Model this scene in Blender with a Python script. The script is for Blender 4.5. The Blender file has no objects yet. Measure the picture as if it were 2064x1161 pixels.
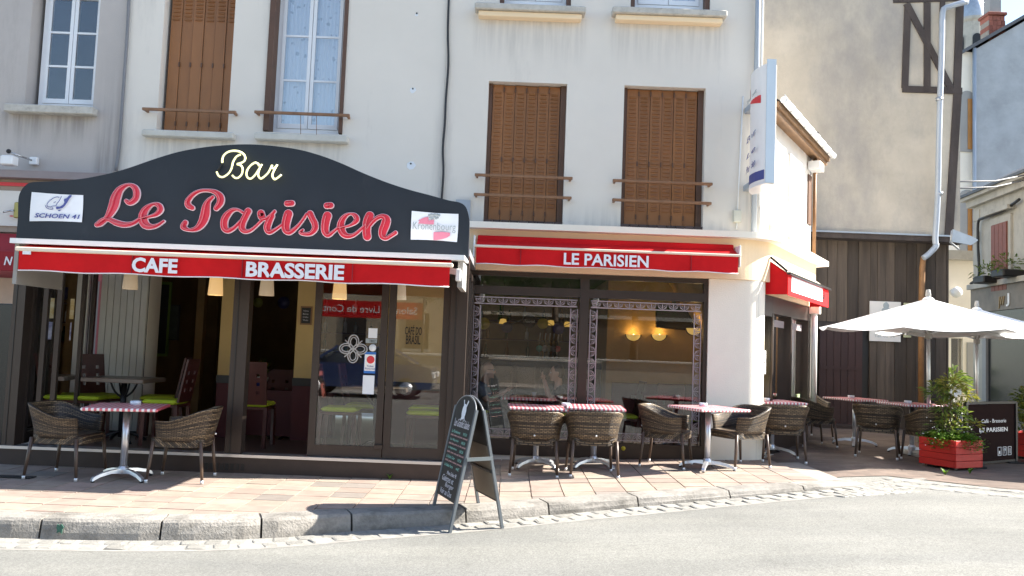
import bpy, math, random
from mathutils import Vector, Matrix
random.seed(7)
SC = bpy.context.scene
COL = SC.collection
R = math.radians

# ------------------------------------------------------------------ camera
F_PX, CX, CY = 1700.0, 1032.0, 580.5
PITCH, ROLL = R(4.0), 0.038
EYE = Vector((0, 0, 1.45))
FW = Vector((0, math.cos(PITCH), math.sin(PITCH)))
UP0 = Vector((0, -math.sin(PITCH), math.cos(PITCH)))
RT = Vector((1, 0, 0)) * math.cos(ROLL) + UP0 * math.sin(ROLL)
UP = UP0 * math.cos(ROLL) - Vector((1, 0, 0)) * math.sin(ROLL)
cam_d = bpy.data.cameras.new('camera')
cam = bpy.data.objects.new('camera', cam_d)
COL.objects.link(cam)
cam.matrix_world = Matrix(((RT.x, UP.x, -FW.x, EYE.x), (RT.y, UP.y, -FW.y, EYE.y), (RT.z, UP.z, -FW.z, EYE.z), (0, 0, 0, 1)))
cam_d.sensor_width = 36
cam_d.lens = F_PX / 2064 * 36
cam_d.clip_end = 2000
SC.camera = cam

# ------------------------------------------------------------------ sky, sun, exposure
SUN_EL, SUN_AZ = R(37), R(9.0)          # azimuth: turned from +X towards +Y
w = bpy.data.worlds.new('World'); SC.world = w; w.use_nodes = True
wn = w.node_tree
sky = wn.nodes.new('ShaderNodeTexSky'); sky.sky_type = 'NISHITA'; sky.sun_disc = False
sky.sun_elevation = SUN_EL; sky.sun_rotation = R(90) - SUN_AZ
sky.air_density = 1.0; sky.dust_density = 0.8; sky.ozone_density = 1.0
bg = wn.nodes['Background']; bg.inputs['Strength'].default_value = 0.095
wn.links.new(sky.outputs[0], bg.inputs['Color'])
sd = bpy.data.lights.new('sun', 'SUN'); sd.energy = 5.0; sd.angle = R(0.5); sd.color = (1, .95, .86)
sun = bpy.data.objects.new('sun', sd); COL.objects.link(sun)
sdir = Vector((math.cos(SUN_EL) * math.cos(SUN_AZ), math.cos(SUN_EL) * math.sin(SUN_AZ), math.sin(SUN_EL)))
sun.rotation_euler = (-sdir).to_track_quat('-Z', 'Y').to_euler()
vs = SC.view_settings
vs.view_transform = 'Standard'; vs.look = 'None'; vs.gamma = 1; vs.use_curve_mapping = False
vs.exposure = 1.88

# ------------------------------------------------------------------ helpers
def ray(x, y): return FW + RT * ((x - CX) / F_PX) + UP * ((CY - y) / F_PX)
def at(x, y, Y):                        # measured picture point -> place on the plane at depth Y
    d = ray(x, y); t = Y / d.y
    return EYE + d * t
def ss(t): t = max(0., min(1., t)); return t * t * (3 - 2 * t)
def gp(X): return 0.13 * ss((X + 1) / 4.5)          # pavement height
def gr(X): return -0.15 + 0.27 * ss((X + 2) / 7)    # road height
def on_ground(x, y, g=gp):
    d = ray(x, y); z = 0
    for i in range(30):
        t = (z - EYE.z) / d.z; z = g(d.x * t)
    return Vector((d.x * t, d.y * t, z))
def lerp(a, b, t): return a + (b - a) * t

class MB:
    def __init__(s): s.v = []; s.f = []; s.sm = []; s.uv = None
    def add(s, vs, fs, smooth=False):
        o = len(s.v); s.v += [tuple(q) for q in vs]
        for f in fs: s.f.append([i + o for i in f]); s.sm.append(smooth)
    def box(s, x0, x1, y0, y1, z0, z1):
        s.add([(x0,y0,z0),(x1,y0,z0),(x1,y1,z0),(x0,y1,z0),(x0,y0,z1),(x1,y0,z1),(x1,y1,z1),(x0,y1,z1)],
              [(0,3,2,1),(4,5,6,7),(0,1,5,4),(1,2,6,5),(2,3,7,6),(3,0,4,7)]); return s
    def bbox(s, x0, x1, y0, y1, z0, z1, b=.01):      # box with chamfered edges
        pts = []
        for z, i in ((z0, b), (z0 + b, 0), (z1 - b, 0), (z1, b)):
            for (x, y) in ((x0+i+b, y0+i), (x1-i-b, y0+i), (x1-i, y0+i+b), (x1-i, y1-i-b), (x1-i-b, y1-i), (x0+i+b, y1-i), (x0+i, y1-i-b), (x0+i, y0+i+b)):
                pts.append((x, y, z))
        fs = [tuple(range(7, -1, -1)), tuple(range(24, 32))]
        for k in range(3):
            for j in range(8):
                a = k*8+j; c = k*8+(j+1) % 8; fs.append((a, c, c+8, a+8))
        s.add(pts, fs); return s
    def extr(s, poly, vec):                          # closed polygon extruded along vec
        n = len(poly); P = [Vector(q) for q in poly]; V = Vector(vec)
        s.add(P + [q + V for q in P], [tuple(range(n-1, -1, -1)), tuple(range(n, 2*n))] + [(i, (i+1) % n, (i+1) % n + n, i+n) for i in range(n)]); return s
    def bar(s, a, b, w, h, up=(0,0,1)):              # rectangular bar a->b
        a = Vector(a); b = Vector(b); d = (b-a).normalized(); u = Vector(up)
        sx = d.cross(u).normalized(); u = sx.cross(d).normalized()
        q = [a + sx*w/2*i + u*h/2*j for i, j in ((-1,-1),(1,-1),(1,1),(-1,1))]
        return s.extr(q, b-a)
    def tube(s, pts, r, n=8, caps=True, smooth=True):
        P = [Vector(q) for q in pts]; rr = r if isinstance(r, (list, tuple)) else [r]*len(P)
        vs_ = []; prev = None
        for i, q in enumerate(P):
            d = (P[min(i+1, len(P)-1)] - P[max(i-1, 0)]).normalized()
            if prev is None:
                ref = Vector((0,0,1)) if abs(d.z) < .9 else Vector((1,0,0))
                a = d.cross(ref).normalized()
            else: a = (prev - d*prev.dot(d)).normalized()
            prev = a; b = d.cross(a)
            for k in range(n):
                t = 2*math.pi*k/n; vs_.append(q + (a*math.cos(t) + b*math.sin(t))*rr[i])
        fs = []
        for i in range(len(P)-1):
            for k in range(n): fs.append((i*n+k, i*n+(k+1) % n, (i+1)*n+(k+1) % n, (i+1)*n+k))
        s.add(vs_, fs, smooth)
        if caps:
            o = len(s.v) - len(vs_); m = len(P)-1
            s.f.append([o+k for k in range(n-1, -1, -1)]); s.sm.append(False)
            s.f.append([o+m*n+k for k in range(n)]); s.sm.append(False)
        return s
    def lathe(s, prof, c=(0,0,0), n=20, a0=0, a1=2*math.pi, smooth=True, sx=1, sy=1):
        full = abs(a1-a0-2*math.pi) < 1e-6; m = n if full else n+1; vs_ = []
        for (r, z) in prof:
            for k in range(m):
                t = a0 + (a1-a0)*k/n; vs_.append((c[0]+r*math.cos(t)*sx, c[1]+r*math.sin(t)*sy, c[2]+z))
        fs = []
        for i in range(len(prof)-1):
            for k in range(n): fs.append((i*m+k, i*m+(k+1) % m, (i+1)*m+(k+1) % m, (i+1)*m+k))
        s.add(vs_, fs, smooth); return s
    def ball(s, c, rx, ry=None, rz=None, n=12, m=8):
        ry = ry or rx; rz = rz or rx
        prof = [(max(1e-4, math.sin(math.pi*i/m)), -math.cos(math.pi*i/m)) for i in range(m+1)]
        o = len(s.v); s.lathe(prof, (0,0,0), n)
        for i in range(o, len(s.v)):
            x, y, z = s.v[i]; s.v[i] = (c[0]+x*rx, c[1]+y*ry, c[2]+z*rz)
        return s
    def xf(s, mat):
        s.v = [tuple(mat @ Vector(q)) for q in s.v]; return s
    def mesh(s, name, off=(0,0,0)):
        me = bpy.data.meshes.new(name)
        me.from_pydata([(q[0]-off[0], q[1]-off[1], q[2]-off[2]) for q in s.v], [], s.f)
        me.polygons.foreach_set('use_smooth', s.sm)
        if s.uv:
            ul = me.uv_layers.new(name='UVMap')
            for lp in me.loops: ul.data[lp.index].uv = s.uv[lp.vertex_index]
        me.update(); return me
    def build(s, name, mat, parent=None, **kw):
        off = abs_loc(parent) if parent else Vector((0,0,0))
        me = s.mesh(name, off); me.materials.append(mat)
        o = bpy.data.objects.new(name, me); COL.objects.link(o)
        if parent: o.parent = parent
        for k, v in kw.items(): o[k] = v
        return o
def abs_loc(o):
    l = Vector((0,0,0))
    while o: l = l + o.location; o = o.parent
    return l
def thing(name, label, cat, loc=(0,0,0), group=None):
    o = bpy.data.objects.new(name, None); COL.objects.link(o); o.location = loc
    o.empty_display_size = .1
    o['label'] = label; o['category'] = cat
    if group: o['group'] = group
    return o
def tag(o, label, cat, group=None):
    o['label'] = label; o['category'] = cat
    if group: o['group'] = group
    return o
def copy_tree(o, parent=None):
    c = o.copy(); COL.objects.link(c); c.parent = parent
    for ch in o.children: copy_tree(ch, c)
    return c
def smooth_pts(pts, n=6):                # Catmull-Rom through tuples
    out = []; L = len(pts)
    for i in range(L-1):
        p0, p1, p2, p3 = pts[max(i-1,0)], pts[i], pts[i+1], pts[min(i+2,L-1)]
        for k in range(n):
            t = k/n
            out.append(tuple(.5*((2*b)+(-a+c)*t+(2*a-5*b+4*c-d)*t*t+(-a+3*b-3*c+d)*t**3) for a, b, c, d in zip(p0,p1,p2,p3)))
    out.append(tuple(pts[-1])); return out

# ------------------------------------------------------------------ materials
def nt(name):
    m = bpy.data.materials.new(name); m.use_nodes = True
    return m, m.node_tree, m.node_tree.nodes['Principled BSDF']
def N(t, kind, **inp):
    n = t.nodes.new(kind)
    for k, v in inp.items():
        if k.startswith('_'): setattr(n, k[1:], v)
        else: n.inputs[k.replace('__',' ')].default_value = v
    return n
def coords(t, kind='pos', scale=(1,1,1)):
    if kind == 'pos':
        g = N(t, 'ShaderNodeNewGeometry'); src = g.outputs['Position']
    else:
        g = N(t, 'ShaderNodeTexCoord'); src = g.outputs[kind]
    mp = N(t, 'ShaderNodeMapping'); mp.inputs['Scale'].default_value = scale
    t.links.new(src, mp.inputs['Vector']); return mp.outputs['Vector']
def M(name, col, rough=.6, metal=0., var=.12, scale=2.5, bump=0., bscale=80, stretch=(1,1,1), spec=.5, col2=None, dirt=None, co='pos', coat=0, rnd=0.):
    m, t, b = nt(name)
    v = coords(t, co, stretch)
    nz = N(t, 'ShaderNodeTexNoise', Scale=scale, Detail=6., Roughness=.65); t.links.new(v, nz.inputs['Vector'])
    rp = N(t, 'ShaderNodeValToRGB'); e = rp.color_ramp.elements
    e[0].position = .3; e[1].position = .7
    c2 = col2 or [min(1, c*(1+var)) for c in col]
    e[0].color = (*[c*(1-var) for c in col], 1); e[1].color = (*c2, 1)
    t.links.new(nz.outputs['Fac'], rp.inputs['Fac']); out = rp.outputs['Color']
    if dirt:                             # (colour, scale, threshold, stretch)
        v2 = coords(t, co, dirt[3]); n2 = N(t, 'ShaderNodeTexNoise', Scale=dirt[1], Detail=8., Roughness=.7); t.links.new(v2, n2.inputs['Vector'])
        mr = N(t, 'ShaderNodeMapRange'); mr.inputs['From Min'].default_value = dirt[2]; mr.inputs['From Max'].default_value = dirt[2]+.22
        mr.inputs['To Max'].default_value = dirt[4] if len(dirt) > 4 else .7
        t.links.new(n2.outputs['Fac'], mr.inputs['Value'])
        mx = N(t, 'ShaderNodeMix', _data_type='RGBA'); t.links.new(mr.outputs[0], mx.inputs[0]); t.links.new(out, mx.inputs[6])
        mx.inputs[7].default_value = (*dirt[0], 1); out = mx.outputs[2]
    if rnd:
        oi = N(t, 'ShaderNodeObjectInfo'); mr = N(t, 'ShaderNodeMapRange'); mr.inputs['To Min'].default_value = 1-rnd; mr.inputs['To Max'].default_value = 1+rnd
        t.links.new(oi.outputs['Random'], mr.inputs['Value'])
        vm = N(t, 'ShaderNodeVectorMath', _operation='SCALE'); t.links.new(out, vm.inputs[0]); t.links.new(mr.outputs[0], vm.inputs['Scale']); out = vm.outputs[0]
    t.links.new(out, b.inputs['Base Color'])
    b.inputs['Roughness'].default_value = rough; b.inputs['Metallic'].default_value = metal
    b.inputs['Specular IOR Level'].default_value = spec; b.inputs['Coat Weight'].default_value = coat
    if bump:
        v3 = coords(t, co, (1,1,1)); n3 = N(t, 'ShaderNodeTexNoise', Scale=bscale, Detail=4., Roughness=.6); t.links.new(v3, n3.inputs['Vector'])
        bp = N(t, 'ShaderNodeBump', Strength=bump, Distance=.01); t.links.new(n3.outputs['Fac'], bp.inputs['Height']); t.links.new(bp.outputs[0], b.inputs['Normal'])
    return m
def emit(name, col, strength, base=None):
    m, t, b = nt(name); b.inputs['Base Color'].default_value = (*(base or col), 1)
    b.inputs['Emission Color'].default_value = (*col, 1); b.inputs['Emission Strength'].default_value = strength; b.inputs['Roughness'].default_value = .5
    return m
def glass(name, base=.03, gain=1.4, tint=(1,1,1)):
    m, t, b = nt(name); t.nodes.remove(b)
    fr = N(t, 'ShaderNodeFresnel', IOR=1.5); ma = N(t, 'ShaderNodeMath', _operation='MULTIPLY_ADD'); t.links.new(fr.outputs[0], ma.inputs[0])
    ma.inputs[1].default_value = gain; ma.inputs[2].default_value = base; ma.use_clamp = True
    tr = N(t, 'ShaderNodeBsdfTransparent', Color=(*tint, 1)); gl = N(t, 'ShaderNodeBsdfGlossy', Roughness=.0, Color=(1,1,1,1))
    mx = N(t, 'ShaderNodeMixShader'); t.links.new(ma.outputs[0], mx.inputs[0]); t.links.new(tr.outputs[0], mx.inputs[1]); t.links.new(gl.outputs[0], mx.inputs[2])
    t.links.new(mx.outputs[0], t.nodes['Material Output'].inputs['Surface']); return m
def gingham():
    m, t, b = nt('gingham oilcloth'); v = coords(t, 'Object')
    sp = N(t, 'ShaderNodeSeparateXYZ'); t.links.new(v, sp.inputs[0]); outs = []
    for ax in (0, 1, 2):
        a = N(t, 'ShaderNodeMath', _operation='MULTIPLY'); a.inputs[1].default_value = 1/.05; t.links.new(sp.outputs[ax], a.inputs[0])
        f = N(t, 'ShaderNodeMath', _operation='FRACT'); t.links.new(a.outputs[0], f.inputs[0])
        g = N(t, 'ShaderNodeMath', _operation='GREATER_THAN'); g.inputs[1].default_value = .5; t.links.new(f.outputs[0], g.inputs[0]); outs.append(g)
    s = N(t, 'ShaderNodeMath', _operation='ADD'); t.links.new(outs[0].outputs[0], s.inputs[0]); t.links.new(outs[1].outputs[0], s.inputs[1])
    h = N(t, 'ShaderNodeMath', _operation='MULTIPLY'); h.inputs[1].default_value = .5; t.links.new(s.outputs[0], h.inputs[0])
    rp = N(t, 'ShaderNodeValToRGB'); rp.color_ramp.interpolation = 'CONSTANT'; e = rp.color_ramp.elements
    e[0].color = (.8,.76,.74,1); e[1].position = .75; e[1].color = (.5,.02,.035,1)
    k = e.new(.3); k.color = (.62,.16,.19,1)
    t.links.new(h.outputs[0], rp.inputs[0]); t.links.new(rp.outputs[0], b.inputs['Base Color']); b.inputs['Roughness'].default_value = .35
    return m
def wicker():
    m, t, b = nt('woven rattan'); tc = N(t, 'ShaderNodeTexCoord'); sp = N(t, 'ShaderNodeSeparateXYZ'); t.links.new(tc.outputs['UV'], sp.inputs[0])
    # u in metres along the band, v in metres up: broad tone bands plus a basket weave
    nz = N(t, 'ShaderNodeTexNoise', Scale=1.0, Detail=2.); mp = N(t, 'ShaderNodeMapping'); mp.inputs['Scale'].default_value = (.25, 24, 1)
    t.links.new(tc.outputs['UV'], mp.inputs[0]); t.links.new(mp.outputs[0], nz.inputs['Vector'])
    rp = N(t, 'ShaderNodeValToRGB'); e = rp.color_ramp.elements; e[0].position = .44; e[0].color = (.07,.048,.034,1); e[1].position = .56; e[1].color = (.27,.19,.11,1)
    t.links.new(nz.outputs['Fac'], rp.inputs[0])
    ch = N(t, 'ShaderNodeTexBrick'); ch.inputs['Scale'].default_value = 1.0; ch.inputs['Brick Width'].default_value = .046; ch.inputs['Row Height'].default_value = .021
    ch.inputs['Mortar Size'].default_value = .0045; ch.inputs['Mortar Smooth'].default_value = .5
    ch.inputs['Color1'].default_value = (1,1,1,1); ch.inputs['Color2'].default_value = (.42,.42,.42,1); ch.inputs['Mortar'].default_value = (.1,.1,.1,1)
    t.links.new(tc.outputs['UV'], ch.inputs['Vector'])
    mx = N(t, 'ShaderNodeMix', _data_type='RGBA', _blend_type='MULTIPLY'); mx.inputs[0].default_value = 1
    t.links.new(rp.outputs[0], mx.inputs[6]); t.links.new(ch.outputs['Color'], mx.inputs[7]); t.links.new(mx.outputs[2], b.inputs['Base Color'])
    bp = N(t, 'ShaderNodeBump', Strength=.9, Distance=.006, _invert=True); t.links.new(ch.outputs['Fac'], bp.inputs['Height']); t.links.new(bp.outputs[0], b.inputs['Normal'])
    b.inputs['Roughness'].default_value = .42
    return m
def pavers():
    m, t, b = nt('terrace pavers'); v = coords(t, 'pos')
    ch = N(t, 'ShaderNodeTexBrick'); ch.inputs['Scale'].default_value = 1; ch.inputs['Brick Width'].default_value = .2; ch.inputs['Row Height'].default_value = .1
    ch.inputs['Mortar Size'].default_value = .006; ch.inputs['Color1'].default_value = (.115,.08,.062,1); ch.inputs['Color2'].default_value = (.17,.122,.095,1); ch.inputs['Mortar'].default_value = (.11,.095,.08,1)
    t.links.new(v, ch.inputs['Vector'])
    nz = N(t, 'ShaderNodeTexNoise', Scale=1.6, Detail=6.); t.links.new(v, nz.inputs['Vector'])
    mx = N(t, 'ShaderNodeMix', _data_type='RGBA', _blend_type='OVERLAY'); mx.inputs[0].default_value = .5; t.links.new(ch.outputs['Color'], mx.inputs[6]); t.links.new(nz.outputs['Fac'], mx.inputs[7])
    t.links.new(mx.outputs[2], b.inputs['Base Color']); b.inputs['Roughness'].default_value = .85
    bp = N(t, 'ShaderNodeBump', Strength=.5, Distance=.006, _invert=True); t.links.new(ch.outputs['Fac'], bp.inputs['Height']); t.links.new(bp.outputs[0], b.inputs['Normal'])
    return m
def leafmat(name, c0, c1):
    m, t, b = nt(name)
    v = coords(t, 'pos'); nz = N(t, 'ShaderNodeTexNoise', Scale=9., Detail=3.); t.links.new(v, nz.inputs['Vector'])
    rp = N(t, 'ShaderNodeValToRGB'); e = rp.color_ramp.elements; e[0].position = .35; e[0].color = (*c0, 1); e[1].position = .65; e[1].color = (*c1, 1)
    t.links.new(nz.outputs['Fac'], rp.inputs[0]); t.links.new(rp.outputs[0], b.inputs['Base Color']); b.inputs['Roughness'].default_value = .45
    b.inputs['Subsurface Weight'].default_value = 0
    tl = N(t, 'ShaderNodeBsdfTranslucent'); t.links.new(rp.outputs[0], tl.inputs[0]); ad = N(t, 'ShaderNodeMixShader'); ad.inputs[0].default_value = .35
    t.links.new(b.outputs[0], ad.inputs[1]); t.links.new(tl.outputs[0], ad.inputs[2]); t.links.new(ad.outputs[0], t.nodes['Material Output'].inputs[0])
    return m
def asphalt():
    m, t, b = nt('asphalt'); v = coords(t, 'pos')
    vo = N(t, 'ShaderNodeTexVoronoi', Scale=95.); t.links.new(v, vo.inputs['Vector'])
    nz = N(t, 'ShaderNodeTexNoise', Scale=.8, Detail=7., Roughness=.6); t.links.new(v, nz.inputs['Vector'])
    n2 = N(t, 'ShaderNodeTexNoise', Scale=220., Detail=2.); t.links.new(v, n2.inputs['Vector'])
    rp = N(t, 'ShaderNodeValToRGB'); e = rp.color_ramp.elements; e[0].position = .3; e[0].color = (.195,.193,.178,1); e[1].position = .75; e[1].color = (.26,.256,.238,1)
    t.links.new(nz.outputs['Fac'], rp.inputs[0])
    r2 = N(t, 'ShaderNodeValToRGB'); e = r2.color_ramp.elements; e[0].position = .3; e[0].color = (.42,.42,.42,1); e[1].position = .52; e[1].color = (1,1,1,1)
    t.links.new(n2.outputs['Fac'], r2.inputs[0])
    mx = N(t, 'ShaderNodeMix', _data_type='RGBA', _blend_type='MULTIPLY'); mx.inputs[0].default_value = .8; t.links.new(rp.outputs[0], mx.inputs[6]); t.links.new(r2.outputs[0], mx.inputs[7])
    vc = N(t, 'ShaderNodeValToRGB'); e = vc.color_ramp.elements; e[0].position = .0; e[0].color = (.7,.7,.68,1); e[1].position = 1.; e[1].color = (1.2,1.2,1.18,1); t.links.new(vo.outputs['Color'], vc.inputs[0])
    m2 = N(t, 'ShaderNodeMix', _data_type='RGBA', _blend_type='MULTIPLY'); m2.inputs[0].default_value = 1; t.links.new(mx.outputs[2], m2.inputs[6]); t.links.new(vc.outputs[0], m2.inputs[7])
    tv = coords(t, 'pos', (.12,.9,1)); tn = N(t, 'ShaderNodeTexNoise', Scale=1.6, Detail=5., Roughness=.55); t.links.new(tv, tn.inputs['Vector'])      # wheel tracks and patches along the street
    tr_ = N(t, 'ShaderNodeValToRGB'); e = tr_.color_ramp.elements; e[0].position = .35; e[0].color = (.85,.85,.86,1); e[1].position = .62; e[1].color = (1.06,1.05,1.03,1); t.links.new(tn.outputs['Fac'], tr_.inputs[0])
    m3 = N(t, 'ShaderNodeMix', _data_type='RGBA', _blend_type='MULTIPLY'); m3.inputs[0].default_value = 1; t.links.new(m2.outputs[2], m3.inputs[6]); t.links.new(tr_.outputs[0], m3.inputs[7])
    wv = N(t, 'ShaderNodeTexNoise', Scale=2.5, Detail=4.); t.links.new(v, wv.inputs['Vector']); wa = N(t, 'ShaderNodeMix', _data_type='RGBA', _blend_type='LINEAR_LIGHT'); wa.inputs[0].default_value = .35; t.links.new(v, wa.inputs[6]); t.links.new(wv.outputs['Color'], wa.inputs[7])
    cr = N(t, 'ShaderNodeTexVoronoi', Scale=.42, _feature='DISTANCE_TO_EDGE'); t.links.new(wa.outputs[2], cr.inputs['Vector'])      # hairline cracks
    ck = N(t, 'ShaderNodeValToRGB'); e = ck.color_ramp.elements; e[0].position = .001; e[0].color = (.55,.54,.52,1); e[1].position = .0045; e[1].color = (1,1,1,1); t.links.new(cr.outputs['Distance'], ck.inputs[0])
    m4 = N(t, 'ShaderNodeMix', _data_type='RGBA', _blend_type='MULTIPLY'); m4.inputs[0].default_value = .3; t.links.new(m3.outputs[2], m4.inputs[6]); t.links.new(ck.outputs[0], m4.inputs[7]); m2 = m4
    t.links.new(m2.outputs[2], b.inputs['Base Color']); b.inputs['Roughness'].default_value = .9
    bp = N(t, 'ShaderNodeBump', Strength=.6, Distance=.006); t.links.new(n2.outputs['Fac'], bp.inputs['Height']); t.links.new(bp.outputs[0], b.inputs['Normal'])
    return m
def lace():
    m, t, b = nt('lace curtain'); v = coords(t, 'pos', (1,1,1))
    vo = N(t, 'ShaderNodeTexVoronoi', Scale=9.); t.links.new(v, vo.inputs['Vector'])
    nz = N(t, 'ShaderNodeTexNoise', Scale=14., Detail=3.); t.links.new(v, nz.inputs['Vector'])
    s = N(t, 'ShaderNodeMath', _operation='ADD'); t.links.new(vo.outputs['Distance'], s.inputs[0]); t.links.new(nz.outputs['Fac'], s.inputs[1])
    rp = N(t, 'ShaderNodeValToRGB'); e = rp.color_ramp.elements; e[0].position = .62; e[0].color = (.42,.47,.52,1); e[1].position = .72; e[1].color = (.72,.78,.83,1)
    t.links.new(s.outputs[0], rp.inputs[0]); t.links.new(rp.outputs[0], b.inputs['Base Color']); b.inputs['Roughness'].default_value = .9
    return m

def streaks(mat, boxes, col=(.2,.18,.16), amount=.6):      # rain streaks and grime below sills: (x0, x1, top, bottom)
    t = mat.node_tree; b = t.nodes['Principled BSDF']; src = b.inputs['Base Color'].links[0].from_socket
    g = N(t, 'ShaderNodeNewGeometry'); sp = N(t, 'ShaderNodeSeparateXYZ'); t.links.new(g.outputs['Position'], sp.inputs[0]); tot = None
    def mr(o, a, c, e, f):
        m_ = N(t, 'ShaderNodeMapRange', _interpolation_type='SMOOTHSTEP')
        for k, q in zip(('From Min','From Max','To Min','To Max'), (a,c,e,f)): m_.inputs[k].default_value = q
        t.links.new(o, m_.inputs['Value']); return m_.outputs[0]
    def mul(p, q, op='MULTIPLY'):
        m_ = N(t, 'ShaderNodeMath', _operation=op); t.links.new(p, m_.inputs[0]); t.links.new(q, m_.inputs[1]); return m_.outputs[0]
    for (x0, x1, z1, z0) in boxes:
        lo, hi = (z0, z1) if z0 < z1 else (z1, z0)
        k = mul(mr(sp.outputs[0], x0-.08, x0+.06, 0, 1), mr(sp.outputs[0], x1-.06, x1+.08, 1, 0))
        k = mul(k, mr(sp.outputs[2], lo, hi, 0, 1) if z0 < z1 else mr(sp.outputs[2], lo, hi, 1, 0)); k = mul(k, mr(sp.outputs[2], hi, hi+.02, 1, 0)); tot = k if tot is None else mul(tot, k, 'MAXIMUM')
    v = coords(t, 'pos', (14,1,.9)); nz = N(t, 'ShaderNodeTexNoise', Scale=1., Detail=5., Roughness=.6); t.links.new(v, nz.inputs['Vector'])
    k = mul(tot, mr(nz.outputs['Fac'], .36, .66, 0.1, amount)); mx = N(t, 'ShaderNodeMix', _data_type='RGBA'); t.links.new(k, mx.inputs[0]); t.links.new(src, mx.inputs[6]); mx.inputs[7].default_value = (*col, 1)
    t.links.new(mx.outputs[2], b.inputs['Base Color'])
GREYD = (.33,.31,.28)
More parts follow.
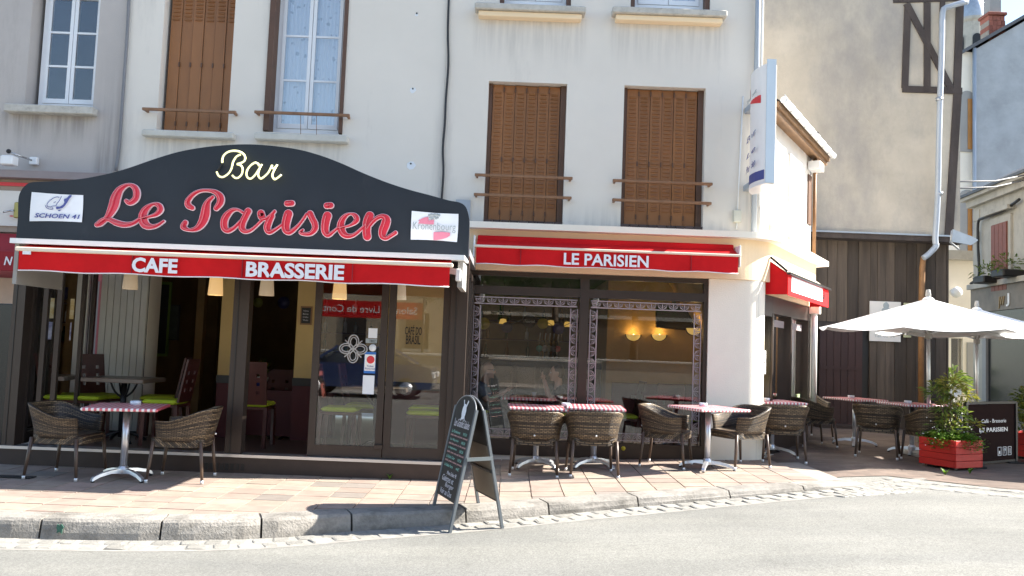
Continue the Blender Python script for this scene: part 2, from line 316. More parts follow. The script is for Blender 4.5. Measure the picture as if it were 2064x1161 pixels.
MT = dict(
    plaster=M('grey beige render', (.76,.70,.615), .9, var=.045, scale=.55, bump=.35, bscale=130, dirt=((.42,.385,.34), .9, .6, (2.2,2.2,.5), .4)),
    plaster_left=M('pinkish grey render', (.50,.455,.42), .9, var=.06, scale=.7, bump=.5, bscale=110, dirt=((.3,.27,.245), 1.1, .58, (2.2,2.2,.5), .6)),
    cream=M('cream paint', (.9,.70,.46), .8, var=.05, scale=.8, bump=.2, bscale=60, dirt=((.55,.43,.3), 2.2, .66, (1,1,.5), .5)),
    cream_light=M('pale cream render', (.87,.80,.68), .85, var=.05, scale=1.2, bump=.3, bscale=60, dirt=((.55,.5,.42), 2.0, .64, (1,1,.6), .5)),
    stone=M('weathered sill stone', (.52,.49,.43), .9, var=.18, scale=9, bump=.5, bscale=60, dirt=((.14,.13,.12), 7, .55, (1,1,1.5), .8)),
    sill_lower=M('pale concrete sill', (.6,.57,.5), .9, var=.1, scale=6, bump=.3, dirt=((.22,.2,.18), 9, .6, (1,1,2), .6)),
    shutter=M('brown shutter paint', (.285,.118,.038), .5, rnd=.1, var=.18, scale=1.6, bump=.12, bscale=40, stretch=(1,1,.35), dirt=((.13,.065,.035), 1.3, .62, (3,3,.6), .55)),
    shutter_dark=M('dark brown shutter edge', (.11,.055,.032), .55, var=.2, dirt=((.4,.36,.32), 14, .68, (1,1,.4), .6)),
    railpaint=M('brown railing paint', (.25,.125,.06), .5, var=.2, scale=12),
    pvc=M('white window frame', (.82,.83,.84), .35, var=.02),
    lace=lace(),
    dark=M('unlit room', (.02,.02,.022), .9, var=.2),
    glass_win=glass('upper window glass', .0, 1.3),
    glass_lace=glass('lace window glass', .08, 1.8),
    glass_shop=glass('shop window glass', .012, 1.0),
    bronze=M('bronze aluminium', (.052,.038,.031), .38, .35, var=.12, scale=3, stretch=(1,1,.3)),
    plinth=M('brown plinth tiles', (.045,.027,.02), .5, var=.2, scale=4),
    alu_sill=M('aluminium threshold', (.62,.62,.62), .3, .8, var=.05),
    signblack=M('charcoal sign panel', (.019,.024,.031), .5, spec=.3, var=.1, scale=2, dirt=((.06,.06,.062), 3, .6, (1,1,.6), .5)),
    signedge=M('sign edge metal', (.035,.036,.04), .45, .3),
    letter_red=M('red letter face', (.55,.014,.04), .3, var=.1, scale=8, coat=.4),
    letter_white=M('pale letter rim', (.78,.62,.66), .4, var=.05),
    tube_grey=M('unlit glass tube', (.55,.10,.12), .15, var=.15, spec=.8),
    neon=emit('lit neon tube', (1,.93,.36), .3, (.9,.88,.5)),
    cloth_white=M('white banner cloth', (.78,.8,.82), .7, var=.03, scale=5, bump=.1, bscale=14),
    ink_blue=M('blue print', (.07,.085,.27), .6, var=.05),
    ink_pink=M('faded red print', (.72,.22,.30), .6, var=.08),
    ink_grey=M('grey print', (.33,.37,.37), .6, var=.05),
    ink_red=M('red print', (.7,.04,.05), .5, var=.05),
    ink_black=M('black print', (.03,.03,.035), .5),
    ink_white=M('white print', (.88,.86,.83), .5, var=.02),
    whitemetal=M('white lacquered metal', (.80,.80,.79), .3, var=.04, scale=6, dirt=((.4,.38,.34), 6, .68, (1,1,1), .5)),
    red_cloth=M('red awning cloth', (.60,.011,.014), .75, spec=.15, var=.14, scale=2.2, bump=.45, bscale=6),
    red_cloth2=M('dark red awning cloth', (.30,.012,.02), .8, var=.08),
    cream_bar_sun_top=M('cream lacquer and painted sun', (.82,.70,.55), .4, var=.03),
    letter_cloth=M('white awning lettering', (.84,.83,.85), .6, var=.02),
    floor_in=M('dark tile floor', (.10,.065,.045), .3, var=.25, scale=6),
    yellow_wall=M('ochre yellow paint', (.42,.25,.075), .8, var=.12, scale=2.2),
    brown_wall=M('brown ochre paint', (.20,.125,.05), .85, var=.2, scale=2),
    red_dado=M('dark red dado', (.085,.009,.010), .6, var=.12),
    black_rail=M('black dado rail', (.015,.013,.012), .4),
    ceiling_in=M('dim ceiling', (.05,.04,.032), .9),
    panel_white=M('white panelling', (.62,.60,.54), .6, var=.05),
    shade=emit('lamp shade cloth', (1,.58,.2), .17, (.8,.68,.5)),
    shade_faint=emit('pale lamp shade cloth', (1,.7,.4), .06, (.72,.64,.52)),  # faint glow added to shades that hold no bulb
    sconce=emit('sconce glow', (1,.6,.12), .13, (.9,.8,.5)),
    sconce_green=emit('greenish sconce glow', (.95,1,.6), .5, (.9,.9,.7)),
    bulb=emit('hot bulb', (1,.85,.5), 5),
    sconce_body=M('dark sconce rim', (.06,.03,.015), .4),
    yellow_pier=M('warm yellow pier paint', (.58,.40,.16), .8, var=.08, scale=2.2),
    wood_red=M('red stained chair wood', (.06,.014,.010), .35, var=.25, scale=5, stretch=(1,1,.3)),
    lime=M('lime green cushion', (.42,.52,.02), .65, var=.08),
    tabletop=M('grey brown table top', (.16,.12,.095), .3, var=.12),
    iron=M('black cast iron', (.02,.02,.021), .45, .3),
    tv=M('black plastic', (.012,.012,.014), .25),
    board=M('chalkboard', (.018,.019,.018), .6, var=.2, scale=3),
    board_frame=M('green painted frame', (.11,.17,.025), .5),
    board_wood=M('oak frame', (.25,.13,.05), .5, var=.2),
    metal_bar=M('brushed steel', (.5,.5,.5), .25, .9, var=.1),
    bottle=M('dark green bottle', (.02,.05,.02), .1, spec=.8),
    ceramic=M('white ceramic', (.75,.75,.74), .2),
    blue_pot=M('blue glazed pot', (.03,.045,.2), .25),
    gingham=gingham(), wicker=wicker(), pavers=pavers(), asphalt=asphalt(),
    alu=M('brushed aluminium', (.66,.67,.69), .33, .75, var=.08, scale=10),
    leg_brown=M('brown lacquered leg', (.085,.055,.038), .4, var=.15, scale=20),
    footcap=M('pale foot cap', (.75,.75,.74), .3, .4),
    rubber=M('black rubber', (.02,.02,.02), .8),
    ashtray=M('cloudy glass ashtray', (.68,.72,.78), .1, spec=.8),
    slab_a=M('pink sandstone paving', (.285,.215,.175), .85, var=.16, scale=5, bump=.3, bscale=90, rnd=.1, dirt=((.17,.125,.1), 3, .56, (1,1,1), .6)),
    slab_b=M('warm beige paving', (.30,.24,.19), .85, var=.16, scale=6, bump=.3, bscale=90, rnd=.1, dirt=((.18,.14,.11), 3.5, .56, (1,1,1), .6)),
    slab_c=M('greyish paving', (.21,.18,.155), .88, var=.12, scale=7, bump=.3, bscale=90, rnd=.08),
    mortar=M('pale mortar', (.33,.28,.23), .95, var=.15, scale=6, bump=.3),
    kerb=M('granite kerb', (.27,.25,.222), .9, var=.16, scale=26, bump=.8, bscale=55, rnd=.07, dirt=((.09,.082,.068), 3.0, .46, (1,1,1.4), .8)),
    sett=M('granite sett', (.25,.238,.212), .9, var=.16, scale=20, bump=.6, bscale=70, rnd=.16),
    green_paint=M('green paint mark', (.04,.12,.085), .8, var=.3, scale=30),
    wing_wall=M('white sunlit render', (.80,.76,.70), .85, var=.05, bump=.3, bscale=60),
    zinc=M('zinc sheet', (.42,.45,.48), .4, .6, var=.12, scale=4),
    zinc_pale=M('pale zinc pipe', (.36,.40,.45), .5, .2, var=.1, scale=3, stretch=(1,1,.4)),
    cable=M('black cable', (.02,.02,.022), .5),
    cable_grey=M('grey cable', (.2,.2,.21), .6),
    oldplaster=M('old grey beige render', (.47,.415,.335), .95, var=.14, scale=1.3, bump=.3, bscale=50, dirt=((.21,.205,.21), .42, .44, (1,1,.5), .7)),
    beam=M('weathered timber', (.06,.046,.04), .85, var=.3, scale=6, stretch=(1,1,.25), bump=.5, bscale=30),
    plank=M('weathered brown planks', (.095,.07,.05), .8, var=.35, scale=3.5, stretch=(3,3,.22), bump=.35, bscale=40, rnd=.42, dirt=((.035,.027,.022), 1.6, .5, (5,5,.35), .6)),
    door_red=M('dark reddish door planks', (.045,.018,.014), .6, var=.2, scale=4, stretch=(2,2,.3), rnd=.12),
    plaque=M('white plaque', (.72,.68,.62), .6, var=.04),
    rust_pipe=M('rust brown pipe', (.26,.13,.05), .6, var=.2, scale=6),
    wood_soffit=M('stained soffit boards', (.2,.11,.05), .6, var=.18, scale=4),
    slate=M('slate roof', (.09,.095,.105), .6, var=.2, scale=8, bump=.4, bscale=14),
    brick=M('red chimney brick', (.32,.11,.075), .9, var=.2, scale=10, rnd=.2),
    stonewall=M('pale limestone', (.46,.43,.37), .9, var=.12, scale=1.6, bump=.3, bscale=40, dirt=((.2,.18,.16), 1.5, .52, (1,1,.5), .7)),
    blueplaster=M('blue grey gable render', (.36,.385,.41), .95, var=.16, scale=1.1, bump=.3, bscale=30, dirt=((.45,.47,.48), 1.4, .52, (1,1,2), .5)),
    redshutter=M('red brown shutter', (.22,.07,.045), .6, var=.15, scale=6),
    planter_red=M('red stained boards', (.5,.016,.008), .55, var=.12, scale=6, stretch=(1,1,4), bump=.15, bscale=40, rnd=.08),
    soil=M('potting soil', (.04,.028,.02), .95),
    screen_brown=M('dark brown screen cloth', (.02,.008,.007), .85, spec=.1, var=.1, scale=4),
    umb=M('white parasol cloth', (.78,.78,.77), .8, var=.05, scale=3, bump=.4, bscale=4),
    leaf=leafmat('glossy evergreen leaf', (.08,.14,.025), (.22,.27,.05)),
    leaf_y=leafmat('yellowish young leaf', (.22,.24,.04), (.38,.33,.06)),
    leaf_low=leafmat('bright ground leaf', (.09,.2,.02), (.2,.34,.04)),
    leaf_tree=leafmat('tree leaf', (.03,.07,.015), (.09,.15,.03)),
    bark=M('bark', (.12,.085,.06), .9, var=.25, scale=12, bump=.5),
    skin=M('skin', (.52,.32,.23), .5, var=.05),
    hair=M('dark brown hair', (.05,.033,.022), .6, var=.2, scale=40),
    shirt_blue=M('grey blue shirt', (.2,.24,.30), .85), shirt_black=M('black T-shirt', (.018,.018,.02), .85), trousers=M('dark trousers', (.03,.035,.05), .85),
    car_blue=M('blue car paint', (.04,.075,.2), .22, .2, var=.03, coat=.8), car_glass=glass('car glass', .05, 1.5, (.45,.5,.5)), tyre=M('tyre', (.015,.015,.015), .85),
    purple=M('mauve shop panel', (.30,.13,.27), .5, var=.12, scale=1.2), pink=M('pink painted frame', (.62,.16,.17), .5, var=.06), greywall=M('grey painted panel', (.33,.32,.3), .7, var=.06),
    frost=M('frosted window ornament', (.36,.30,.30), .6, var=.05),
)

# ================================================================== THE GROUND
def grid_sheet(name, xs, ys, zf, mat):
    b = MB(); n = len(ys)
    b.add([(x, y, zf(x, y)) for x in xs for y in ys], [(i*n+j, (i+1)*n+j, (i+1)*n+j+1, i*n+j+1) for i in range(len(xs)-1) for j in range(n-1)])
    o = b.build(name, mat); o['kind'] = 'structure'; return o
grid_sheet('road', [-400, -40, -12] + [-8 + .4*i for i in range(38)] + [12, 40, 400], [-300, -60, -20, 0, 20, 60, 500], lambda x, y: gr(x), MT['asphalt'])

KPX = [(0,1044),(82,1046),(325,1050),(528,1047),(710,1037),(940,1027),(1107,1015),(1287,1002),(1472,989),(1622,980),(1742,974)]
KP = [on_ground(*q) for q in KPX]
KP = [Vector((-7.5, 6.5, 0)), Vector((-5.2, 6.52, 0))] + KP
KS = smooth_pts([(q.x, q.y) for q in KP], 12)
def kerbY(X):
    for (a, b) in zip(KS, KS[1:]):
        if a[0] <= X <= b[0]: return lerp(a[1], b[1], (X-a[0])/(b[0]-a[0]+1e-9))
    return KS[-1][1] if X > KS[-1][0] else KS[0][1]
def kerbN(X):
    d = Vector((.1, kerbY(X+.05)-kerbY(X-.05), 0)).normalized(); return Vector((-d.y, d.x, 0))

# pavement bed and its slabs
VF, HF = 9.15, 10.9           # front planes of the glazed terrace and of the houses
bx = [-7.5 + .25*i for i in range(46)]
b = MB(); P = []
for x in bx: P += [(x, kerbY(x)+.1, gp(x)-.012), (x, 11.3, gp(x)-.012)]
b.add(P, [(2*i, 2*i+2, 2*i+3, 2*i+1) for i in range(len(bx)-1)])
pavement = b.build('pavement', MT['mortar'], kind='structure')
def clip(poly, p, n):         # keep the side n points to
    out = []
    for i in range(len(poly)):
        a, c = poly[i], poly[(i+1) % len(poly)]; da, dc = (a-p).dot(n), (c-p).dot(n)
        if da >= 0: out.append(a)
        if (da >= 0) != (dc >= 0): out.append(a + (c-a)*(da/(da-dc)))
    return out
TS = .315; rest = MB(); count = 0
for i in range(-20, 12):
    for j in range(0, 17):
        x0 = i*TS - .05; y0 = 11.2 - (j+1)*TS*.86
        cx, cy = x0+TS/2, y0+TS*.43
        if cx > 3.45 or cy > (9.3 if cx < -.35 else 11.0): continue
        g = .004 + .003*random.random()
        q = [Vector((x0+g, y0+g, 0)), Vector((x0+TS-g, y0+g, 0)), Vector((x0+TS-g, y0+TS*.86-g, 0)), Vector((x0+g, y0+TS*.86-g, 0))]
        kn = kerbN(cx); q = clip(q, Vector((cx, kerbY(cx), 0)) + kn*.252, kn)
        if len(q) < 3: continue
        ar = sum(q[k].x*q[(k+1) % len(q)].y - q[(k+1) % len(q)].x*q[k].y for k in range(len(q)))/2
        if ar < .012: continue
        h = random.uniform(-.002, .002); tx, ty = random.uniform(-.004, .004), random.uniform(-.004, .004)
        t = MB(); t.extr([(p.x, p.y, gp(p.x)-.03) for p in q], (0, 0, .03))
        n = len(q)
        for k in range(n, 2*n):
            X, Y, Z = t.v[k]; t.v[k] = (X, Y, Z + h + tx*(X-cx)+ty*(Y-cy))
        if count < 295:
            t.build('paving_slab', random.choice([MT['slab_a']]*5+[MT['slab_b']]*4+[MT['slab_c']]), pavement); count += 1
        else: rest.add(t.v, t.f)
if rest.v: rest.build('paving_slab', MT['slab_a'], pavement, kind='stuff')

# kerb stones
kerb = bpy.data.objects.new('kerb', None); COL.objects.link(kerb); kerb['kind'] = 'structure'
jx = [-7.4, -6.1, -4.75] + [on_ground(x, y).x for x, y in ((82,1046),(325,1050),(528,1047),(710,1037),(940,1027),(1107,1015),(1287,1002),(1472,989),(1622,980))] + [KP[-1].x]
for a, c in zip(jx, jx[1:]):
    b = MB(); m = 7; sec = []
    wob = [random.uniform(-.006, .006) for _ in range(6)]
    for k in range(m):
        X = lerp(a+.008, c-.008, k/(m-1)); nn = kerbN(X); p = Vector((X, kerbY(X), 0)); zt = gp(X); zr = gr(X)
        rr = lambda: random.uniform(-.004, .004)
        end = .012 if k in (0, m-1) else 0
        for (u, z) in ((-.02, zr-.06), (-.014+rr()+end, lerp(zr, zt, .35)), (-.004+rr()+end, zt-.045), (.006+end, zt-.018+rr()*.5), (.03, zt+.003-end*.4), (.13, zt+.006+rr()*.4-end*.4), (.25, zt+.002), (.25, zr-.06)):
            sec.append(p + nn*u + Vector((0, 0, z)))
    n = 8
    b.add(sec, [(k*n+j, (k+1)*n+j, (k+1)*n+(j+1) % n, k*n+(j+1) % n) for k in range(m-1) for j in range(n)] + [tuple(range(n)), tuple(range((m-1)*n+n-1, (m-1)*n-1, -1))])
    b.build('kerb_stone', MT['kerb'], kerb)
# green paint blot on the kerb face
gx = on_ground(126, 1046).x
b = MB(); gpt = Vector((gx, kerbY(gx), 0)) + kerbN(gx)*-.026
b.extr([(gpt.x+dx, gpt.y, dz) for dx, dz in ((-.02,-.1),(.004,-.088),(.02,-.104),(.024,-.07),(.034,-.052),(.014,-.03),(.0,-.04),(-.018,-.032),(-.024,-.06),(-.014,-.075))], (0, .006, 0))
b.build('paint_mark', MT['green_paint'], kerb)

# granite setts of the gutter and of the strip that crosses to the terrace
setts = []
for k in range(5):
    b = MB(); b.bbox(-.5, .5, -.5, .5, -.5, .5, .1)
    b.v = [(x+random.uniform(-.05,.05), y+random.uniform(-.05,.05), z + (random.uniform(-.06,.06) if z > 0 else 0)) for x, y, z in b.v]
    me = b.mesh('sett'); me.materials.append(MT['sett']); setts.append(me)
gut = bpy.data.objects.new('gutter', None); COL.objects.link(gut); gut['kind'] = 'structure'
nset = 0; bed = []
def sett(p, ang, l, wd):
    global nset
    o = bpy.data.objects.new('sett', random.choice(setts)); COL.objects.link(o); o.parent = gut
    o.location = p; o.rotation_euler = (random.uniform(-.03,.03), random.uniform(-.03,.03), ang+random.uniform(-.05,.05)); o.scale = (l, wd, .06); nset += 1
X = -6.0
while X < 3.95:                                       # two courses along the kerb
    l = random.uniform(.13, .2)
    for r_ in range(2):
        xx = X + l/2 + (r_*.06); nn = kerbN(xx); t = Vector((nn.y, -nn.x, 0)); wd = .135
        p = Vector((xx, kerbY(xx), 0)) - nn*(.095 + r_*.145); p.z = gr(p.x) - .022 + random.uniform(-.003, .003)
        if p.x > -5.6: sett(p, math.atan2(t.y, t.x), l-.014, wd)
    X += l
for k in range(11):                                   # fan of long setts where the kerb runs out
    for r_ in range(4):
        a = on_ground(1700+k*14+r_*6, 1000-k*1.0-r_*8, gr); sett(a + Vector((0, 0, -.023)), R(30)+random.uniform(-.1,.1), .15, .12)
for k in range(26):                                   # flush strip to the right
    for r_ in range(2):
        px_ = 1795 + k*11.5; a = on_ground(px_, 966 + (px_-1795)*.098 + r_*10, gr); sett(a + Vector((0, 0, -.023)), R(-10), .15, .2)

bb = MB(); P = []
for x in [-6.5+.3*i for i in range(36)]:
    nn = kerbN(x); k0 = Vector((x, kerbY(x), 0))
    for u in (.02, -.36): q = k0 + nn*u; P.append((q.x, q.y, gr(q.x)+.002))
bb.add(P, [(2*i+1, 2*i+3, 2*i+2, 2*i) for i in range(35)]); bb.build('gutter_bed', M('gutter mortar', (.26,.245,.22), .95, var=.15, scale=9), gut)
# terrace paving right of the corner
fr = [on_ground(x, y, gr) for x, y in ((1560,975),(1700,962),(1790,960),(1900,972),(2064,990),(2400,1015))]
b = MB(); top = [(3.2, 17.0), (4.4, 17.0), (6, 17.0), (7.5, 17.0), (10, 17.0), (13.5, 17.0)]
P = []
for f_, t_ in zip(fr, top):
    for k in range(6): P.append((lerp(f_.x, t_[0], k/5), lerp(f_.y, t_[1], k/5), .128 if k else gr(f_.x)+.006))
b.add(P, [(i*6+k, (i+1)*6+k, (i+1)*6+k+1, i*6+k+1) for i in range(5) for k in range(5)])
b.build('terrace_paving', MT['pavers'], kind='structure')
# weeds at the foot of the terrace plinth and of the planter
def weed(p, h, n, lab):
    b = MB()
    for k in range(n):
        a = random.uniform(0, 6.28); l = h*random.uniform(.5, 1); d = Vector((math.cos(a), math.sin(a), 0)); s = Vector((-d.y, d.x, 0))*.012
        q = Vector(p); m = q + d*l*.3 + Vector((0,0,l*.6)); e = q + d*l*.6 + Vector((0,0,l*.8))
        b.add([q-s*.3, q+s*.3, m+s, m-s, e], [(0,1,2,3),(3,2,4)])
    tag(b.build('weed', MT['leaf_low']), lab, 'weed', 'weeds in the paving joints')
for (x, y, h, lab) in ((785,966,.09,'bright green weed tuft at foot of brown terrace plinth'),(838,960,.13,'taller flowering weed at the plinth close to the chalkboard'),(1905,958,.1,'weed tuft in front of red planter corner'),(1955,955,.1,'weed tuft under the right side of red planter')):
    weed(on_ground(x, y)+Vector((0,0,.002)), h, 16, lab)
b = MB(); q = on_ground(15, 962); b.box(q.x-.4, q.x+.25, q.y-.06, q.y+.06, 0.003, .012)
tag(b.build('drain_grate', MT['iron']), 'black metal drain strip in the pavement at far left', 'drain')

# ================================================================== HOUSES
def wall_holes(b, x0, x1, z0, z1, yf, th, holes):
    xs = sorted({x0, x1, *[h[0] for h in holes], *[h[1] for h in holes]}); zs = sorted({z0, z1, *[h[2] for h in holes], *[h[3] for h in holes]})
    inside = lambda x, z: any(h[0] < x < h[1] and h[2] < z < h[3] for h in holes)
    for i in range(len(xs)-1):
        for j in range(len(zs)-1):
            if not inside((xs[i]+xs[i+1])/2, (zs[j]+zs[j+1])/2):
                b.add([(xs[i],yf,zs[j]),(xs[i+1],yf,zs[j]),(xs[i+1],yf,zs[j+1]),(xs[i],yf,zs[j+1])], [(0,1,2,3)])
                b.add([(xs[i],yf+th,zs[j]),(xs[i+1],yf+th,zs[j]),(xs[i+1],yf+th,zs[j+1]),(xs[i],yf+th,zs[j+1])], [(3,2,1,0)])
    for (a, c, d, e) in holes:
        for q in (((a,d),(a,e)), ((c,e),(c,d)), ((a,e),(c,e)), ((c,d),(a,d))):
            (xa, za), (xb, zb) = q
            b.add([(xa,yf,za),(xb,yf,zb),(xb,yf+th,zb),(xa,yf+th,za)], [(0,1,2,3)])
    b.add([(x0,yf,z0),(x0,yf,z1),(x0,yf+th,z1),(x0,yf+th,z0)], [(0,1,2,3)]); b.add([(x1,yf,z0),(x1,yf,z1),(x1,yf+th,z1),(x1,yf+th,z0)], [(3,2,1,0)])
    b.add([(x0,yf,z1),(x1,yf,z1),(x1,yf+th,z1),(x0,yf+th,z1)], [(0,1,2,3)])
XA = lambda x, y, Y=HF: at(x, y, Y).x
ZA = lambda x, y, Y=HF: at(x, y, Y).z
XL, XM = XA(250, 170), XA(893, 250)          # joints between the three houses
XR = XA(1536, 250)
ZTOP = 8.6

def casement(parent, x0, x1, z0, z1, yf, rows=3, gl='glass_win', curtain=None, fw=.055):
    w_ = MB().box(x0, x1, yf, yf+.05, z1-fw*1.2, z1).box(x0, x1, yf, yf+.05, z0, z0+fw*1.5).box(x0, x0+fw, yf, yf+.05, z0+fw*1.5, z1-fw*1.2).box(x1-fw, x1, yf, yf+.05, z0+fw*1.5, z1-fw*1.2)
    fr_ = w_.build('window_frame', MT['pvc'], parent)
    xm = (x0+x1)/2
    for s in (0, 1):
        a, c = (x0+fw, xm) if s == 0 else (xm, x1-fw); a += .004; c -= .004
        za, zb = z0+fw*1.5+.004, z1-fw*1.2-.004; k = .045; y0 = yf-.012
        sash = MB().box(a, a+k, y0, y0+.045, za, zb).box(c-k, c, y0, y0+.045, za, zb).box(a+k, c-k, y0, y0+.045, zb-k, zb).box(a+k, c-k, y0, y0+.045, za, za+k*1.4)
        for r_ in range(1, rows):
            zz = lerp(za+k, zb-k, r_/rows); sash.box(a+k, c-k, y0+.004, y0+.03, zz-.013, zz+.013)
        sh = sash.build('sash', MT['pvc'], parent)
        for r_ in range(rows):
            zz0 = lerp(za+k, zb-k, r_/rows)+.013; zz1 = lerp(za+k, zb-k, (r_+1)/rows)-.013
            MB().box(a+k, c-k, y0+.012, y0+.018, zz0, zz1).build('pane', MT[gl], sh)
        if curtain:
            cb = MB(); n = 24
            P = [(lerp(a+k-.01, c-k+.01, i/n), yf+.07+.012*math.sin(i*1.7), z) for i in range(n+1) for z in (za, zb)]
            cb.add(P, [(2*i, 2*i+2, 2*i+3, 2*i+1) for i in range(n)], True); cb.build('curtain', MT[curtain], parent)
def room_behind(parent, x0, x1, z0, z1, y0, d=1.2):
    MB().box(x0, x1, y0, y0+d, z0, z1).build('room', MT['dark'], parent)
def shutters(parent, x0, x1, z0, z1, yf, n=6, lz0=.1, lz1=.95, pitch=.052):
    pw = (x1-x0)/n
    for i in range(n):
        a = x0+i*pw+.003; c = x0+(i+1)*pw-.003; fo = .006*(1 if i % 2 else -1)
        lf = MB(); lf.box(a, c, yf+fo, yf+.02+fo, z0, z1); leaf = lf.build('shutter_leaf', MT['shutter'], parent)
        lv = MB(); za, zb = lerp(z0, z1, lz0), lerp(z0, z1, lz1); zz = za
        while zz < zb:
            e = (c-a)*.2
            lv.add([(a+e, yf+fo-.0005, zz), (c-e, yf+fo-.0005, zz), (c-e, yf+fo-.0005, zz+.03), (a+e, yf+fo-.0005, zz+.03), (a+e, yf+fo-.016, zz), (c-e, yf+fo-.016, zz)], [(4,5,2,3), (0,4,3), (5,1,2), (0,1,5,4)])
            zz += pitch
        lv.build('louvre', MT['shutter'], leaf, kind='stuff')
        if i:
            for zz in (.06, .45, .97):
                z_ = lerp(z0, z1, zz); MB().box(a-.012, a+.006, yf-.02, yf-.007, z_-.04, z_+.02).build('hinge', MT['shutter_dark'], parent)
def rail(parent, x0, x1, z, yf, w=.035):
    r_ = MB().bbox(x0, x1, yf-.13, yf-.09, z-w/2, z+w/2, .004).build('rail', MT['railpaint'], parent)
    for x in (x0+.015, x1-.04): MB().box(x, x+.025, yf-.088, yf+.02, z-.02, z+.012).build('bracket', MT['railpaint'], r_)
def sill(parent, x0, x1, z0, z1, yf, d, mat='sill_lower'):
    b = MB().bbox(x0, x1, yf-d, yf+.02, z0, z1, .012)
    b.build('window_sill', MT[mat], parent)

# ---- left neighbour house
LH = thing('neighbour_house', 'pinkish grey rendered house at far left with white six-pane window', 'house', (XL-2.5, HF, 0))
lw = (XA(60,115)-.02, XA(190,115)+.03, ZA(110,215)-.02, ZA(110,-40))
shopopen = (XL-4.6, XL-.06, .1, 2.45)
b = MB(); wall_holes(b, XL-6, XL-.002, -.2, ZTOP, HF, .4, [lw, shopopen]); b.build('wall', MT['plaster_left'], LH)
MB().box(XL-6, XL-.002, HF+.4, HF+6, 2.7, ZTOP-.01).build('rear_block', MT['plaster_left'], LH)
casement(LH, lw[0]+.06, lw[1]-.02, lw[2]+.03, lw[3]-.06, HF+.2)
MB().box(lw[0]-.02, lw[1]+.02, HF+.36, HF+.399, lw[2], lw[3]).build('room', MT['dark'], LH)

sill(LH, XA(8,220,HF-.12), XA(188,222,HF-.12), ZA(100,228,HF-.12), ZA(100,212,HF-.12), HF, .14, 'stone')
# its shop front
MB().box(XL-6, XA(226,350,HF-.3), HF-.3, HF-.002, ZA(100,360,HF-.3), ZA(100,345,HF-.3)).build('shop_cornice', M('mauve grey cornice', (.27,.225,.22), .7), LH)
MB().box(XL-6, XL-.3, HF-.16, HF-.003, ZA(30,468,HF-.16), ZA(100,360,HF-.3)-.004).build('fascia', M('brown grey fascia', (.34,.26,.2), .7), LH)
MB().box(XL-6, XL-.55, HF-.178, HF-.162, ZA(10,374,HF-.18), ZA(10,367,HF-.18)).build('fascia_line', MT['ink_red'], LH)
MB().box(XL-6, XL-.55, HF-.18, HF-.162, ZA(10,455,HF-.18), ZA(10,384,HF-.18)).build('fascia_sign', MT['plaque'], LH)
MB().box(XL-1.25, XL-.75, HF-.19, HF-.182, ZA(10,436,HF-.18), ZA(10,434,HF-.18)).build('sign_line', MT['ink_red'], LH)
clipx = XA(33, 415, HF-.25)
MB().bbox(clipx-.04, clipx+.05, HF-.24, HF-.19, ZA(33,440,HF-.2), ZA(33,408,HF-.2), .01).build('clip', M('brass clip', (.35,.3,.1), .4, .5), LH)
MB().tube([(clipx-.03, HF-.25, ZA(33,425,HF-.2)), (clipx-.15, HF-.27, ZA(33,430,HF-.2))], .012).build('clip_handle', MT['metal_bar'], LH)
# pink and mauve shop window of the neighbour, seen beyond the open terrace side
sx0, sx1 = shopopen[0], shopopen[1]
MB().box(sx0, sx1, HF+.12, HF+.2, .1, .85).build('stall_riser', MT['purple'], LH)
MB().box(sx0, sx1, HF+.12, HF+.2, 2.1, 2.45).build('transom', MT['pink'], LH)
for k in range(6):
    x = lerp(sx0, sx1-.1, k/5); MB().box(x, x+.09, HF+.06, HF+.22, .1, 2.1).build('mullion', MT['pink'], LH)
MB().box(sx1-.7, sx1-.61, HF+.05, HF+.21, .1, 2.1).build('mullion', MT['pink'], LH)
MB().box(sx1-.6, sx1-.12, HF+.1, HF+.115, .1, 2.1).build('door_panel', MT['greywall'], LH)
MB().box(sx0, sx1-.12, HF+.15, HF+.156, .86, 2.09).build('pane', MT['glass_shop'], LH)
MB().box(sx0, sx1, HF+.6, HF+.7, .1, 2.45).build('display_back', M('mauve display', (.62,.2,.36), .7, var=.35, scale=2.5, col2=(.8,.42,.5)), LH)
MB().box(sx0, sx1, HF+.2, HF+.6, .1, .5).build('display_shelf', MT['plaque'], LH)
q = at(8, 590, HF-.3); MB().box(q.x-.9, q.x+.12, HF-.1, HF-.02, ZA(10,612,HF-.1), ZA(10,560,HF-.1)).build('side_panel', M('peach panel', (.62,.45,.34), .7), LH)
dp = thing('black_side_panel', 'matt black upright panel at the far left picture edge', 'panel', at(5,900,9.7)); a_, c_ = at(-70,640,9.7), at(27,640,9.7)
MB().bbox(a_.x,c_.x,9.68,9.74,0.003,at(10,612,9.7).z,.01).build('board', MT['tv'], dp); MB().box(a_.x+.05,c_.x-.02,9.6,9.82,.001,.03).build('foot', MT['iron'], dp)
# neighbour awning with an N
aw = thing('neighbour_awning', 'small dark red awning with white letter at far left edge', 'awning', (XL-.9, HF-.6, 2.2))
y1 = HF-.75; z0, z1 = ZA(15,545,y1), ZA(15,507,y1); xe = XA(33,525,y1)
b = MB(); b.add([(xe-2.5,y1,z0),(xe,y1,z0),(xe,y1,z1),(xe-2.5,y1,z1),(xe-2.5,HF-.2,z1+.28),(xe,HF-.2,z1+.28)], [(0,1,2,3),(3,2,5,4)]); 
b.add([(p[0], p[1]+.006, p[2]-.004) for p in b.v[:6]], [(3,2,1,0),(4,5,2,3)]); b.build('valance', MT['red_cloth2'], aw)
NAW = (aw, xe, y1, z0, z1)

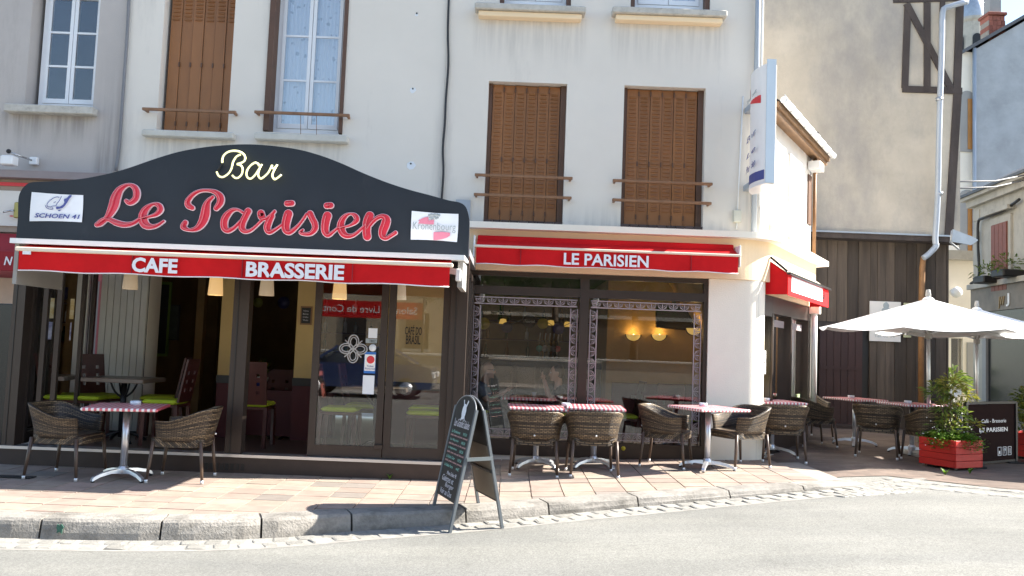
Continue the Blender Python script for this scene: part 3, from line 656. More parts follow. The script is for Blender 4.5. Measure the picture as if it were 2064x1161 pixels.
# ---- middle house
MH = thing('middle_house', 'beige grey rendered house above the dark curved sign with folded brown shutters', 'house', (XL, HF, 0))
w1 = (XA(324,130), XA(467,130), ZA(390,264), ZA(390,-45)); w2 = (XA(538,130), XA(697,130), ZA(600,268), ZA(600,-45))
open_in = [(XA(298,650), XA(452,650), .15, 2.35), (XA(468,650), XA(601,650), .15, 2.35), (XA(630,650), XA(778,650), .15, 2.35)]
b = MB(); wall_holes(b, XL, XM-.002, -.2, ZTOP, HF, .35, [w1, w2] + [(a, c, -.2, e) for a, c, d, e in open_in]); b.build('wall', MT['plaster'], MH)
shutters(MH, w1[0]+.04, w1[1], w1[2]+.01, w1[3], HF+.14, 6, .74, .97)
sill(MH, XA(286,268,HF-.1), XA(471,270,HF-.1), ZA(380,277,HF-.1), ZA(380,264,HF-.1), HF, .12)
rail(MH, XA(287,222,HF-.11), XA(476,226,HF-.11), ZA(380,223,HF-.11), HF)
casement(MH, w2[0]+.07, w2[1]-.05, w2[2]+.02, w2[3], HF+.2, 3, 'glass_lace', 'lace')
for (x0, x1) in ((w2[0]+.003, w2[0]+.075), (w2[1]-.05, w2[1]-.003)):
    MB().box(x0, x1, HF-.02, HF+.19, w2[2]+.015, w2[3]).build('folded_shutter', MT['shutter_dark'], MH)
sill(MH, XA(513,274,HF-.1), XA(701,278,HF-.1), ZA(600,284,HF-.1), ZA(600,270,HF-.1), HF, .12)
rail(MH, XA(513,227,HF-.11), XA(705,231,HF-.11), ZA(600,229,HF-.11), HF)
for x in (606, 638): MB().tube([(XA(x,232,HF-.11), HF-.11, ZA(x,232,HF-.11)), (XA(x,272,HF-.11), HF-.11, ZA(x,272,HF-.11))], .004, 5).build('rail_wire', MT['railpaint'], MH)
MB().box(XL+.01, XM, HF+.35, HF+6, 2.72, ZTOP-.01).build('rear_block', MT['plaster'], MH)
# patched holes in the render
for (x, y, s) in ((828,333,.07),(832,182,.05),(840,30,.03)):
    b = MB(); c = at(x, y, HF); b.extr([(c.x+s*math.cos(k*.9)*random.uniform(.6,1), HF-.004, c.z+s*math.sin(k*.9)*random.uniform(.6,1)) for k in range(7)], (0,.003,0)); b.build('patch', MT['cloth_white'], MH)
    b = MB(); b.lathe([(.012,0),(.012,.004)], (0,0,0), 8); b.add([(0,0,.004)], []); b.xf(Matrix.Translation((c.x, HF-.005, c.z+.02)) @ Matrix.Rotation(R(90),4,'X')); b.box(c.x-.01,c.x+.01,HF-.007,HF-.0045,c.z+.01,c.z+.03); b.build('bolt_hole', MT['iron'], MH)

# ---- corner house (right)
CH = thing('corner_house', 'beige corner house with two closed brown shutters above cream ground floor', 'house', (XM, HF, 0))
c1 = (XA(980,300), XA(1139,300), ZA(1060,450), ZA(1060,166)); c2 = (XA(1255,300), XA(1420,300), ZA(1335,459), ZA(1340,175))
u1 = (XA(1008,-20), XA(1152,-20), ZA(1070,9), ZTOP-.8); u2 = (XA(1272,-20), XA(1432,-20), ZA(1350,18), ZTOP-.8)
wx0, wx1, wz0, wz1 = XA(943,700), XA(1424,720), gp(1)+.02, ZA(1200,554)
b = MB(); wall_holes(b, XM, XR, -.2, ZTOP, HF, .3, [c1, c2, u1, u2, (wx0, wx1, wz0, wz1)]); b.build('wall', MT['plaster'], CH)
for (w_, lb) in ((c1, 0), (c2, 1)):
    MB().box(w_[0]+.002, w_[0]+.05, HF+.1, HF+.2, w_[2]+.03, w_[3]-.002).build('shutter_frame', MT['shutter_dark'], CH)
    MB().box(w_[1]-.075, w_[1]-.004, HF+.1, HF+.2, w_[2]+.03, w_[3]-.002).build('shutter_frame', MT['shutter_dark'], CH)
    shutters(CH, w_[0]+.055, w_[1]-.08, w_[2]+.05, w_[3]-.01, HF+.13, 6, .1, .95)
    for k in range(9):
        x = lerp(w_[0], w_[1], k/9); MB().box(x+.004, x+(w_[1]-w_[0])/9-.006, HF-.012, HF+.09, w_[2]-.02, w_[2]+.03).build('sill_brick', M('dark sill brick', (.07,.045,.04), .7, rnd=.3), CH)
for (xa, ya, xb, yb) in ((957,352,1154,360),(955,392,1152,399),(1235,365,1436,370),(1234,404,1434,409)):
    rail(CH, XA(xa,ya,HF-.11), XA(xb,yb,HF-.11), ZA((xa+xb)/2,(ya+yb)/2,HF-.11), HF)
for (w_, xa, ya, xb, yb) in ((u1,957,10,1181,20),(u2,1235,18,1466,28)):
    x0, x1 = XA(xa,ya,HF-.16), XA(xb,yb,HF-.16); zt = ZA((xa+xb)/2,(ya+yb)/2-6,HF-.16)
    MB().bbox(x0, x1, HF-.18, HF+.05, zt-.085, zt, .012).build('window_sill', MT['stone'], CH)
    MB().bbox(x0+.05, x1-.05, HF-.13, HF+.02, zt-.16, zt-.087, .01).build('sill_corbel', MT['cream'], CH)
    casement(CH, w_[0]+.06, w_[1]-.06, w_[2]+.03, w_[3], HF+.16, 4, 'glass_lace', 'lace')
    MB().box(w_[0]+.002, w_[0]+.058, HF+.02, HF+.14, w_[2]+.01, w_[3]).build('folded_shutter', MT['shutter_dark'], CH)
    MB().box(w_[1]-.058, w_[1]-.002, HF+.02, HF+.14, w_[2]+.01, w_[3]).build('folded_shutter', MT['shutter_dark'], CH)
MB().box(XM, XR-.002, HF+.3, HF+6, 2.75, ZTOP-.01).build('rear_block', MT['plaster'], CH)
# cornice and cream ground floor facing, rounded at the corner, running on along the wing
WD = Vector((.515, .857, 0)).normalized(); WN = Vector((WD.y, -WD.x, 0))
C0 = Vector((XR-.02, HF, 0)); WL = 3.2
def corner_path(off, x0, rad=.42, n=14, length=WL):      # front line, rounded corner, side line (offset outwards)
    a = Vector((x0, HF-off, 0)); k = C0 + (WN+Vector((0,-1,0))).normalized()*off/math.cos(.5*math.acos(max(-1,min(1,WN.dot(Vector((0,-1,0)))))))
    p1 = k - Vector((rad,0,0)); p2 = k + WD*rad; pts = [a, p1]
    for i in range(1, n): t = i/n; pts.append(p1*(1-t)**2 + k*2*t*(1-t) + p2*t*t)
    pts += [p2, k + WD*length]; return pts
zc = ZA(1240, 462, HF-.22)
def strip(b, path_o, path_i, z0, z1):
    n = len(path_o); vs_ = []
    for o_, i_ in zip(path_o, path_i): vs_ += [(o_.x,o_.y,z0),(o_.x,o_.y,z1),(i_.x,i_.y,z1),(i_.x,i_.y,z0)]
    fs = [(4*k+j, 4*k+4+j, 4*k+4+(j+1) % 4, 4*k+(j+1) % 4) for k in range(n-1) for j in range(4)] + [(3,2,1,0), (4*n-4,4*n-3,4*n-2,4*n-1)]
    b.add(vs_, fs); return b
strip(MB(), corner_path(.26, XM+.28, length=WL+.3), corner_path(0.02, XM+.28, length=WL+.3), zc-.05, zc+.03).build('cornice', MT['cream_light'], CH)
strip(MB(), corner_path(.10, XM+.28), corner_path(.0005, XM+.28), ZA(1200,552,HF-.1), zc-.05).build('fascia', MT['cream'], CH)
pl = corner_path(.05, wx1+.002, .2, length=.21); pi_ = corner_path(-.2, wx1+.002, .2, length=.21)
strip(MB(), pl, pi_, gp(3)-.1, ZA(1200,552,HF-.1)-.002).build('corner_pillar', MT['cream_light'], CH)
for o_ in list(CH.children):
    if o_.name.startswith('corner_pillar'): 
        for p_ in o_.data.polygons: p_.use_smooth = abs(p_.normal.z) < .5
        o_.modifiers.new('edges', 'EDGE_SPLIT').split_angle = R(35)
# pipes, cables and boxes on the front
MB().tube([(XR-.1, HF-.06, zc+.04), (XR-.1, HF-.06, ZTOP)], .035, 10).build('rain_pipe', MT['zinc_pale'], CH)
MB().tube([(XR-.03, HF-.04, zc+.4), (XR-.03, HF-.04, ZTOP)], .014, 8).build('conduit', MT['whitemetal'], CH)
q0, q1 = at(1497,195,HF), at(1484,462,HF)
MB().tube([(q0.x,HF-.02,q0.z),(q1.x,HF-.02,q1.z)], .009, 6).build('conduit', MT['whitemetal'], CH)
q = at(1484,437,HF); MB().bbox(q.x-.05,q.x+.05,HF-.07,HF-.002,q.z-.08,q.z+.08,.008).build('junction_box', M('pale junction box', (.6,.58,.48), .6), CH)
q = at(934,430,HF); MB().box(q.x-.1,q.x+.09,HF-.05,HF-.002,q.z-.22,q.z+.17).build('zinc_cover', MT['zinc'], CH)
cb = [(XA(x,y), HF-.025+random.uniform(-.006,.006), ZA(x,y)) for x, y in ((906,-30),(903,60),(904,130),(899,200),(897,250),(893,300),(894,350),(889,420))]
tag(MB().tube(smooth_pts(cb,4), .016, 6).build('wall_cable', MT['cable']), 'black cable running down between beige facades right of the sign', 'cable')
cb = [(XA(x,y), HF-.03, ZA(x,y)) for x, y in ((263,-20),(258,80),(253,150),(248,220),(243,290),(236,345))]
tag(MB().tube(smooth_pts(cb,4), .02, 6).build('wall_cable', MT['cable_grey']), 'thick grey cable clipped to the wall joint beside left window', 'cable')
# floodlight on left house
FLt = thing('wall_floodlight', 'small white floodlight on a thin arm over left shop cornice', 'lamp', at(60,325,HF))
q = at(20,322,HF-.35); e = at(72,326,HF)
MB().bbox(q.x-.1,q.x+.06,HF-.4,HF-.26,q.z-.07,q.z+.05,.012).build('lamp_body', MT['whitemetal'], FLt)
MB().tube([(e.x,HF-.03,e.z),(q.x-.02,HF-.34,q.z+.1)], .012, 6).build('arm', MT['metal_bar'], FLt); MB().bbox(e.x-.05,e.x+.05,HF-.07,HF-.003,e.z-.05,e.z+.05,.008).build('base_box', MT['whitemetal'], FLt)
MB().ball((q.x-.03,HF-.34,q.z+.11),.03).build('sensor', MT['iron'], FLt)

# ---- big shop window of the corner house
SW = thing('shop_window', 'wide brown framed cafe window with pale ornamental border on glass', 'window', ((wx0+wx1)/2, HF, wz0))
yf = HF-.02; fr_w = .06; xm0, xm1 = XA(1166,700), XA(1184,700); zt0, zt1 = ZA(1180,600), ZA(1180,583); zb = wz0+.2
bars = MB().box(wx0, wx0+.03, yf, yf+.1, wz0, wz1).box(wx1-.05, wx1, yf, yf+.1, wz0, wz1).box(wx0+.03, wx1-.05, yf+.001, yf+.099, wz1-.06, wz1).box(wx0+.03, wx1-.05, yf, yf+.1, wz0, zb)
bars.box(wx0+.03, xm0, yf+.001, yf+.099, zt0, zt1).box(xm1, wx1-.05, yf+.001, yf+.099, zt0, zt1).box(xm0, xm1, yf-.006, yf+.1, zb, wz1-.06)
bars.build('window_frame', MT['bronze'], SW)
for (a, c) in ((wx0+.03, xm0), (xm1, wx1-.05)):
    big = MB().box(a, c, yf+.045, yf+.053, zb, zt0).build('pane', MT['glass_shop'], SW)
    MB().box(a, c, yf+.045, yf+.053, zt1, wz1-.06).build('pane', MT['glass_shop'], SW)
    o = MB(); bw = .1; y_ = yf+.041
    def band(p0, d, n_, L, wdt):      # two fillets with pairs of lens shaped petals between
        for s in (0, wdt-.014):
            q0 = p0 + n_*s; o.add([q0, q0+d*L, q0+d*L+n_*.014, q0+n_*.014], [(0,1,2,3)])
        k = max(1, int(round(L/.15))); st = L/k
        for i in range(k):
            c_ = p0 + d*(i+.5)*st
            for sg in (-1, 1):
                for (l0, l1, th) in ((.0, .9, .016), (.12, .5, .01)):
                    A = c_ + n_*(wdt*.9); B = c_ + d*(sg*st*.48*(1-l0)) + n_*(wdt*.15); mid = (A+B)/2; pn = (B-A).normalized(); pp = Vector((-pn.z,0,pn.x))
                    for e_ in (-1, 1):
                        m1 = mid + pp*(e_*.018*l1+.0); o.add([A, m1+pp*th*.3, B, m1-pp*th*.3], [(0,1,2,3)])
            o.add([c_+n_*(wdt*.2)-d*.008, c_+n_*(wdt*.2)+d*.008, c_+n_*(wdt*.85)+d*.003, c_+n_*(wdt*.85)-d*.003], [(0,1,2,3)])
    X_, Z_ = Vector((1,0,0)), Vector((0,0,1))
    band(Vector((a+.03, y_, zt0-.03)), X_, -Z_, c-a-.06, bw)
    band(Vector((a+.03, y_, zb+.03)), X_, Z_, c-a-.06, bw)
    band(Vector((a+.02, y_-.0006, zt0-.15)), -Z_, X_, zt0-zb-.3, bw)
    band(Vector((c-.02, y_-.0006, zt0-.15)), -Z_, -X_, zt0-zb-.3, bw)
    for xq in (a+.07, c-.07):
        o.add([(xq-.03,y_-.001,zt0-.06),(xq+.03,y_-.001,zt0-.06),(xq+.03,y_-.001,zt0-.072),(xq-.03,y_-.001,zt0-.072)], [(0,1,2,3)])
        o.add([(xq-.03,y_-.001,zt0-.11),(xq+.03,y_-.001,zt0-.11),(xq+.03,y_-.001,zt0-.122),(xq-.03,y_-.001,zt0-.122)], [(0,1,2,3)])
    o.build('glass_ornament', MT['frost'], big)
q = at(1256,921,yf-.01); b = MB(); b.lathe([(.001,0),(.028,0),(.028,.004),(.001,.004)], (0,0,0), 14); b.xf(Matrix.Translation((q.x,yf-.002,zb-.06)) @ Matrix.Rotation(R(90),4,'X')); b.build('yellow_sticker', M('yellow sticker', (.6,.5,.03), .5), SW)

# ---- side wing behind the corner
WG = thing('side_wing', 'low sunlit white wing with timber eaves along the side street', 'house', C0)
W = lambda t, off=0: C0 + WD*t + WN*off
ze0 = 4.72
def wq(b, t0, t1, z0, z1, off0, off1):                # box along the wing wall
    p = [W(t0,off0), W(t1,off0), W(t1,off1), W(t0,off1)]
    b.extr([(q.x,q.y,z0) for q in p], (0,0,z1-z0)); return b
b = MB(); wq(b, 0.03, WL, 2.9, ze0, -.3, 0); b.build('upper_wall', MT['wing_wall'], WG)
wq(MB(), .3, WL, 2.28, 2.9, -.3, .03).build('fascia', MT['cream'], WG)
eb = W(WL, -.3); back = [W(WL,-.001), Vector((XR+2.2, 16.9, 0)), Vector((XR-.1, 16.9, 0)), Vector((XR-.1, HF+.35, 0)), W(.4,-.32), W(WL,-.32)]
bw_ = MB(); bw_.extr([(p.x,p.y,2.92) for p in (W(WL-.01,-.31), Vector((XR+1.9,16.75,0)), Vector((XR+.01,16.75,0)), Vector((XR+.01,HF+.35,0)), W(.3,-.31))], (0,0,ze0-2.95)); bw_.build('rear_block', MT['wing_wall'], WG)
# end wall returning to the timber house
e0 = W(WL, 0); e1 = Vector((e0.x*16.7/e0.y-.06, 16.7, 0)); dv = (e1-e0)
b = MB(); nn = Vector((dv.y,-dv.x,0)).normalized(); b.extr([(p.x,p.y,gp(4)-.1) for p in (e0, e1, e1-nn*.25, e0-nn*.25)], (0,0,ze0)); b.build('end_wall', MT['wing_wall'], WG)
# eaves
b = MB(); wq(b, -.02, WL+.25, ze0-.02, ze0+.05, 0.002, .24); b.build('soffit', MT['wood_soffit'], WG)
wq(MB(), -.02, WL+.25, ze0-.08, ze0-.022, .16, .2).build('fascia_board', MT['wood_soffit'], WG)
b = MB(); b.extr([(W(-.02,.26).x,W(-.02,.26).y,ze0+.055),(W(-.02,-1.6).x,W(-.02,-1.6).y,ze0+1.25),(W(-.02,-1.6).x,W(-.02,-1.6).y,ze0+1.17),(W(-.02,.26).x,W(-.02,.26).y,ze0+.052)], WD*(WL+.3)); b.build('roof', MT['slate'], WG)
gpp = [W(-.02+i*(WL+.25)/8, .3) for i in range(9)]
gt = MB(); gt.tube([(p.x,p.y,ze0+.06) for p in gpp], .045, 10); gtr = gt.build('gutter_pipe', MT['whitemetal'], WG)
for p in gpp: MB().tube([(p.x-.02,p.y-.02,ze0-.0),(p.x+.03,p.y-.05,ze0+.06),(p.x+.01,p.y,ze0+.125)], .008, 5).build('gutter_hook', MT['zinc'], gtr)
# windows with closed white shutters upstairs
for t0 in (.55, 1.6):
    wq(MB(), t0, t0+.38, 3.25, 4.45, .001, .03).build('shutter_leaf', MT['wing_wall'], WG); wq(MB(), t0+.39, t0+.77, 3.25, 4.45, .001, .03).build('shutter_leaf', MT['wing_wall'], WG)
    wq(MB(), t0-.04, t0+.81, 3.17, 3.24, .001, .06).build('window_sill', MT['stone'], WG)
wq(MB(), WL-.3, WL-.05, 3.6, 4.4, .001, .025).build('narrow_window', MT['shutter_dark'], WG)
pq = W(WL-.02,.06); MB().tube([(pq.x,pq.y,ze0),(pq.x,pq.y,2.9)], .03, 8).build('rain_pipe', MT['rust_pipe'], WG)
wq(MB(), WL-.35, WL-.02, ze0-.25, ze0-.12, .02, .2).build('loudspeaker', MT['whitemetal'], WG)
# ground floor of the wing: dark recess with door, then window
zg = gp(4)
wq(MB(), .84, WL, zg-.1, zg+.25, -.28, .0).build('plinth', MT['plinth'], WG)
wq(MB(), .84, WL-.02, 2.05, 2.279, -.25, .0).build('lintel', MT['bronze'], WG)
for t0, t1 in ((.8,.88),(1.9,1.98),(WL-.1,WL-.02)): wq(MB(), t0, t1, zg+.25, 2.05, -.2, .005).build('window_post', MT['bronze'], WG)
for t0, t1 in ((.88,1.9),(1.98,WL-.1)):
    wq(MB(), t0, t1, zg+.25, 2.05, -.1, -.092).build('pane', MT['glass_shop'], WG)
    wq(MB(), t0+.04, t1-.04, 1.88, 1.98, -.0915, -.09).build('glass_ornament', MT['frost'], WG)
wq(MB(), .22, .84, 2.0, 2.279, -.1, .0).build('door_lintel', MT['black_rail'], WG)
wq(MB(), .9, WL-.1, zg+.25, 1.0, -.5, -.45).build('inner_dado', MT['red_dado'], WG); wq(MB(), .9, WL-.1, 1.0, 2.2, -.5, -.45).build('inner_wall', MT['yellow_wall'], WG)
dr = wq(MB(), .24, .78, zg+.02, 1.99, -.24, -.2).build('side_door', MT['bronze'], WG)
wq(MB(), .40, .44, zg+.3, 1.6, -.199, -.19).build('door_strip', M('yellow door strip', (.75,.5,.03), .4), dr); wq(MB(), .52, .62, zg+.9, 1.7, -.199, -.19).build('door_strip', M('yellow door panel', (.75,.5,.03), .4), dr)
wq(MB(), .52, .62, zg+.1, zg+.88, -.199, -.19).build('door_strip', MT['ink_red'], dr)
wq(MB(), .215, .235, zg-.05, 2.0, -.3, -.02).build('door_jamb', MT['black_rail'], WG); wq(MB(), .785, .799, zg-.05, 2.0, -.3, -.02).build('door_jamb', MT['black_rail'], WG)
wq(MB(), .24, .83, zg-.1, zg+.004, -.3, .04).build('door_step', MT['stone'], WG)
q = W(.86,.012); s = wq(MB(), .3, .5, 1.22, 1.53, -.012, -.004).build('notice_plate', MT['ink_white'], WG)
b = MB(); cc = W(.40,-.0035); n_ = 20
ring = [cc + WD*(.055*math.cos(2*math.pi*k/n_)) + Vector((0,0,1.39+.055*math.sin(2*math.pi*k/n_))) for k in range(n_+1)]
b.tube(ring, .007, 5, caps=False); b.tube([cc+WD*-.037+Vector((0,0,1.427)), cc+WD*.037+Vector((0,0,1.353))], .006, 5); b.build('no_smoking_mark', MT['ink_black'], s)
pq = W(WL+.02,.07); MB().tube([(pq.x,pq.y,2.25),(pq.x,pq.y,zg+.55)], .05, 10).build('downpipe', MT['whitemetal'], WG)
wq(MB(), WL-.05, WL+.09, 2.17, 2.3, .005, .16).build('pipe_head', MT['cream_light'], WG)
wq(MB(), 2.7, 2.95, zg+.27, zg+.75, -.085, -.08).build('blue_poster', M('blue poster', (.05,.3,.5), .4, col2=(.6,.6,.15), scale=8), WG)

streaks(MT['plaster'], [(XA(286,268), XA(471,268), ZA(380,279), ZA(380,279)-.7), (XA(513,275), XA(701,275), ZA(600,285), ZA(600,285)-.7), (XA(960,12), XA(1180,12), ZA(1070,36), ZA(1070,36)-.8), (XA(1236,20), XA(1466,20), ZA(1350,44), ZA(1350,44)-.8),
    (XA(1140,440), XA(1250,440), zc, zc+.45), (XA(1425,440), XR, zc, zc+.3), (XM+.1, XA(972,440), zc, zc+.35), (XL-.05, XL+.12, 3.2, 5.2), (XM-.08, XM+.1, 3.3, 5.5), (XR-.25, XR, 3.0, 6.0)], (.27,.25,.23), .36)
streaks(MT['plaster_left'], [(XA(8,225), XA(188,225), ZA(100,229), ZA(100,229)-.5), (XL-.3, XL, 3.0, 5.5), (XL-3, XL, 2.9, 3.4)], (.15,.13,.12), .55)

# ================================================================== LETTERING
_tc = {}
def text(s, name, mat, parent, p00, U, V, d=.004, bold=.0, shear=0., keep=False):
    """flat lettering fitted to the frame p00, p00+U, p00+V, thickness d towards the viewer side U x V"""
    cu = bpy.data.curves.new('t', 'FONT'); cu.body = s; cu.size = 1; cu.offset = bold; cu.shear = shear; cu.resolution_u = 3; cu.extrude = .01
    ob = bpy.data.objects.new('t', cu); me = bpy.data.meshes.new_from_object(ob)
    xs = [v.co.x for v in me.vertices]; ys = [v.co.y for v in me.vertices]
    x0, x1, y0, y1 = min(xs), max(xs), min(ys), max(ys)
    U = Vector(U); V = Vector(V); n = U.cross(V).normalized(); p00 = Vector(p00); off = abs_loc(parent)
    if keep:                             # keep the letters' own proportions: V is the height, text centred in U
        k = V.length/(y1-y0)*(x1-x0)/U.length
        if k < 1: p00 = p00 + U*(1-k)/2; U = U*k
    for v in me.vertices:
        v.co = p00 + U*((v.co.x-x0)/(x1-x0)) + V*((v.co.y-y0)/(y1-y0)) + n*(d if v.co.z > 0 else 0.0002) - off
    me.materials.clear(); me.materials.append(mat)
    o = bpy.data.objects.new(name, me); COL.objects.link(o); o.parent = parent
    bpy.data.objects.remove(ob); bpy.data.curves.remove(cu)
    return o
def text_px(s, name, mat, parent, Y, x0, x1, yb, yt, yb2=None, **k):
    a = at(x0, yb, Y); c = at(x1, yb2 or yb, Y); t_ = at(x0, yt, Y)
    z = (a.z+c.z)/2
    return text(s, name, mat, parent, (a.x, Y, z), (c.x-a.x, 0, 0), (0, 0, t_.z-a.z), **k)
def stroke(b, pts, y0, y1, extra=0., n=6):             # brush stroke of varying width standing on the sign face, (x, z, half width)
    S = smooth_pts(pts, n); L, Rr = [], []
    for i, (x, z, h) in enumerate(S):
        x0, z0, _ = S[max(i-1,0)]; x1, z1, _ = S[min(i+1,len(S)-1)]
        d = math.hypot(x1-x0, z1-z0) or 1; nx, nz = -(z1-z0)/d, (x1-x0)/d; h = h+extra
        L.append((x+nx*h, z+nz*h)); Rr.append((x-nx*h, z-nz*h))
    m = len(S); vs_ = [(x, y0, z) for x, z in L] + [(x, y0, z) for x, z in Rr] + [(x, y1, z) for x, z in L] + [(x, y1, z) for x, z in Rr]
    fs = []
    for i in range(m-1): fs += [(i, i+1, m+i+1, m+i), (2*m+i, 2*m+i+1, i+1, i), (m+i, m+i+1, 3*m+i+1, 3*m+i)]
    b.add(vs_, fs)
    for (x, z, h) in (S[0], S[-1]):                    # round ends
        h += extra; k = 14; c = [(x+h*math.cos(2*math.pi*j/k), z+h*math.sin(2*math.pi*j/k)) for j in range(k)]
        b.add([(p, y0-.0004, q) for p, q in c] + [(p, y1, q) for p, q in c], [tuple(range(k-1,-1,-1))] + [(j, (j+1) % k, (j+1) % k+k, j+k) for j in range(k)])

# ================================================================== GLAZED TERRACE
VR = thing('glazed_terrace', 'brown framed glazed cafe terrace with open folding doors under the red awning', 'veranda', (-2.8, VF, 0))
XV = lambda x, y=740: at(x, y, VF).x
vx0, vx1 = XV(17), XV(937)
zs_ = .2; zh = 2.3
MB().box(vx0, vx1, VF-.05, VF+.13, -.1, zs_-.03).build('plinth', MT['plinth'], VR)
MB().box(vx0, vx1, VF-.07, VF+.13, zs_-.03, zs_).build('threshold', MT['alu_sill'], VR)
MB().box(vx0+.03, vx1-.03, VF+.131, HF-.01, -.1, zs_-.04).build('floor', MT['floor_in'], VR)
for (a, c) in ((17,42),(464,496),(903,937)):
    x0, x1 = XV(a), XV(c); p_ = MB().box(x0, x1, VF-.02, VF+.12, zs_, zh).build('post', MT['bronze'], VR)
    MB().box(lerp(x0,x1,.3), lerp(x0,x1,.36), VF-.026, VF-.021, zs_, zh).build('groove', MT['black_rail'], p_)
MB().box(vx0, vx1, VF-.02, VF+.16, zh, zh+.12).build('header', MT['bronze'], VR)
MB().box(vx0, vx1, VF-.019, HF-.01, zh+.121, zh+.2).build('roof', MT['zinc'], VR)
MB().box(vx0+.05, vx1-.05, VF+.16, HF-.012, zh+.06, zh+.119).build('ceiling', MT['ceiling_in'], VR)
for k in range(9):
    x = XV(418)+k*.055; MB().box(x, x+.035, VF-.056, VF-.051, .03, .1).build('vent_slot', MT['black_rail'], VR)
def leaf_frame(name, p, q, z0, z1, st=.075, bot=.12, parent=VR, th=.05, pane='glass_shop'):
    """door leaf standing between plan points p and q"""
    p = Vector(p).to_3d(); q = Vector(q).to_3d(); d = (q-p); L = d.length; d.normalize(); n = Vector((d.y,-d.x,0))
    def sl(b, t0, t1, za, zb, o0=-th/2, o1=th/2): b.extr([tuple(p+d*t+n*o)[:2]+(za,) for t, o in ((t0,o0),(t1,o0),(t1,o1),(t0,o1))], (0,0,zb-za)); return b
    b = MB(); sl(b,0,st,z0,z1); sl(b,L-st,L,z0,z1); sl(b,st,L-st,z0,z0+bot,-th/2+.002,th/2-.002); sl(b,st,L-st,z1-.07,z1,-th/2+.002,th/2-.002)
    f = b.build(name, MT['bronze'], parent)
    sl(MB(),st,L-st,z0+bot,z1-.07,-.004,.004).build('pane', MT[pane], f)
    return f, sl, L
d1 = leaf_frame('sliding_door', (XV(627),VF+.05), (XV(776),VF+.05), zs_+.005, zh)
d2 = leaf_frame('sliding_door', (XV(778),VF+.05), (XV(902),VF+.05), zs_+.005, zh)
MB().bbox(XV(752,905), XV(770,905), VF-.01, VF+.02, zs_+.1, zs_+.15, .004).build('lock', MT['bronze'], d1[0])
# stickers and ornament on the closed door
def px_rect(name, x0, y0, x1, y1, Y, mat, parent, th=.003): 
    a = at(x0,y1,Y); c = at(x1,y0,Y); return MB().box(a.x, c.x, Y, Y+th, a.z, c.z).build(name, mat, parent)
ys = VF+.034
px_rect('sticker', 742, 662, 761, 681, ys, MT['cloth_white'], d1[0]); s_ = px_rect('sticker', 737, 683, 760, 691, ys, MT['ink_grey'], d1[0])
text_px('TIREZ', 'lettering', MT['ink_black'], s_, ys-.001, 744, 757, 690, 685, d=.001)
st = px_rect('sticker', 733, 710, 758, 752, ys, M('blue sticker', (.03,.16,.5), .4), d1[0]); px_rect('sticker_field', 734, 715, 757, 747, ys-.002, MT['ink_white'], st)
q = at(747,725,ys); MB().ball((q.x,ys-.003,q.z),.043,.006,.043).build('red_ball', MT['ink_red'], st)
text_px('Ticket', 'lettering', MT['ink_blue'], st, ys-.0035, 739, 753, 740, 736, d=.001); text_px('Restaurant', 'lettering', MT['ink_blue'], st, ys-.0035, 736, 756, 745, 741, d=.001)
px_rect('paper', 730, 757, 755, 794, ys, MT['cloth_white'], d1[0])
q = at(751,701,ys); b = MB(); b.lathe([(.001,0),(.04,0),(.04,.003),(.001,.003)], (0,0,0), 16); b.xf(Matrix.Translation((q.x,ys,q.z)) @ Matrix.Rotation(R(90),4,'X')); b.build('round_sticker', MT['cloth_white'], d1[0])
q = at(712,703,ys); b = MB()
for k in range(4):
    a = math.pi/2*k
    for (rr, wd, tr) in ((.075,.055,.007),(.05,.034,.006)):
        pts = [(q.x + math.cos(a)*(.075+rr*math.cos(t))-math.sin(a)*wd*math.sin(t), ys, q.z + math.sin(a)*(.075+rr*math.cos(t))+math.cos(a)*wd*math.sin(t)) for t in [2*math.pi*i/18 for i in range(19)]]
        b.tube(pts, tr, 4, caps=False)
    a += math.pi/4; b.tube([(q.x+math.cos(a)*.05, ys, q.z+math.sin(a)*.05), (q.x+math.cos(a)*.13, ys, q.z+math.sin(a)*.13)], .007, 4)
b.build('glass_rosette', M('frosted rosette', (.45,.43,.41), .6), d1[0])
# folded leaves at the left end, and the glazed left flank
xl = vx0+.1
fl = []
for k in range(3):
    fl.append(leaf_frame('folded_door', (xl+.03+k*.15, VF+.12), (xl+.0+k*.13, VF+.8), zs_+.005, zh, .06, .12)[0])
for k in range(3):
    leaf_frame('flank_window', (vx0+.03, VF+.13+k*.53), (vx0+.03, VF+.13+(k+1)*.53), zs_, zh, .05, .12)
for k in range(3):
    leaf_frame('flank_window', (vx1-.03, VF+.13+k*.53), (vx1-.03, VF+.13+(k+1)*.53), zs_, zh, .05, .12)
# papers on the folded leaf
q = at(144,622,VF+.5); MB().box(q.x-.05,q.x+.05,VF+.46,VF+.464,q.z-.12,q.z+.11).build('poster', M('orange poster', (.5,.3,.05), .6, col2=(.65,.6,.4), scale=14), VR)
MB().box(q.x-.045,q.x+.035,VF+.46,VF+.464,q.z-.36,q.z-.16).build('poster', M('blue white poster', (.12,.13,.3), .6, col2=(.6,.6,.65), scale=12), VR)

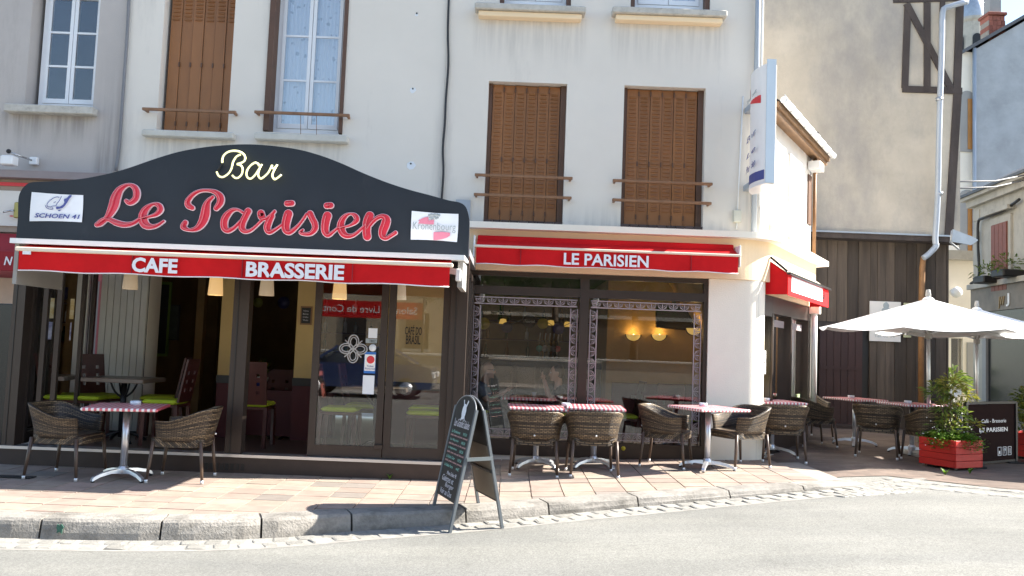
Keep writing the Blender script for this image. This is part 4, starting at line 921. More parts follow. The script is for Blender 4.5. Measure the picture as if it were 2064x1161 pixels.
# ================================================================== CURVED SIGN
SY = VF-.14
SG = thing('curved_sign', 'large charcoal arched sign with red script lettering over the terrace', 'sign', (-2.8, SY, 2.4))
out_px = [(33,471),(36,440),(37,402),(42,385),(52,373),(66,367),(110,365),(160,361),(210,352),(258,339),(310,321),(360,306),(410,297),(460,292),(505,291),(550,294),(600,301),(645,313),(690,330),(730,348),(775,366),(820,381),(865,393),(905,404),(926,408),(938,416),(944,432),(946,455),(943,514)]
op = [at(x, y, SY) for x, y in out_px]
zb_ = 2.38
op[0] = Vector((op[1].x-.005, SY, zb_)); op[-1] = Vector((op[-2].x, SY, zb_))
sp = smooth_pts([(q.x, q.z) for q in op], 4)
MB().extr([(x, SY, z) for x, z in sp], (0,.12,0)).build('panel', MT['signblack'], SG)
for o_ in SG.children:
    o_.data.polygons.foreach_set('use_smooth', [False]*len(o_.data.polygons))
def zs1(pts, ox, oy, sc): 
    r_ = []
    for x, y, h in pts:
        p = at(ox+x/sc, oy+y/sc, SY); r_.append((p.x, p.z, h/sc*VF/F_PX*.985))
    return r_
LET = [
 ('L', 180,360,6.45, [[(490,292,20),(540,318,32),(610,270,38),(628,190,40),(600,118,33),(520,86,18),(420,140,40),(360,240,60),(330,350,62),(290,440,50),(235,520,32),(165,580,34),(112,603,28)], [(112,602,26),(190,545,28),(270,535,26),(370,580,36),(480,603,32),(580,585,25),(672,528,20)]]),
 ('e', 180,360,6.45, [[(665,530,16),(780,502,14),(880,470,25),(935,410,35),(912,350,30),(840,338,17),(760,390,36),(715,460,48),(710,540,55),(745,605,50),(820,630,30),(900,610,20),(980,558,13)]]),
 ('P', 180,360,6.45, [[(1615,245,18),(1560,295,30),(1530,370,48),(1515,470,58),(1480,570,52),(1410,650,34),(1310,672,18),(1235,632,36),(1258,575,30)], [(1350,385,28),(1300,355,36),(1290,300,32),(1350,220,25),(1440,168,18),(1550,158,16),(1650,182,28),(1710,240,42),(1712,315,42),(1660,390,30)]]),
 ('a', 430,380,8.6, [[(520,420,20),(430,372,18),(330,390,35),(240,480,55),(200,580,58),(210,690,55),(270,735,40),(370,690,28),(480,580,24)], [(615,400,55),(570,490,52),(520,600,54),(510,690,52),(560,745,38),(650,735,25),(750,660,18),(850,560,20)]]),
 ('r', 430,380,8.6, [[(835,435,58),(850,490,60)], [(850,545,22),(940,520,25),(1020,460,28),(1070,402,25)], [(1030,480,40),(970,590,55),(945,690,55),(980,760,40),(1080,720,24),(1210,625,18)]]),
 ('i', 430,380,8.6, [[(1310,445,70),(1285,530,70),(1265,640,68),(1275,725,60),(1330,765,40),(1430,700,28),(1530,590,22),(1625,450,20)], [(1288,265,46),(1372,260,46)]]),
 ('s', 430,380,8.6, [[(1685,440,52),(1720,520,50),(1765,610,52),(1770,700,48),(1700,780,34),(1600,795,28),(1520,765,28),(1560,722,16)]]),
 ('i', 620,390,10.32, [[(422,470,84),(395,560,82),(375,680,78),(380,800,70),(440,870,46),(550,800,28),(640,722,22)], [(408,260,58),(492,255,58)]]),
 ('e', 620,390,10.32, [[(635,727,20),(800,697,18),(930,650,28),(1030,560,50),(1000,472,46),(900,427,20),(790,480,42),(715,590,62),(700,720,74),(760,850,64),(870,892,45),(1000,850,32),(1150,720,25),(1235,640,20)]]),
 ('n', 620,390,10.32, [[(1300,470,84),(1250,600,84),(1235,780,80),(1248,900,80)], [(1250,750,25),(1340,620,38),(1450,520,38),(1560,482,45),(1640,540,80),(1625,650,88),(1575,780,84),(1570,890,65),(1640,935,40),(1740,885,34),(1835,822,36)]]),
]
for k, (ch, ox, oy, sc, sts) in enumerate(LET):
    rim = MB(); face = MB(); tube = MB()
    for j, s in enumerate(sts):
        q = zs1(s, ox, oy, sc); dy = -.0012*(j+3*(k % 2))
        stroke(rim, q, SY-.022+dy*.5, SY-.002, .006); stroke(face, q, SY-.030+dy, SY-.01)
        cl = smooth_pts([(x-.2*h, SY-.052, z) for x, z, h in q], 4); tube.tube(cl, .006, 6)
    r_ = rim.build('letter', MT['letter_white'], SG); face.build('letter_face', MT['letter_red'], r_); tube.build('neon_tube', MT['tube_grey'], r_)
NEON = [[(360,490),(360,410),(400,300),(510,210),(660,180),(820,205),(930,290),(955,390),(900,470),(745,525)], [(745,527),(840,560),(890,650),(870,780),(790,870),(700,885),(620,815)], [(840,275),(730,330),(640,470),(600,640),(520,770),(380,860),(270,830),(215,725)],
 [(1315,575),(1290,520),(1210,490),(1100,560),(1010,680),(990,800),(1040,890),(1120,895),(1220,800),(1300,680),(1390,530)], [(1390,530),(1310,690),(1295,820),(1360,900),(1450,850),(1560,740),(1655,550)], [(1655,550),(1650,625),(1720,620),(1790,540),(1700,700),(1660,830),(1720,920),(1800,880),(1900,800)]]
for s in NEON:
    q = [at(420+x/12.9, 290+y/12.9, SY-.06) for x, y in s]
    MB().tube(smooth_pts([tuple(p) for p in q], 5), .0105, 8).build('neon_tube', MT['neon'], SG)
q0, q1 = at(447,329,SY-.03), at(438,346,SY-.03); MB().tube([q0, q1], .012, 6).build('tube_connector', MT['iron'], SG)
# cloth banners pinned on the sign
def banner(name, lab, quad, Y):
    b = MB(); nx, nz = 10, 6; P = []
    for i in range(nx+1):
        for j in range(nz+1):
            u, v = i/nx, j/nz; x = lerp(lerp(quad[0][0],quad[1][0],u), lerp(quad[3][0],quad[2][0],u), v); y = lerp(lerp(quad[0][1],quad[1][1],u), lerp(quad[3][1],quad[2][1],u), v)
            y += 2.0*math.sin(math.pi*u)*(1-v)*.6 - 1.5*math.sin(math.pi*u)*v; x += 1.2*math.sin(math.pi*v)*(u-.3)
            p = at(x, y, Y); P.append((p.x, Y-.006*math.sin(5*u+2*v), p.z))
    k = len(P); fs = [(i*(nz+1)+j, i*(nz+1)+j+1, (i+1)*(nz+1)+j+1, (i+1)*(nz+1)+j) for i in range(nx) for j in range(nz)]
    b.add(P, fs, True); b.add([(x, y+.004, z) for x, y, z in P], [f[::-1] for f in fs], True)
    t_ = thing(name, lab, 'banner', (P[0][0], Y, P[0][2])); c = b.build('cloth', MT['cloth_white'], t_); return t_, c
def flat(parent, name, mat, pts, Y):
    b = MB(); b.extr([at(x, y, Y) for x, y in pts], (0,.002,0)); return b.build(name, mat, parent)
BY = SY-.012
bn, c_ = banner('cloth_banner', 'white cloth banner with blue bottle emblem pinned at left end of sign', [(64,387),(167,393),(165,448),(60,446)], BY)
Z5 = lambda pts: [(55+x/14.5, 380+y/14.5) for x, y in pts]
text_px('SCHOEN 41', 'lettering', MT['ink_blue'], bn, BY-.012, 69.5, 160.5, 438.5, 429.5, 441.5, d=.002, bold=.02, shear=.2)
flat(bn, 'bottle_emblem', MT['ink_blue'], Z5([(845,525),(950,530),(1050,470),(1085,400),(1065,335),(1090,295),(1140,290),(1200,225),(1230,195),(1295,190),(1290,230),(1240,280),(1190,360),(1170,400),(1090,510),(1020,570),(860,610),(835,575)]), BY-.013)
flat(bn, 'emblem_tip', MT['ink_blue'], Z5([(880,640),(1000,610),(930,665)]), BY-.013)
b = MB()
for s in ([(930,265),(880,245),(780,270),(650,360),(580,450),(590,520),(700,545)], [(1000,230),(930,360),(860,450),(840,500),(760,510),(700,525)], [(530,490),(560,560),(640,600),(750,600),(725,555)], [(770,410),(830,385)]):
    b.tube(smooth_pts([tuple(at(55+x/14.5, 380+y/14.5, BY-.013)) for x, y in s], 4), .0035, 4)
b.build('emblem_line', MT['ink_blue'], bn)
bn, c_ = banner('cloth_banner', 'white cloth banner with faded red halves pinned at right end of sign', [(830,425),(924,431),(921,488),(828,483)], BY)
Z6 = lambda pts: [(820+x/15.48, 420+y/15.48) for x, y in pts]
flat(bn, 'red_field', MT['ink_pink'], Z6([(350,385),(440,330),(560,280),(675,262),(680,380),(770,360),(850,360),(840,500),(600,490),(400,470),(350,475),(400,400)]), BY-.013)
flat(bn, 'red_field', MT['ink_pink'], Z6([(835,740),(1100,730),(1345,760),(1345,850),(1250,910),(1100,960),(930,990),(830,985)]), BY-.013)
text_px('Kronenbourg', 'lettering', MT['ink_grey'], bn, BY-.016, 831.5, 918, 467, 447, 470, d=.002, bold=-.004)
b = MB()
for (x, y) in ((700,210),(760,190),(820,200),(880,190),(950,200),(1010,215),(740,290),(860,270),(960,290),(790,320),(920,310)):
    p = at(820+x/15.48, 420+y/15.48, BY-.013); b.ball((p.x,p.y,p.z), .014, .002, .012, 8, 5)
b.build('crest', MT['ink_grey'], bn)

# ================================================================== AWNINGS
def awning_front(name, lab, xl_, xr_, Yv, zval, zbar, zbar_t, ztop, Ytop, Yback, cas=None, seams=(), parent_loc=None):
    A = thing(name, lab, 'awning', ((xl_+xr_)/2, Yv, zval))
    b = MB(); n = 26; P = []
    for i in range(n+1):
        u = i/n; x = lerp(xl_, xr_, u); wv = .012*math.sin(u*19)+.006*math.sin(u*43+1)
        P += [(x, Yv+wv, zval+.006*math.sin(u*31)), (x, Yv+wv*.4, lerp(zval,zbar,.5)), (x, Yv-.004, zbar)]
    fs = [(3*i+j, 3*i+3+j, 3*i+4+j, 3*i+1+j) for i in range(n) for j in range(2)]
    b.add(P, fs, True); b.add([(x, y+.004, z) for x, y, z in P], [f[::-1] for f in fs], True); v = b.build('valance', MT['red_cloth'], A)
    MB().tube([(P[3*i][0], P[3*i][1]-.002, P[3*i][2]) for i in range(n+1)], .006, 5).build('valance_hem', MT['letter_cloth'], v)
    MB().bbox(xl_-.03, xr_+.03, Yv-.03, Yv+.05, zbar, zbar_t, .008).build('front_bar', MT['cream_bar_sun_top'], A)
    b = MB(); b.extr([(xl_, Yv+.01, zbar_t+.001), (xl_, Ytop, ztop), (xl_, Ytop, ztop-.008), (xl_, Yv+.02, zbar_t-.001)], (xr_-xl_,0,0)); b.build('fabric', MT['red_cloth'], A)
    for s in seams: MB().box(lerp(xl_,xr_,s)-.004, lerp(xl_,xr_,s)+.004, Yv-.019, Yv-.006, zval+.01, zbar-.005).build('seam', MT['red_cloth2'], v)
    return A, v
Yv = 8.2
xl_, xr_ = (at(38,515,Yv).x+at(36,540,Yv).x)/2, at(906,560,Yv).x
zval, zbr, zbt = (at(35,542,Yv).z+at(905,580,Yv).z)/2, (at(36,500,Yv).z+at(910,545,Yv).z)/2, (at(36,492,Yv).z+at(910,536,Yv).z)/2
A1, v1 = awning_front('terrace_awning', 'long red awning with cream bar and white cafe lettering over the terrace', xl_, xr_, Yv, zval, zbr, zbt, zbt+.11, 8.6, VF, seams=(.265,.52,.775))
text_px('CAFE', 'lettering', MT['letter_cloth'], v1, Yv-.026, 265, 357, 549, 519, 551, d=.004, bold=.036)
text_px('BRASSERIE', 'lettering', MT['letter_cloth'], v1, Yv-.026, 495, 693, 558, 527, 565, d=.004, bold=.036)
q = at(54,509,Yv-.022); MB().box(q.x-.04,q.x+.04,Yv-.024,Yv-.02,q.z-.018,q.z+.018).build('maker_label', MT['cloth_white'], v1)
LY = 8.24; zl = (at(22,482,LY).z + at(936,523,LY).z)/2
b = MB(); x0, x1 = at(20,480,LY).x, at(936,520,LY).x
b.extr([(x0,LY,zl-.022),(x0,LY,zl+.028),(x0,VF-.145,zl+.05),(x0,VF-.145,zl+.02)], (x1-x0,0,0)); b.build('cover_ledge', MT['whitemetal'], A1)
MB().box(x0+.1, x1-.1, 8.62, VF-.05, zl-.12, zl+.01).build('cassette', MT['iron'], A1)
MB().box(x0+.02, x0+.06, 8.3, VF, zl-.42, zl+.0).build('end_plate', MT['greywall'], A1); MB().box(x1-.07, x1-.02, 8.4, VF, zl-.28, zl+.0).build('end_plate', MT['greywall'], A1)
for x in (xr_+.05,): MB().bbox(x, x+.05, Yv+.1, Yv+.2, zbr-.12, zbr, .006).build('arm_joint', MT['whitemetal'], A1); MB().bar((x+.02, Yv+.15, zbr-.03), (x-.5, 8.7, zbr+.06), .04, .06).build('folding_arm', MT['whitemetal'], A1)
Y2 = HF-.42
xl2, xr2 = at(960,505,Y2).x, at(1488,525,Y2).x
z2v, z2b, z2t, z2top = (at(960,530,Y2).z+at(1486,552,Y2).z)/2, (at(958,497,Y2).z+at(1490,519,Y2).z)/2, (at(958,492,Y2).z+at(1490,514,Y2).z)/2, (at(960,479,Y2).z+at(1490,501,Y2).z)/2
A2, v2 = awning_front('window_awning', 'red awning lettered with the cafe name above the wide window', xl2, xr2, Y2, z2v, z2b, z2t, z2top+.03, HF-.14, HF, seams=(.17,.495,.82))
text_px('LE PARISIEN', 'lettering', MT['letter_cloth'], v2, Y2-.026, 1136, 1307, 533, 509, 540, d=.004, bold=.022)
for x in (xl2-.04, xr2+.02): MB().bbox(x, x+.02, Y2+.02, HF-.11, z2b-.12, z2top+.04, .004).build('end_bracket', MT['whitemetal'], A2)
MB().bbox(xl2, xr2, HF-.2, HF-.11, z2top-.02, z2top+.07, .01).build('cassette', MT['red_cloth'], A2)
# neighbour letter N
text('N', 'lettering', MT['letter_cloth'], NAW[0], (XA(8,535,NAW[2]), NAW[2]-.002, lerp(NAW[3],NAW[4],.28)), (.1,0,0), (0,0,(NAW[4]-NAW[3])*.45), bold=.02, shear=.2)
# side awning on the wing, sunlit
A3 = thing('side_awning', 'sunlit red and white awning over the side door of the wing', 'awning', W(1.4,.3))
ta0, ta1 = .25, WL-.2; pj = .32
f0 = [W(ta0,.04), W(ta1,.04), W(ta1,pj), W(ta0,pj)]
b = MB(); b.add([(f0[0].x,f0[0].y,2.75),(f0[1].x,f0[1].y,2.75),(f0[2].x,f0[2].y,2.55),(f0[3].x,f0[3].y,2.55)], [(0,1,2,3)]); b.add([(q[0],q[1],q[2]-.006) for q in b.v[:4]], [(3,2,1,0)]); b.build('fabric', MT['cream_bar_sun_top'], A3)  # red cloth top coloured cream to imitate strong sun on it
b = MB(); b.extr([(f0[3].x,f0[3].y,2.26),(f0[2].x,f0[2].y,2.26),(f0[2].x,f0[2].y,2.55),(f0[3].x,f0[3].y,2.55)], WN*.006); vl3 = b.build('valance', MT['red_cloth'], A3)
b = MB(); q0, q1 = W(ta0+.2,pj+.008), W(ta1-.5,pj+.008); b.extr([(q0.x,q0.y,2.32),(q1.x,q1.y,2.32),(q1.x,q1.y,2.52),(q0.x,q0.y,2.52)], WN*.002); b.build('white_panel', MT['letter_cloth'], vl3)
q0 = W(ta1-.46,pj+.008); text('al', 'lettering', MT['ink_black'], vl3, (q0.x,q0.y,2.36), WD*.14, (0,0,.12))
for tt in (ta0, ta1):
    b = MB(); p = [W(tt,.04), W(tt,pj)]; b.extr([(p[0].x,p[0].y,2.74),(p[1].x,p[1].y,2.54),(p[1].x,p[1].y,2.27),(p[0].x,p[0].y,2.27)], WD*.006); b.build('side_cloth', MT['red_cloth'], A3)
q0, q1 = W(ta0-.02,pj+.02), W(ta1+.02,pj+.02); MB().bar((q0.x,q0.y,2.545),(q1.x,q1.y,2.545),.05,.03).build('front_bar', MT['iron'], A3)
q0, q1 = W(ta0-.02,.1), W(ta0-.02,pj); MB().bar((q0.x,q0.y,2.76),(q1.x,q1.y,2.57),.03,.03).build('folding_arm', MT['iron'], A3)

# ================================================================== BLADE SIGN
BS = thing('blade_sign', 'tall white illuminated beer sign with curved sides projecting from the corner', 'sign', (XR-.2, HF, 3.5))
bx_, by0, by1 = at(1533,260,HF-.6).x, HF-1.0, HF-.28
zb0, zb1 = at(1525,378,HF-.6).z, at(1535,150,HF-.6).z
prof = []
n_ = 12
for k in range(n_+1):
    t = k/n_; y = lerp(by0, by1, t); prof.append((-.13*math.sin(math.pi*(.12+.88*t))**.8*(1 if t < 1 else .3), y))
ring = [(bx_+dx, y) for dx, y in prof] + [(bx_-dx, y) for dx, y in prof[::-1]]
MB().extr([(x,y,zb0) for x, y in ring], (0,0,zb1-zb0)).build('sign_body', MT['ink_white'], BS)
MB().extr([(bx_+(x-bx_)*1.02, y, zb0-.03) for x, y in ring], (0,0,.028)).build('base_plate', MT['whitemetal'], BS)
MB().box(bx_-.055, bx_+.055, by0-.02, by0-.002, zb0-.02, zb1+.05).build('edge_trim', M('pale blue trim', (.62,.70,.76), .4, var=.03), BS)
def side_pt(t, z): k = min(n_-1, int(t*n_)); f_ = t*n_-k; dx, y = lerp(prof[k][0],prof[k+1][0],f_), lerp(prof[k][1],prof[k+1][1],f_); return Vector((bx_+dx-.003, y, z))
def side_patch(name, mat, pts):
    b = MB(); P = [side_pt(t, lerp(zb0,zb1,z)) for t, z in pts]; b.add(P, [tuple(range(len(P)))]); b.add([q+Vector((-.001,0,0)) for q in P], [tuple(range(len(P)-1,-1,-1))]); b.build(name, mat, BS)
for k in range(8): 
    a, c = k/8*.98+.01, (k+1)/8*.98+.01; side_patch('blue_band', MT['ink_blue'], [(a,.02),(c,.02),(c,.1),(a,.1)])
for k in range(5):
    a, c = .12+k*.1, .22+k*.1; side_patch('red_emblem', MT['ink_red'], [(a,.68+.012*k),(c,.692+.012*k),(c,.755),(a,.75)])
for k in range(3):
    a, c = .62+k*.08, .70+k*.08; side_patch('red_emblem', MT['ink_red'], [(a,.8),(c,.8),(c,.87-.02*k),(a,.87)])
for (s, z0, z1) in (('Kronenbourg',.77,.81),('Bar',.42,.47),('Le',.28,.32),('Parisien',.15,.21)):
    p = side_pt(.92, lerp(zb0,zb1,z0)); q = side_pt(.12, lerp(zb0,zb1,z0))
    p.x -= .0; U = q-p; nrm = .055
    text(s, 'lettering', MT['ink_blue'] if s != 'Kronenbourg' else MT['ink_grey'], BS, p+Vector((-nrm,0,0)), U, (0,0,lerp(zb0,zb1,z1)-lerp(zb0,zb1,z0)), d=.002, shear=.25 if s != 'Kronenbourg' else 0)
for z in (zb1-.3, zb0+.1): MB().bbox(bx_-.04, bx_+.04, by1-.02, HF-.001, z-.04, z+.04, .006).build('bracket', MT['zinc_pale'], BS)

# ================================================================== TERRACE FURNITURE
def make_chair():
    """woven tub armchair, front towards -Y, origin on the ground below the seat centre"""
    root = thing('wicker_chair', '', 'chair')
    b = MB(); n = 40; uvs = []
    hw, hd = .275, .27; path = []
    for i in range(n+1):                              # U shaped plan from the right arm round the back to the left arm
        a = lerp(-R(48), R(228), i/n); ca, sa = math.cos(a), math.sin(a); e = .74
        path.append((hw*abs(ca)**e*(1 if ca > 0 else -1), hd*abs(sa)**e*(1 if sa > 0 else -1), a))
    rows = [0, .25, .5, .75, .95, 1.0]
    def prof(i, r_, off):
        x, y, a = path[i]; s = max(0, math.sin(a)); back = ss((y+.12)/.36)
        z0 = .40; z1 = lerp(.60, .725, back**1.1); z = lerp(z0, z1, r_)
        fl = 1 + .19*r_*r_ ; yb = y + .07*r_*back
        k = math.hypot(x, y) or 1
        return (x*fl + x/k*off, yb*(1+.02*r_) + y/k*off, z)
    L = 0; us = []
    for i in range(n+1):
        if i: L += math.hypot(path[i][0]-path[i-1][0], path[i][1]-path[i-1][1])
        us.append(L)
    outer = [prof(i, r_, 0) for i in range(n+1) for r_ in rows]; inner = [prof(i, r_, -.035) for i in range(n+1) for r_ in rows]
    m = len(rows); fo = [(i*m+j, (i+1)*m+j, (i+1)*m+j+1, i*m+j+1) for i in range(n) for j in range(m-1)]
    b.add(outer, fo, True); b.add(inner, [f[::-1] for f in fo], True); K = (n+1)*m
    edge = []
    for i in range(n): edge += [(i*m+m-1, (i+1)*m+m-1, K+(i+1)*m+m-1, K+i*m+m-1), (i*m, K+i*m, K+(i+1)*m, (i+1)*m)]
    for j in range(m-1): edge += [(j, j+1, K+j+1, K+j), (n*m+j, K+n*m+j, K+n*m+j+1, n*m+j+1)]
    for f in edge: b.f.append(list(f)); b.sm.append(True)
    b.uv = [(us[i], q*.4) for i in range(n+1) for q in rows]*2
    b.build('backrest', MT['wicker'], root)
    # seat with woven apron
    b = MB(); sp_ = []
    for k in range(24):
        a = 2*math.pi*k/24; ca, sa = math.cos(a), math.sin(a); sp_.append((.262*abs(ca)**.45*(1 if ca > 0 else -1), .265*abs(sa)**.45*(1 if sa > 0 else -1)-.01))
    vs_ = [(x,y,.345) for x,y in sp_] + [(x,y,.42) for x,y in sp_] + [(x*.94,y*.94,.435) for x,y in sp_] + [(0,0,.425)]
    fs = [(k,(k+1)%24,24+(k+1)%24,24+k) for k in range(24)] + [(24+k,24+(k+1)%24,48+(k+1)%24,48+k) for k in range(24)] + [(48+k,48+(k+1)%24,72) for k in range(24)] + [tuple(range(23,-1,-1))]
    b.add(vs_, fs, False); b.uv = [(math.atan2(y,x)*.27+x*.5, z+y*.8) for x, y, z in vs_]; b.build('seat', MT['wicker'], root)
    for sx in (-1, 1):
        for sy, top in ((-1,.40),(1,.40)):
            lg = MB(); x0, y0 = sx*.238, sy*.225; x1, y1 = sx*.262, sy*.262
            lg.tube([(x0,y0,top),(lerp(x0,x1,.5),lerp(y0,y1,.5),.2),(x1,y1,.03)], [.019,.017,.014], 8); l_ = lg.build('leg', MT['leg_brown'], root)
            MB().lathe([(.001,0),(.016,0),(.0165,.032),(.001,.034)], (x1,y1,0), 8).build('foot_cap', MT['footcap'], l_)
    MB().ball((0,.305,.46),.011).build('rivet', MT['footcap'], root)
    return root
chair0 = make_chair(); nch = [0]
def chair(x, y, face, label):                          # face: direction the sitter looks, degrees, 0 = +X
    o = chair0 if nch[0] == 0 else copy_tree(chair0); nch[0] += 1
    o.location = (x, y, gp(x)+.003); o.rotation_euler = (0, 0, R(face+90)); o['label'] = label; o['group'] = 'woven cafe chairs'
    return o
def make_table():
    root = thing('cafe_table', '', 'table')
    t = MB(); t.bbox(-.345,.345,-.345,.345,.69,.72,.008); t.build('table_top', MT['gingham'], root)
    MB().box(-.12,.12,-.12,.12,.677,.6895).build('top_plate', MT['iron'], root)
    MB().tube([(0,0,.10),(0,0,.675)], .034, 14).build('column', MT['alu'], root)
    MB().lathe([(.05,.055),(.055,.075),(.05,.11),(.036,.13)], (0,0,0), 14).build('hub', MT['alu'], root)
    for k in range(4):
        a = math.pi/4 + k*math.pi/2; d = Vector((math.cos(a), math.sin(a), 0)); s = Vector((-d.y, d.x, 0)); b = MB(); P = []
        for r_, zt, zb, w_ in ((.03,.105,.06,.028),(.14,.098,.066,.026),(.25,.075,.045,.024),(.31,.05,.018,.022),(.325,.03,.012,.02)):
            c = d*r_; P += [c-s*w_+Vector((0,0,zb)), c+s*w_+Vector((0,0,zb)), c+s*w_*.8+Vector((0,0,zt)), c-s*w_*.8+Vector((0,0,zt))]
        b.add(P, [(4*i+j, 4*i+4+j, 4*i+4+(j+1)%4, 4*i+(j+1)%4) for i in range(4) for j in range(4)] + [(0,1,2,3),(19,18,17,16)]); l_ = b.build('foot', MT['alu'], root)
        MB().lathe([(.001,0),(.018,0),(.018,.013),(.001,.013)], tuple(d*.31), 8).build('glide', MT['rubber'], l_)
    return root
table0 = make_table(); ntb = [0]
def table(x, y, rot, label):
    o = table0 if ntb[0] == 0 else copy_tree(table0); ntb[0] += 1
    o.location = (x, y, gp(x)+.003); o.rotation_euler = (0,0,R(rot)); o['label'] = label; o['group'] = 'cafe tables with red check tops'; return o
def ashtray(x, y, label):
    b = MB(); b.lathe([(.001,.012),(.036,.012),(.04,.04),(.052,.04),(.05,0),(.001,0)], (0,0,0), 12)
    o = b.build('ashtray', MT['ashtray']); o.location = (x, y, gp(x)+.003+.721); tag(o, label, 'ashtray', 'glass ashtrays on the tables')

# left pair
table(-3.78, 8.47, 12, 'red check table between two woven chairs before the open terrace doors')
chair(-4.36, 8.50, -4, 'woven chair at the far left side of the leftmost table')
chair(-3.24, 8.58, 186, 'woven chair right of the leftmost table, before the open doors')
ashtray(-3.76, 8.6, 'glass ashtray on the leftmost table')
# middle pair of tables by the window
table(.36, 10.22, 2, 'red check table nearest the chalkboard, left of two pushed together')
table(1.05, 10.20, -3, 'red check table by the window, right of two pushed together')
chair(.33, 9.66, 86, 'woven chair seen from behind just right of the chalkboard')
chair(.97, 9.60, 92, 'woven chair seen from behind, second to the right of the chalkboard')
ashtray(.70, 10.22, 'white ashtray at the joint of the two pushed together tables')
# table before the corner pillar
table(2.36, 9.98, 24, 'red check table standing before the cream corner pillar')
chair(1.93, 10.26, -22, 'woven chair at the window, left of the table by the corner pillar')
chair(2.80, 10.28, 205, 'woven chair with its open front showing, right of the table by the corner pillar')
ashtray(2.33, 10.12, 'glass ashtray on the table before the corner pillar')
# under the parasols
table(3.62, 11.62, 10, 'red check table half hidden behind the chair at the side door')
chair(3.52, 10.92, 82, 'woven chair seen from behind between corner pillar and side street')
chair(3.42, 12.25, -80, 'shaded woven chair beyond the table at the side door')
ashtray(3.5, 11.5, 'ashtray on the table at the side door')
chair(4.66, 12.95, 4, 'shaded woven chair facing right beside the white downpipe')
table(5.42, 13.25, 20, 'red check table alone before the dark plank door')
ashtray(5.40, 13.35, 'ashtray on the table before the dark plank door')
chair(5.05, 14.2, -70, 'shaded woven chair behind the table before the plank door')
chair(5.14, 11.78, 62, 'woven chair turned away just left of the red planter')
chair(5.66, 11.35, 95, 'woven chair mostly hidden behind the red planter')
table(5.86, 12.30, 14, 'red check table behind the chairs beside the red planter')
ashtray(5.80, 12.3, 'ashtray on the table behind the red planter')
table(6.65, 12.35, 14, 'red check table behind the flowering shrub and the brown screen')
ashtray(6.9, 12.6, 'ashtray on the table beside the brown screen')

# ================================================================== CHALKBOARD
Ab = thing('pavement_chalkboard', 'black folding chalkboard with handwritten menu standing in the gutter', 'sign', (-.3, 7.44, -.1))
F0 = Vector((-.545, 7.42, -.118)); e_ = Vector((.363,-.932,0)); nB = Vector((.932,.363,0))
RC = F0 + nB*.225 + Vector((0,0,1.12))                  # ridge centre
B0 = F0 + nB*.47 + Vector((0,0,.01))
def board_side(foot, top, side, label_front):
    up = (top-foot); Lh = up.length; upn = up.normalized(); nrm = e_.cross(upn).normalized()
    if nrm.dot(nB)*side < 0: nrm = -nrm
    pt = lambda u, v, o=0: foot + e_*u + upn*v + nrm*o
    hw = .285
    for s in (-1, 1):
        b = MB(); b.extr([pt(s*hw-.018,0,-.011), pt(s*hw+.018,0,-.011), pt(s*hw+.018,Lh-.1,-.011), pt(s*hw-.018,Lh-.1,-.011)], nrm*.022); b.build('leg', M('grey stained frame', (.12,.135,.145), .5, var=.15), Ab)
    b = MB(); pan = [pt(-hw+.02,.24), pt(hw-.02,.24), pt(hw-.02,Lh-.13)] + [pt((hw-.02)*math.cos(t), Lh-.13+.125*math.sin(t)) for t in [math.pi*k/14 for k in range(1,14)]] + [pt(-hw+.02,Lh-.13)]
    b.extr([q - nrm*.006 for q in pan], nrm*.012); p_ = b.build('panel', MT['board'], Ab)
    arch = [pt((hw-.01)*math.cos(t), Lh-.13+.135*math.sin(t)) for t in [math.pi*k/14 for k in range(0,15)]]
    MB().tube(arch, .006, 6).build('arch_rim', M('grey rim', (.2,.21,.22), .4), Ab)
    if side > 0:
        b = MB(); b.extr([q - nrm*.0075 for q in (pt(-hw+.03,.26), pt(hw-.03,.26), pt(hw-.03,.72), pt(-hw+.03,.72))], -nrm*.003); b.build('backing_board', M('hardboard backing', (.2,.16,.12), .7), p_)
        MB().bar(pt(-hw+.02,.5,-.014), pt(hw-.02,.5,-.014), .02, .02).build('brace', M('brace', (.05,.045,.04), .5), Ab)
    return p_, pt, Lh
pf, ptf, Lh = board_side(F0, RC - nB*.012, -1, True)
pb, ptb, _ = board_side(B0, RC + nB*.012, 1, False)
for s in (-1, 1):
    a = ptf(s*.285, .62); c = ptb(s*.285, .62); MB().bar(a+e_*.022*s, c+e_*.022*s, .012, .03).build('stay', M('stay', (.14,.16,.165), .5), Ab)
chalk = dict(w=M('white chalk', (.62,.6,.64), .9), g=M('green chalk', (.25,.5,.42), .9), p=M('pink chalk', (.62,.38,.36), .9))
# lines run from the far side to the near side as read from the street
ud = 1 if (e_.cross(Vector((0,0,1)))).dot(-nB) > 0 else -1
def chalkline(s, u0, u1, v0, v1, c):
    p0 = ptf(ud*u0, v0, .0075); U = ptf(ud*u1, v0, .0075)-p0; V = ptf(ud*u0, v1, .0075)-p0
    text(s, 'chalk_writing', chalk[c], pf, p0, U, V, d=.0012, shear=.2, bold=-.004)
chalkline('Les Grandes Salades', -.2, .22, .86, .93, 'w')
y_ = .80
for (a, pr, l2) in (('La Parisienne','9€50','(salade, tomate, oeuf, jambon, emmental)'),('La Niçoise','10€50','(salade, thon, poivron, riz, olives, anchois)'),('La Végétarienne','10€50','(salade, tomate, maïs, oeuf, fruits secs)'),('La Salade César','12€50','(salade, poulet, croûtons, parmesan)'),('La Salade Verte','4€','')):
    chalkline(a, -.22, .02, y_, y_+.026, 'g'); chalkline(pr, .1, .2, y_, y_+.026, 'g')
    if l2: chalkline(l2, -.23, .24, y_-.035, y_-.012, 'p')
    y_ -= .075
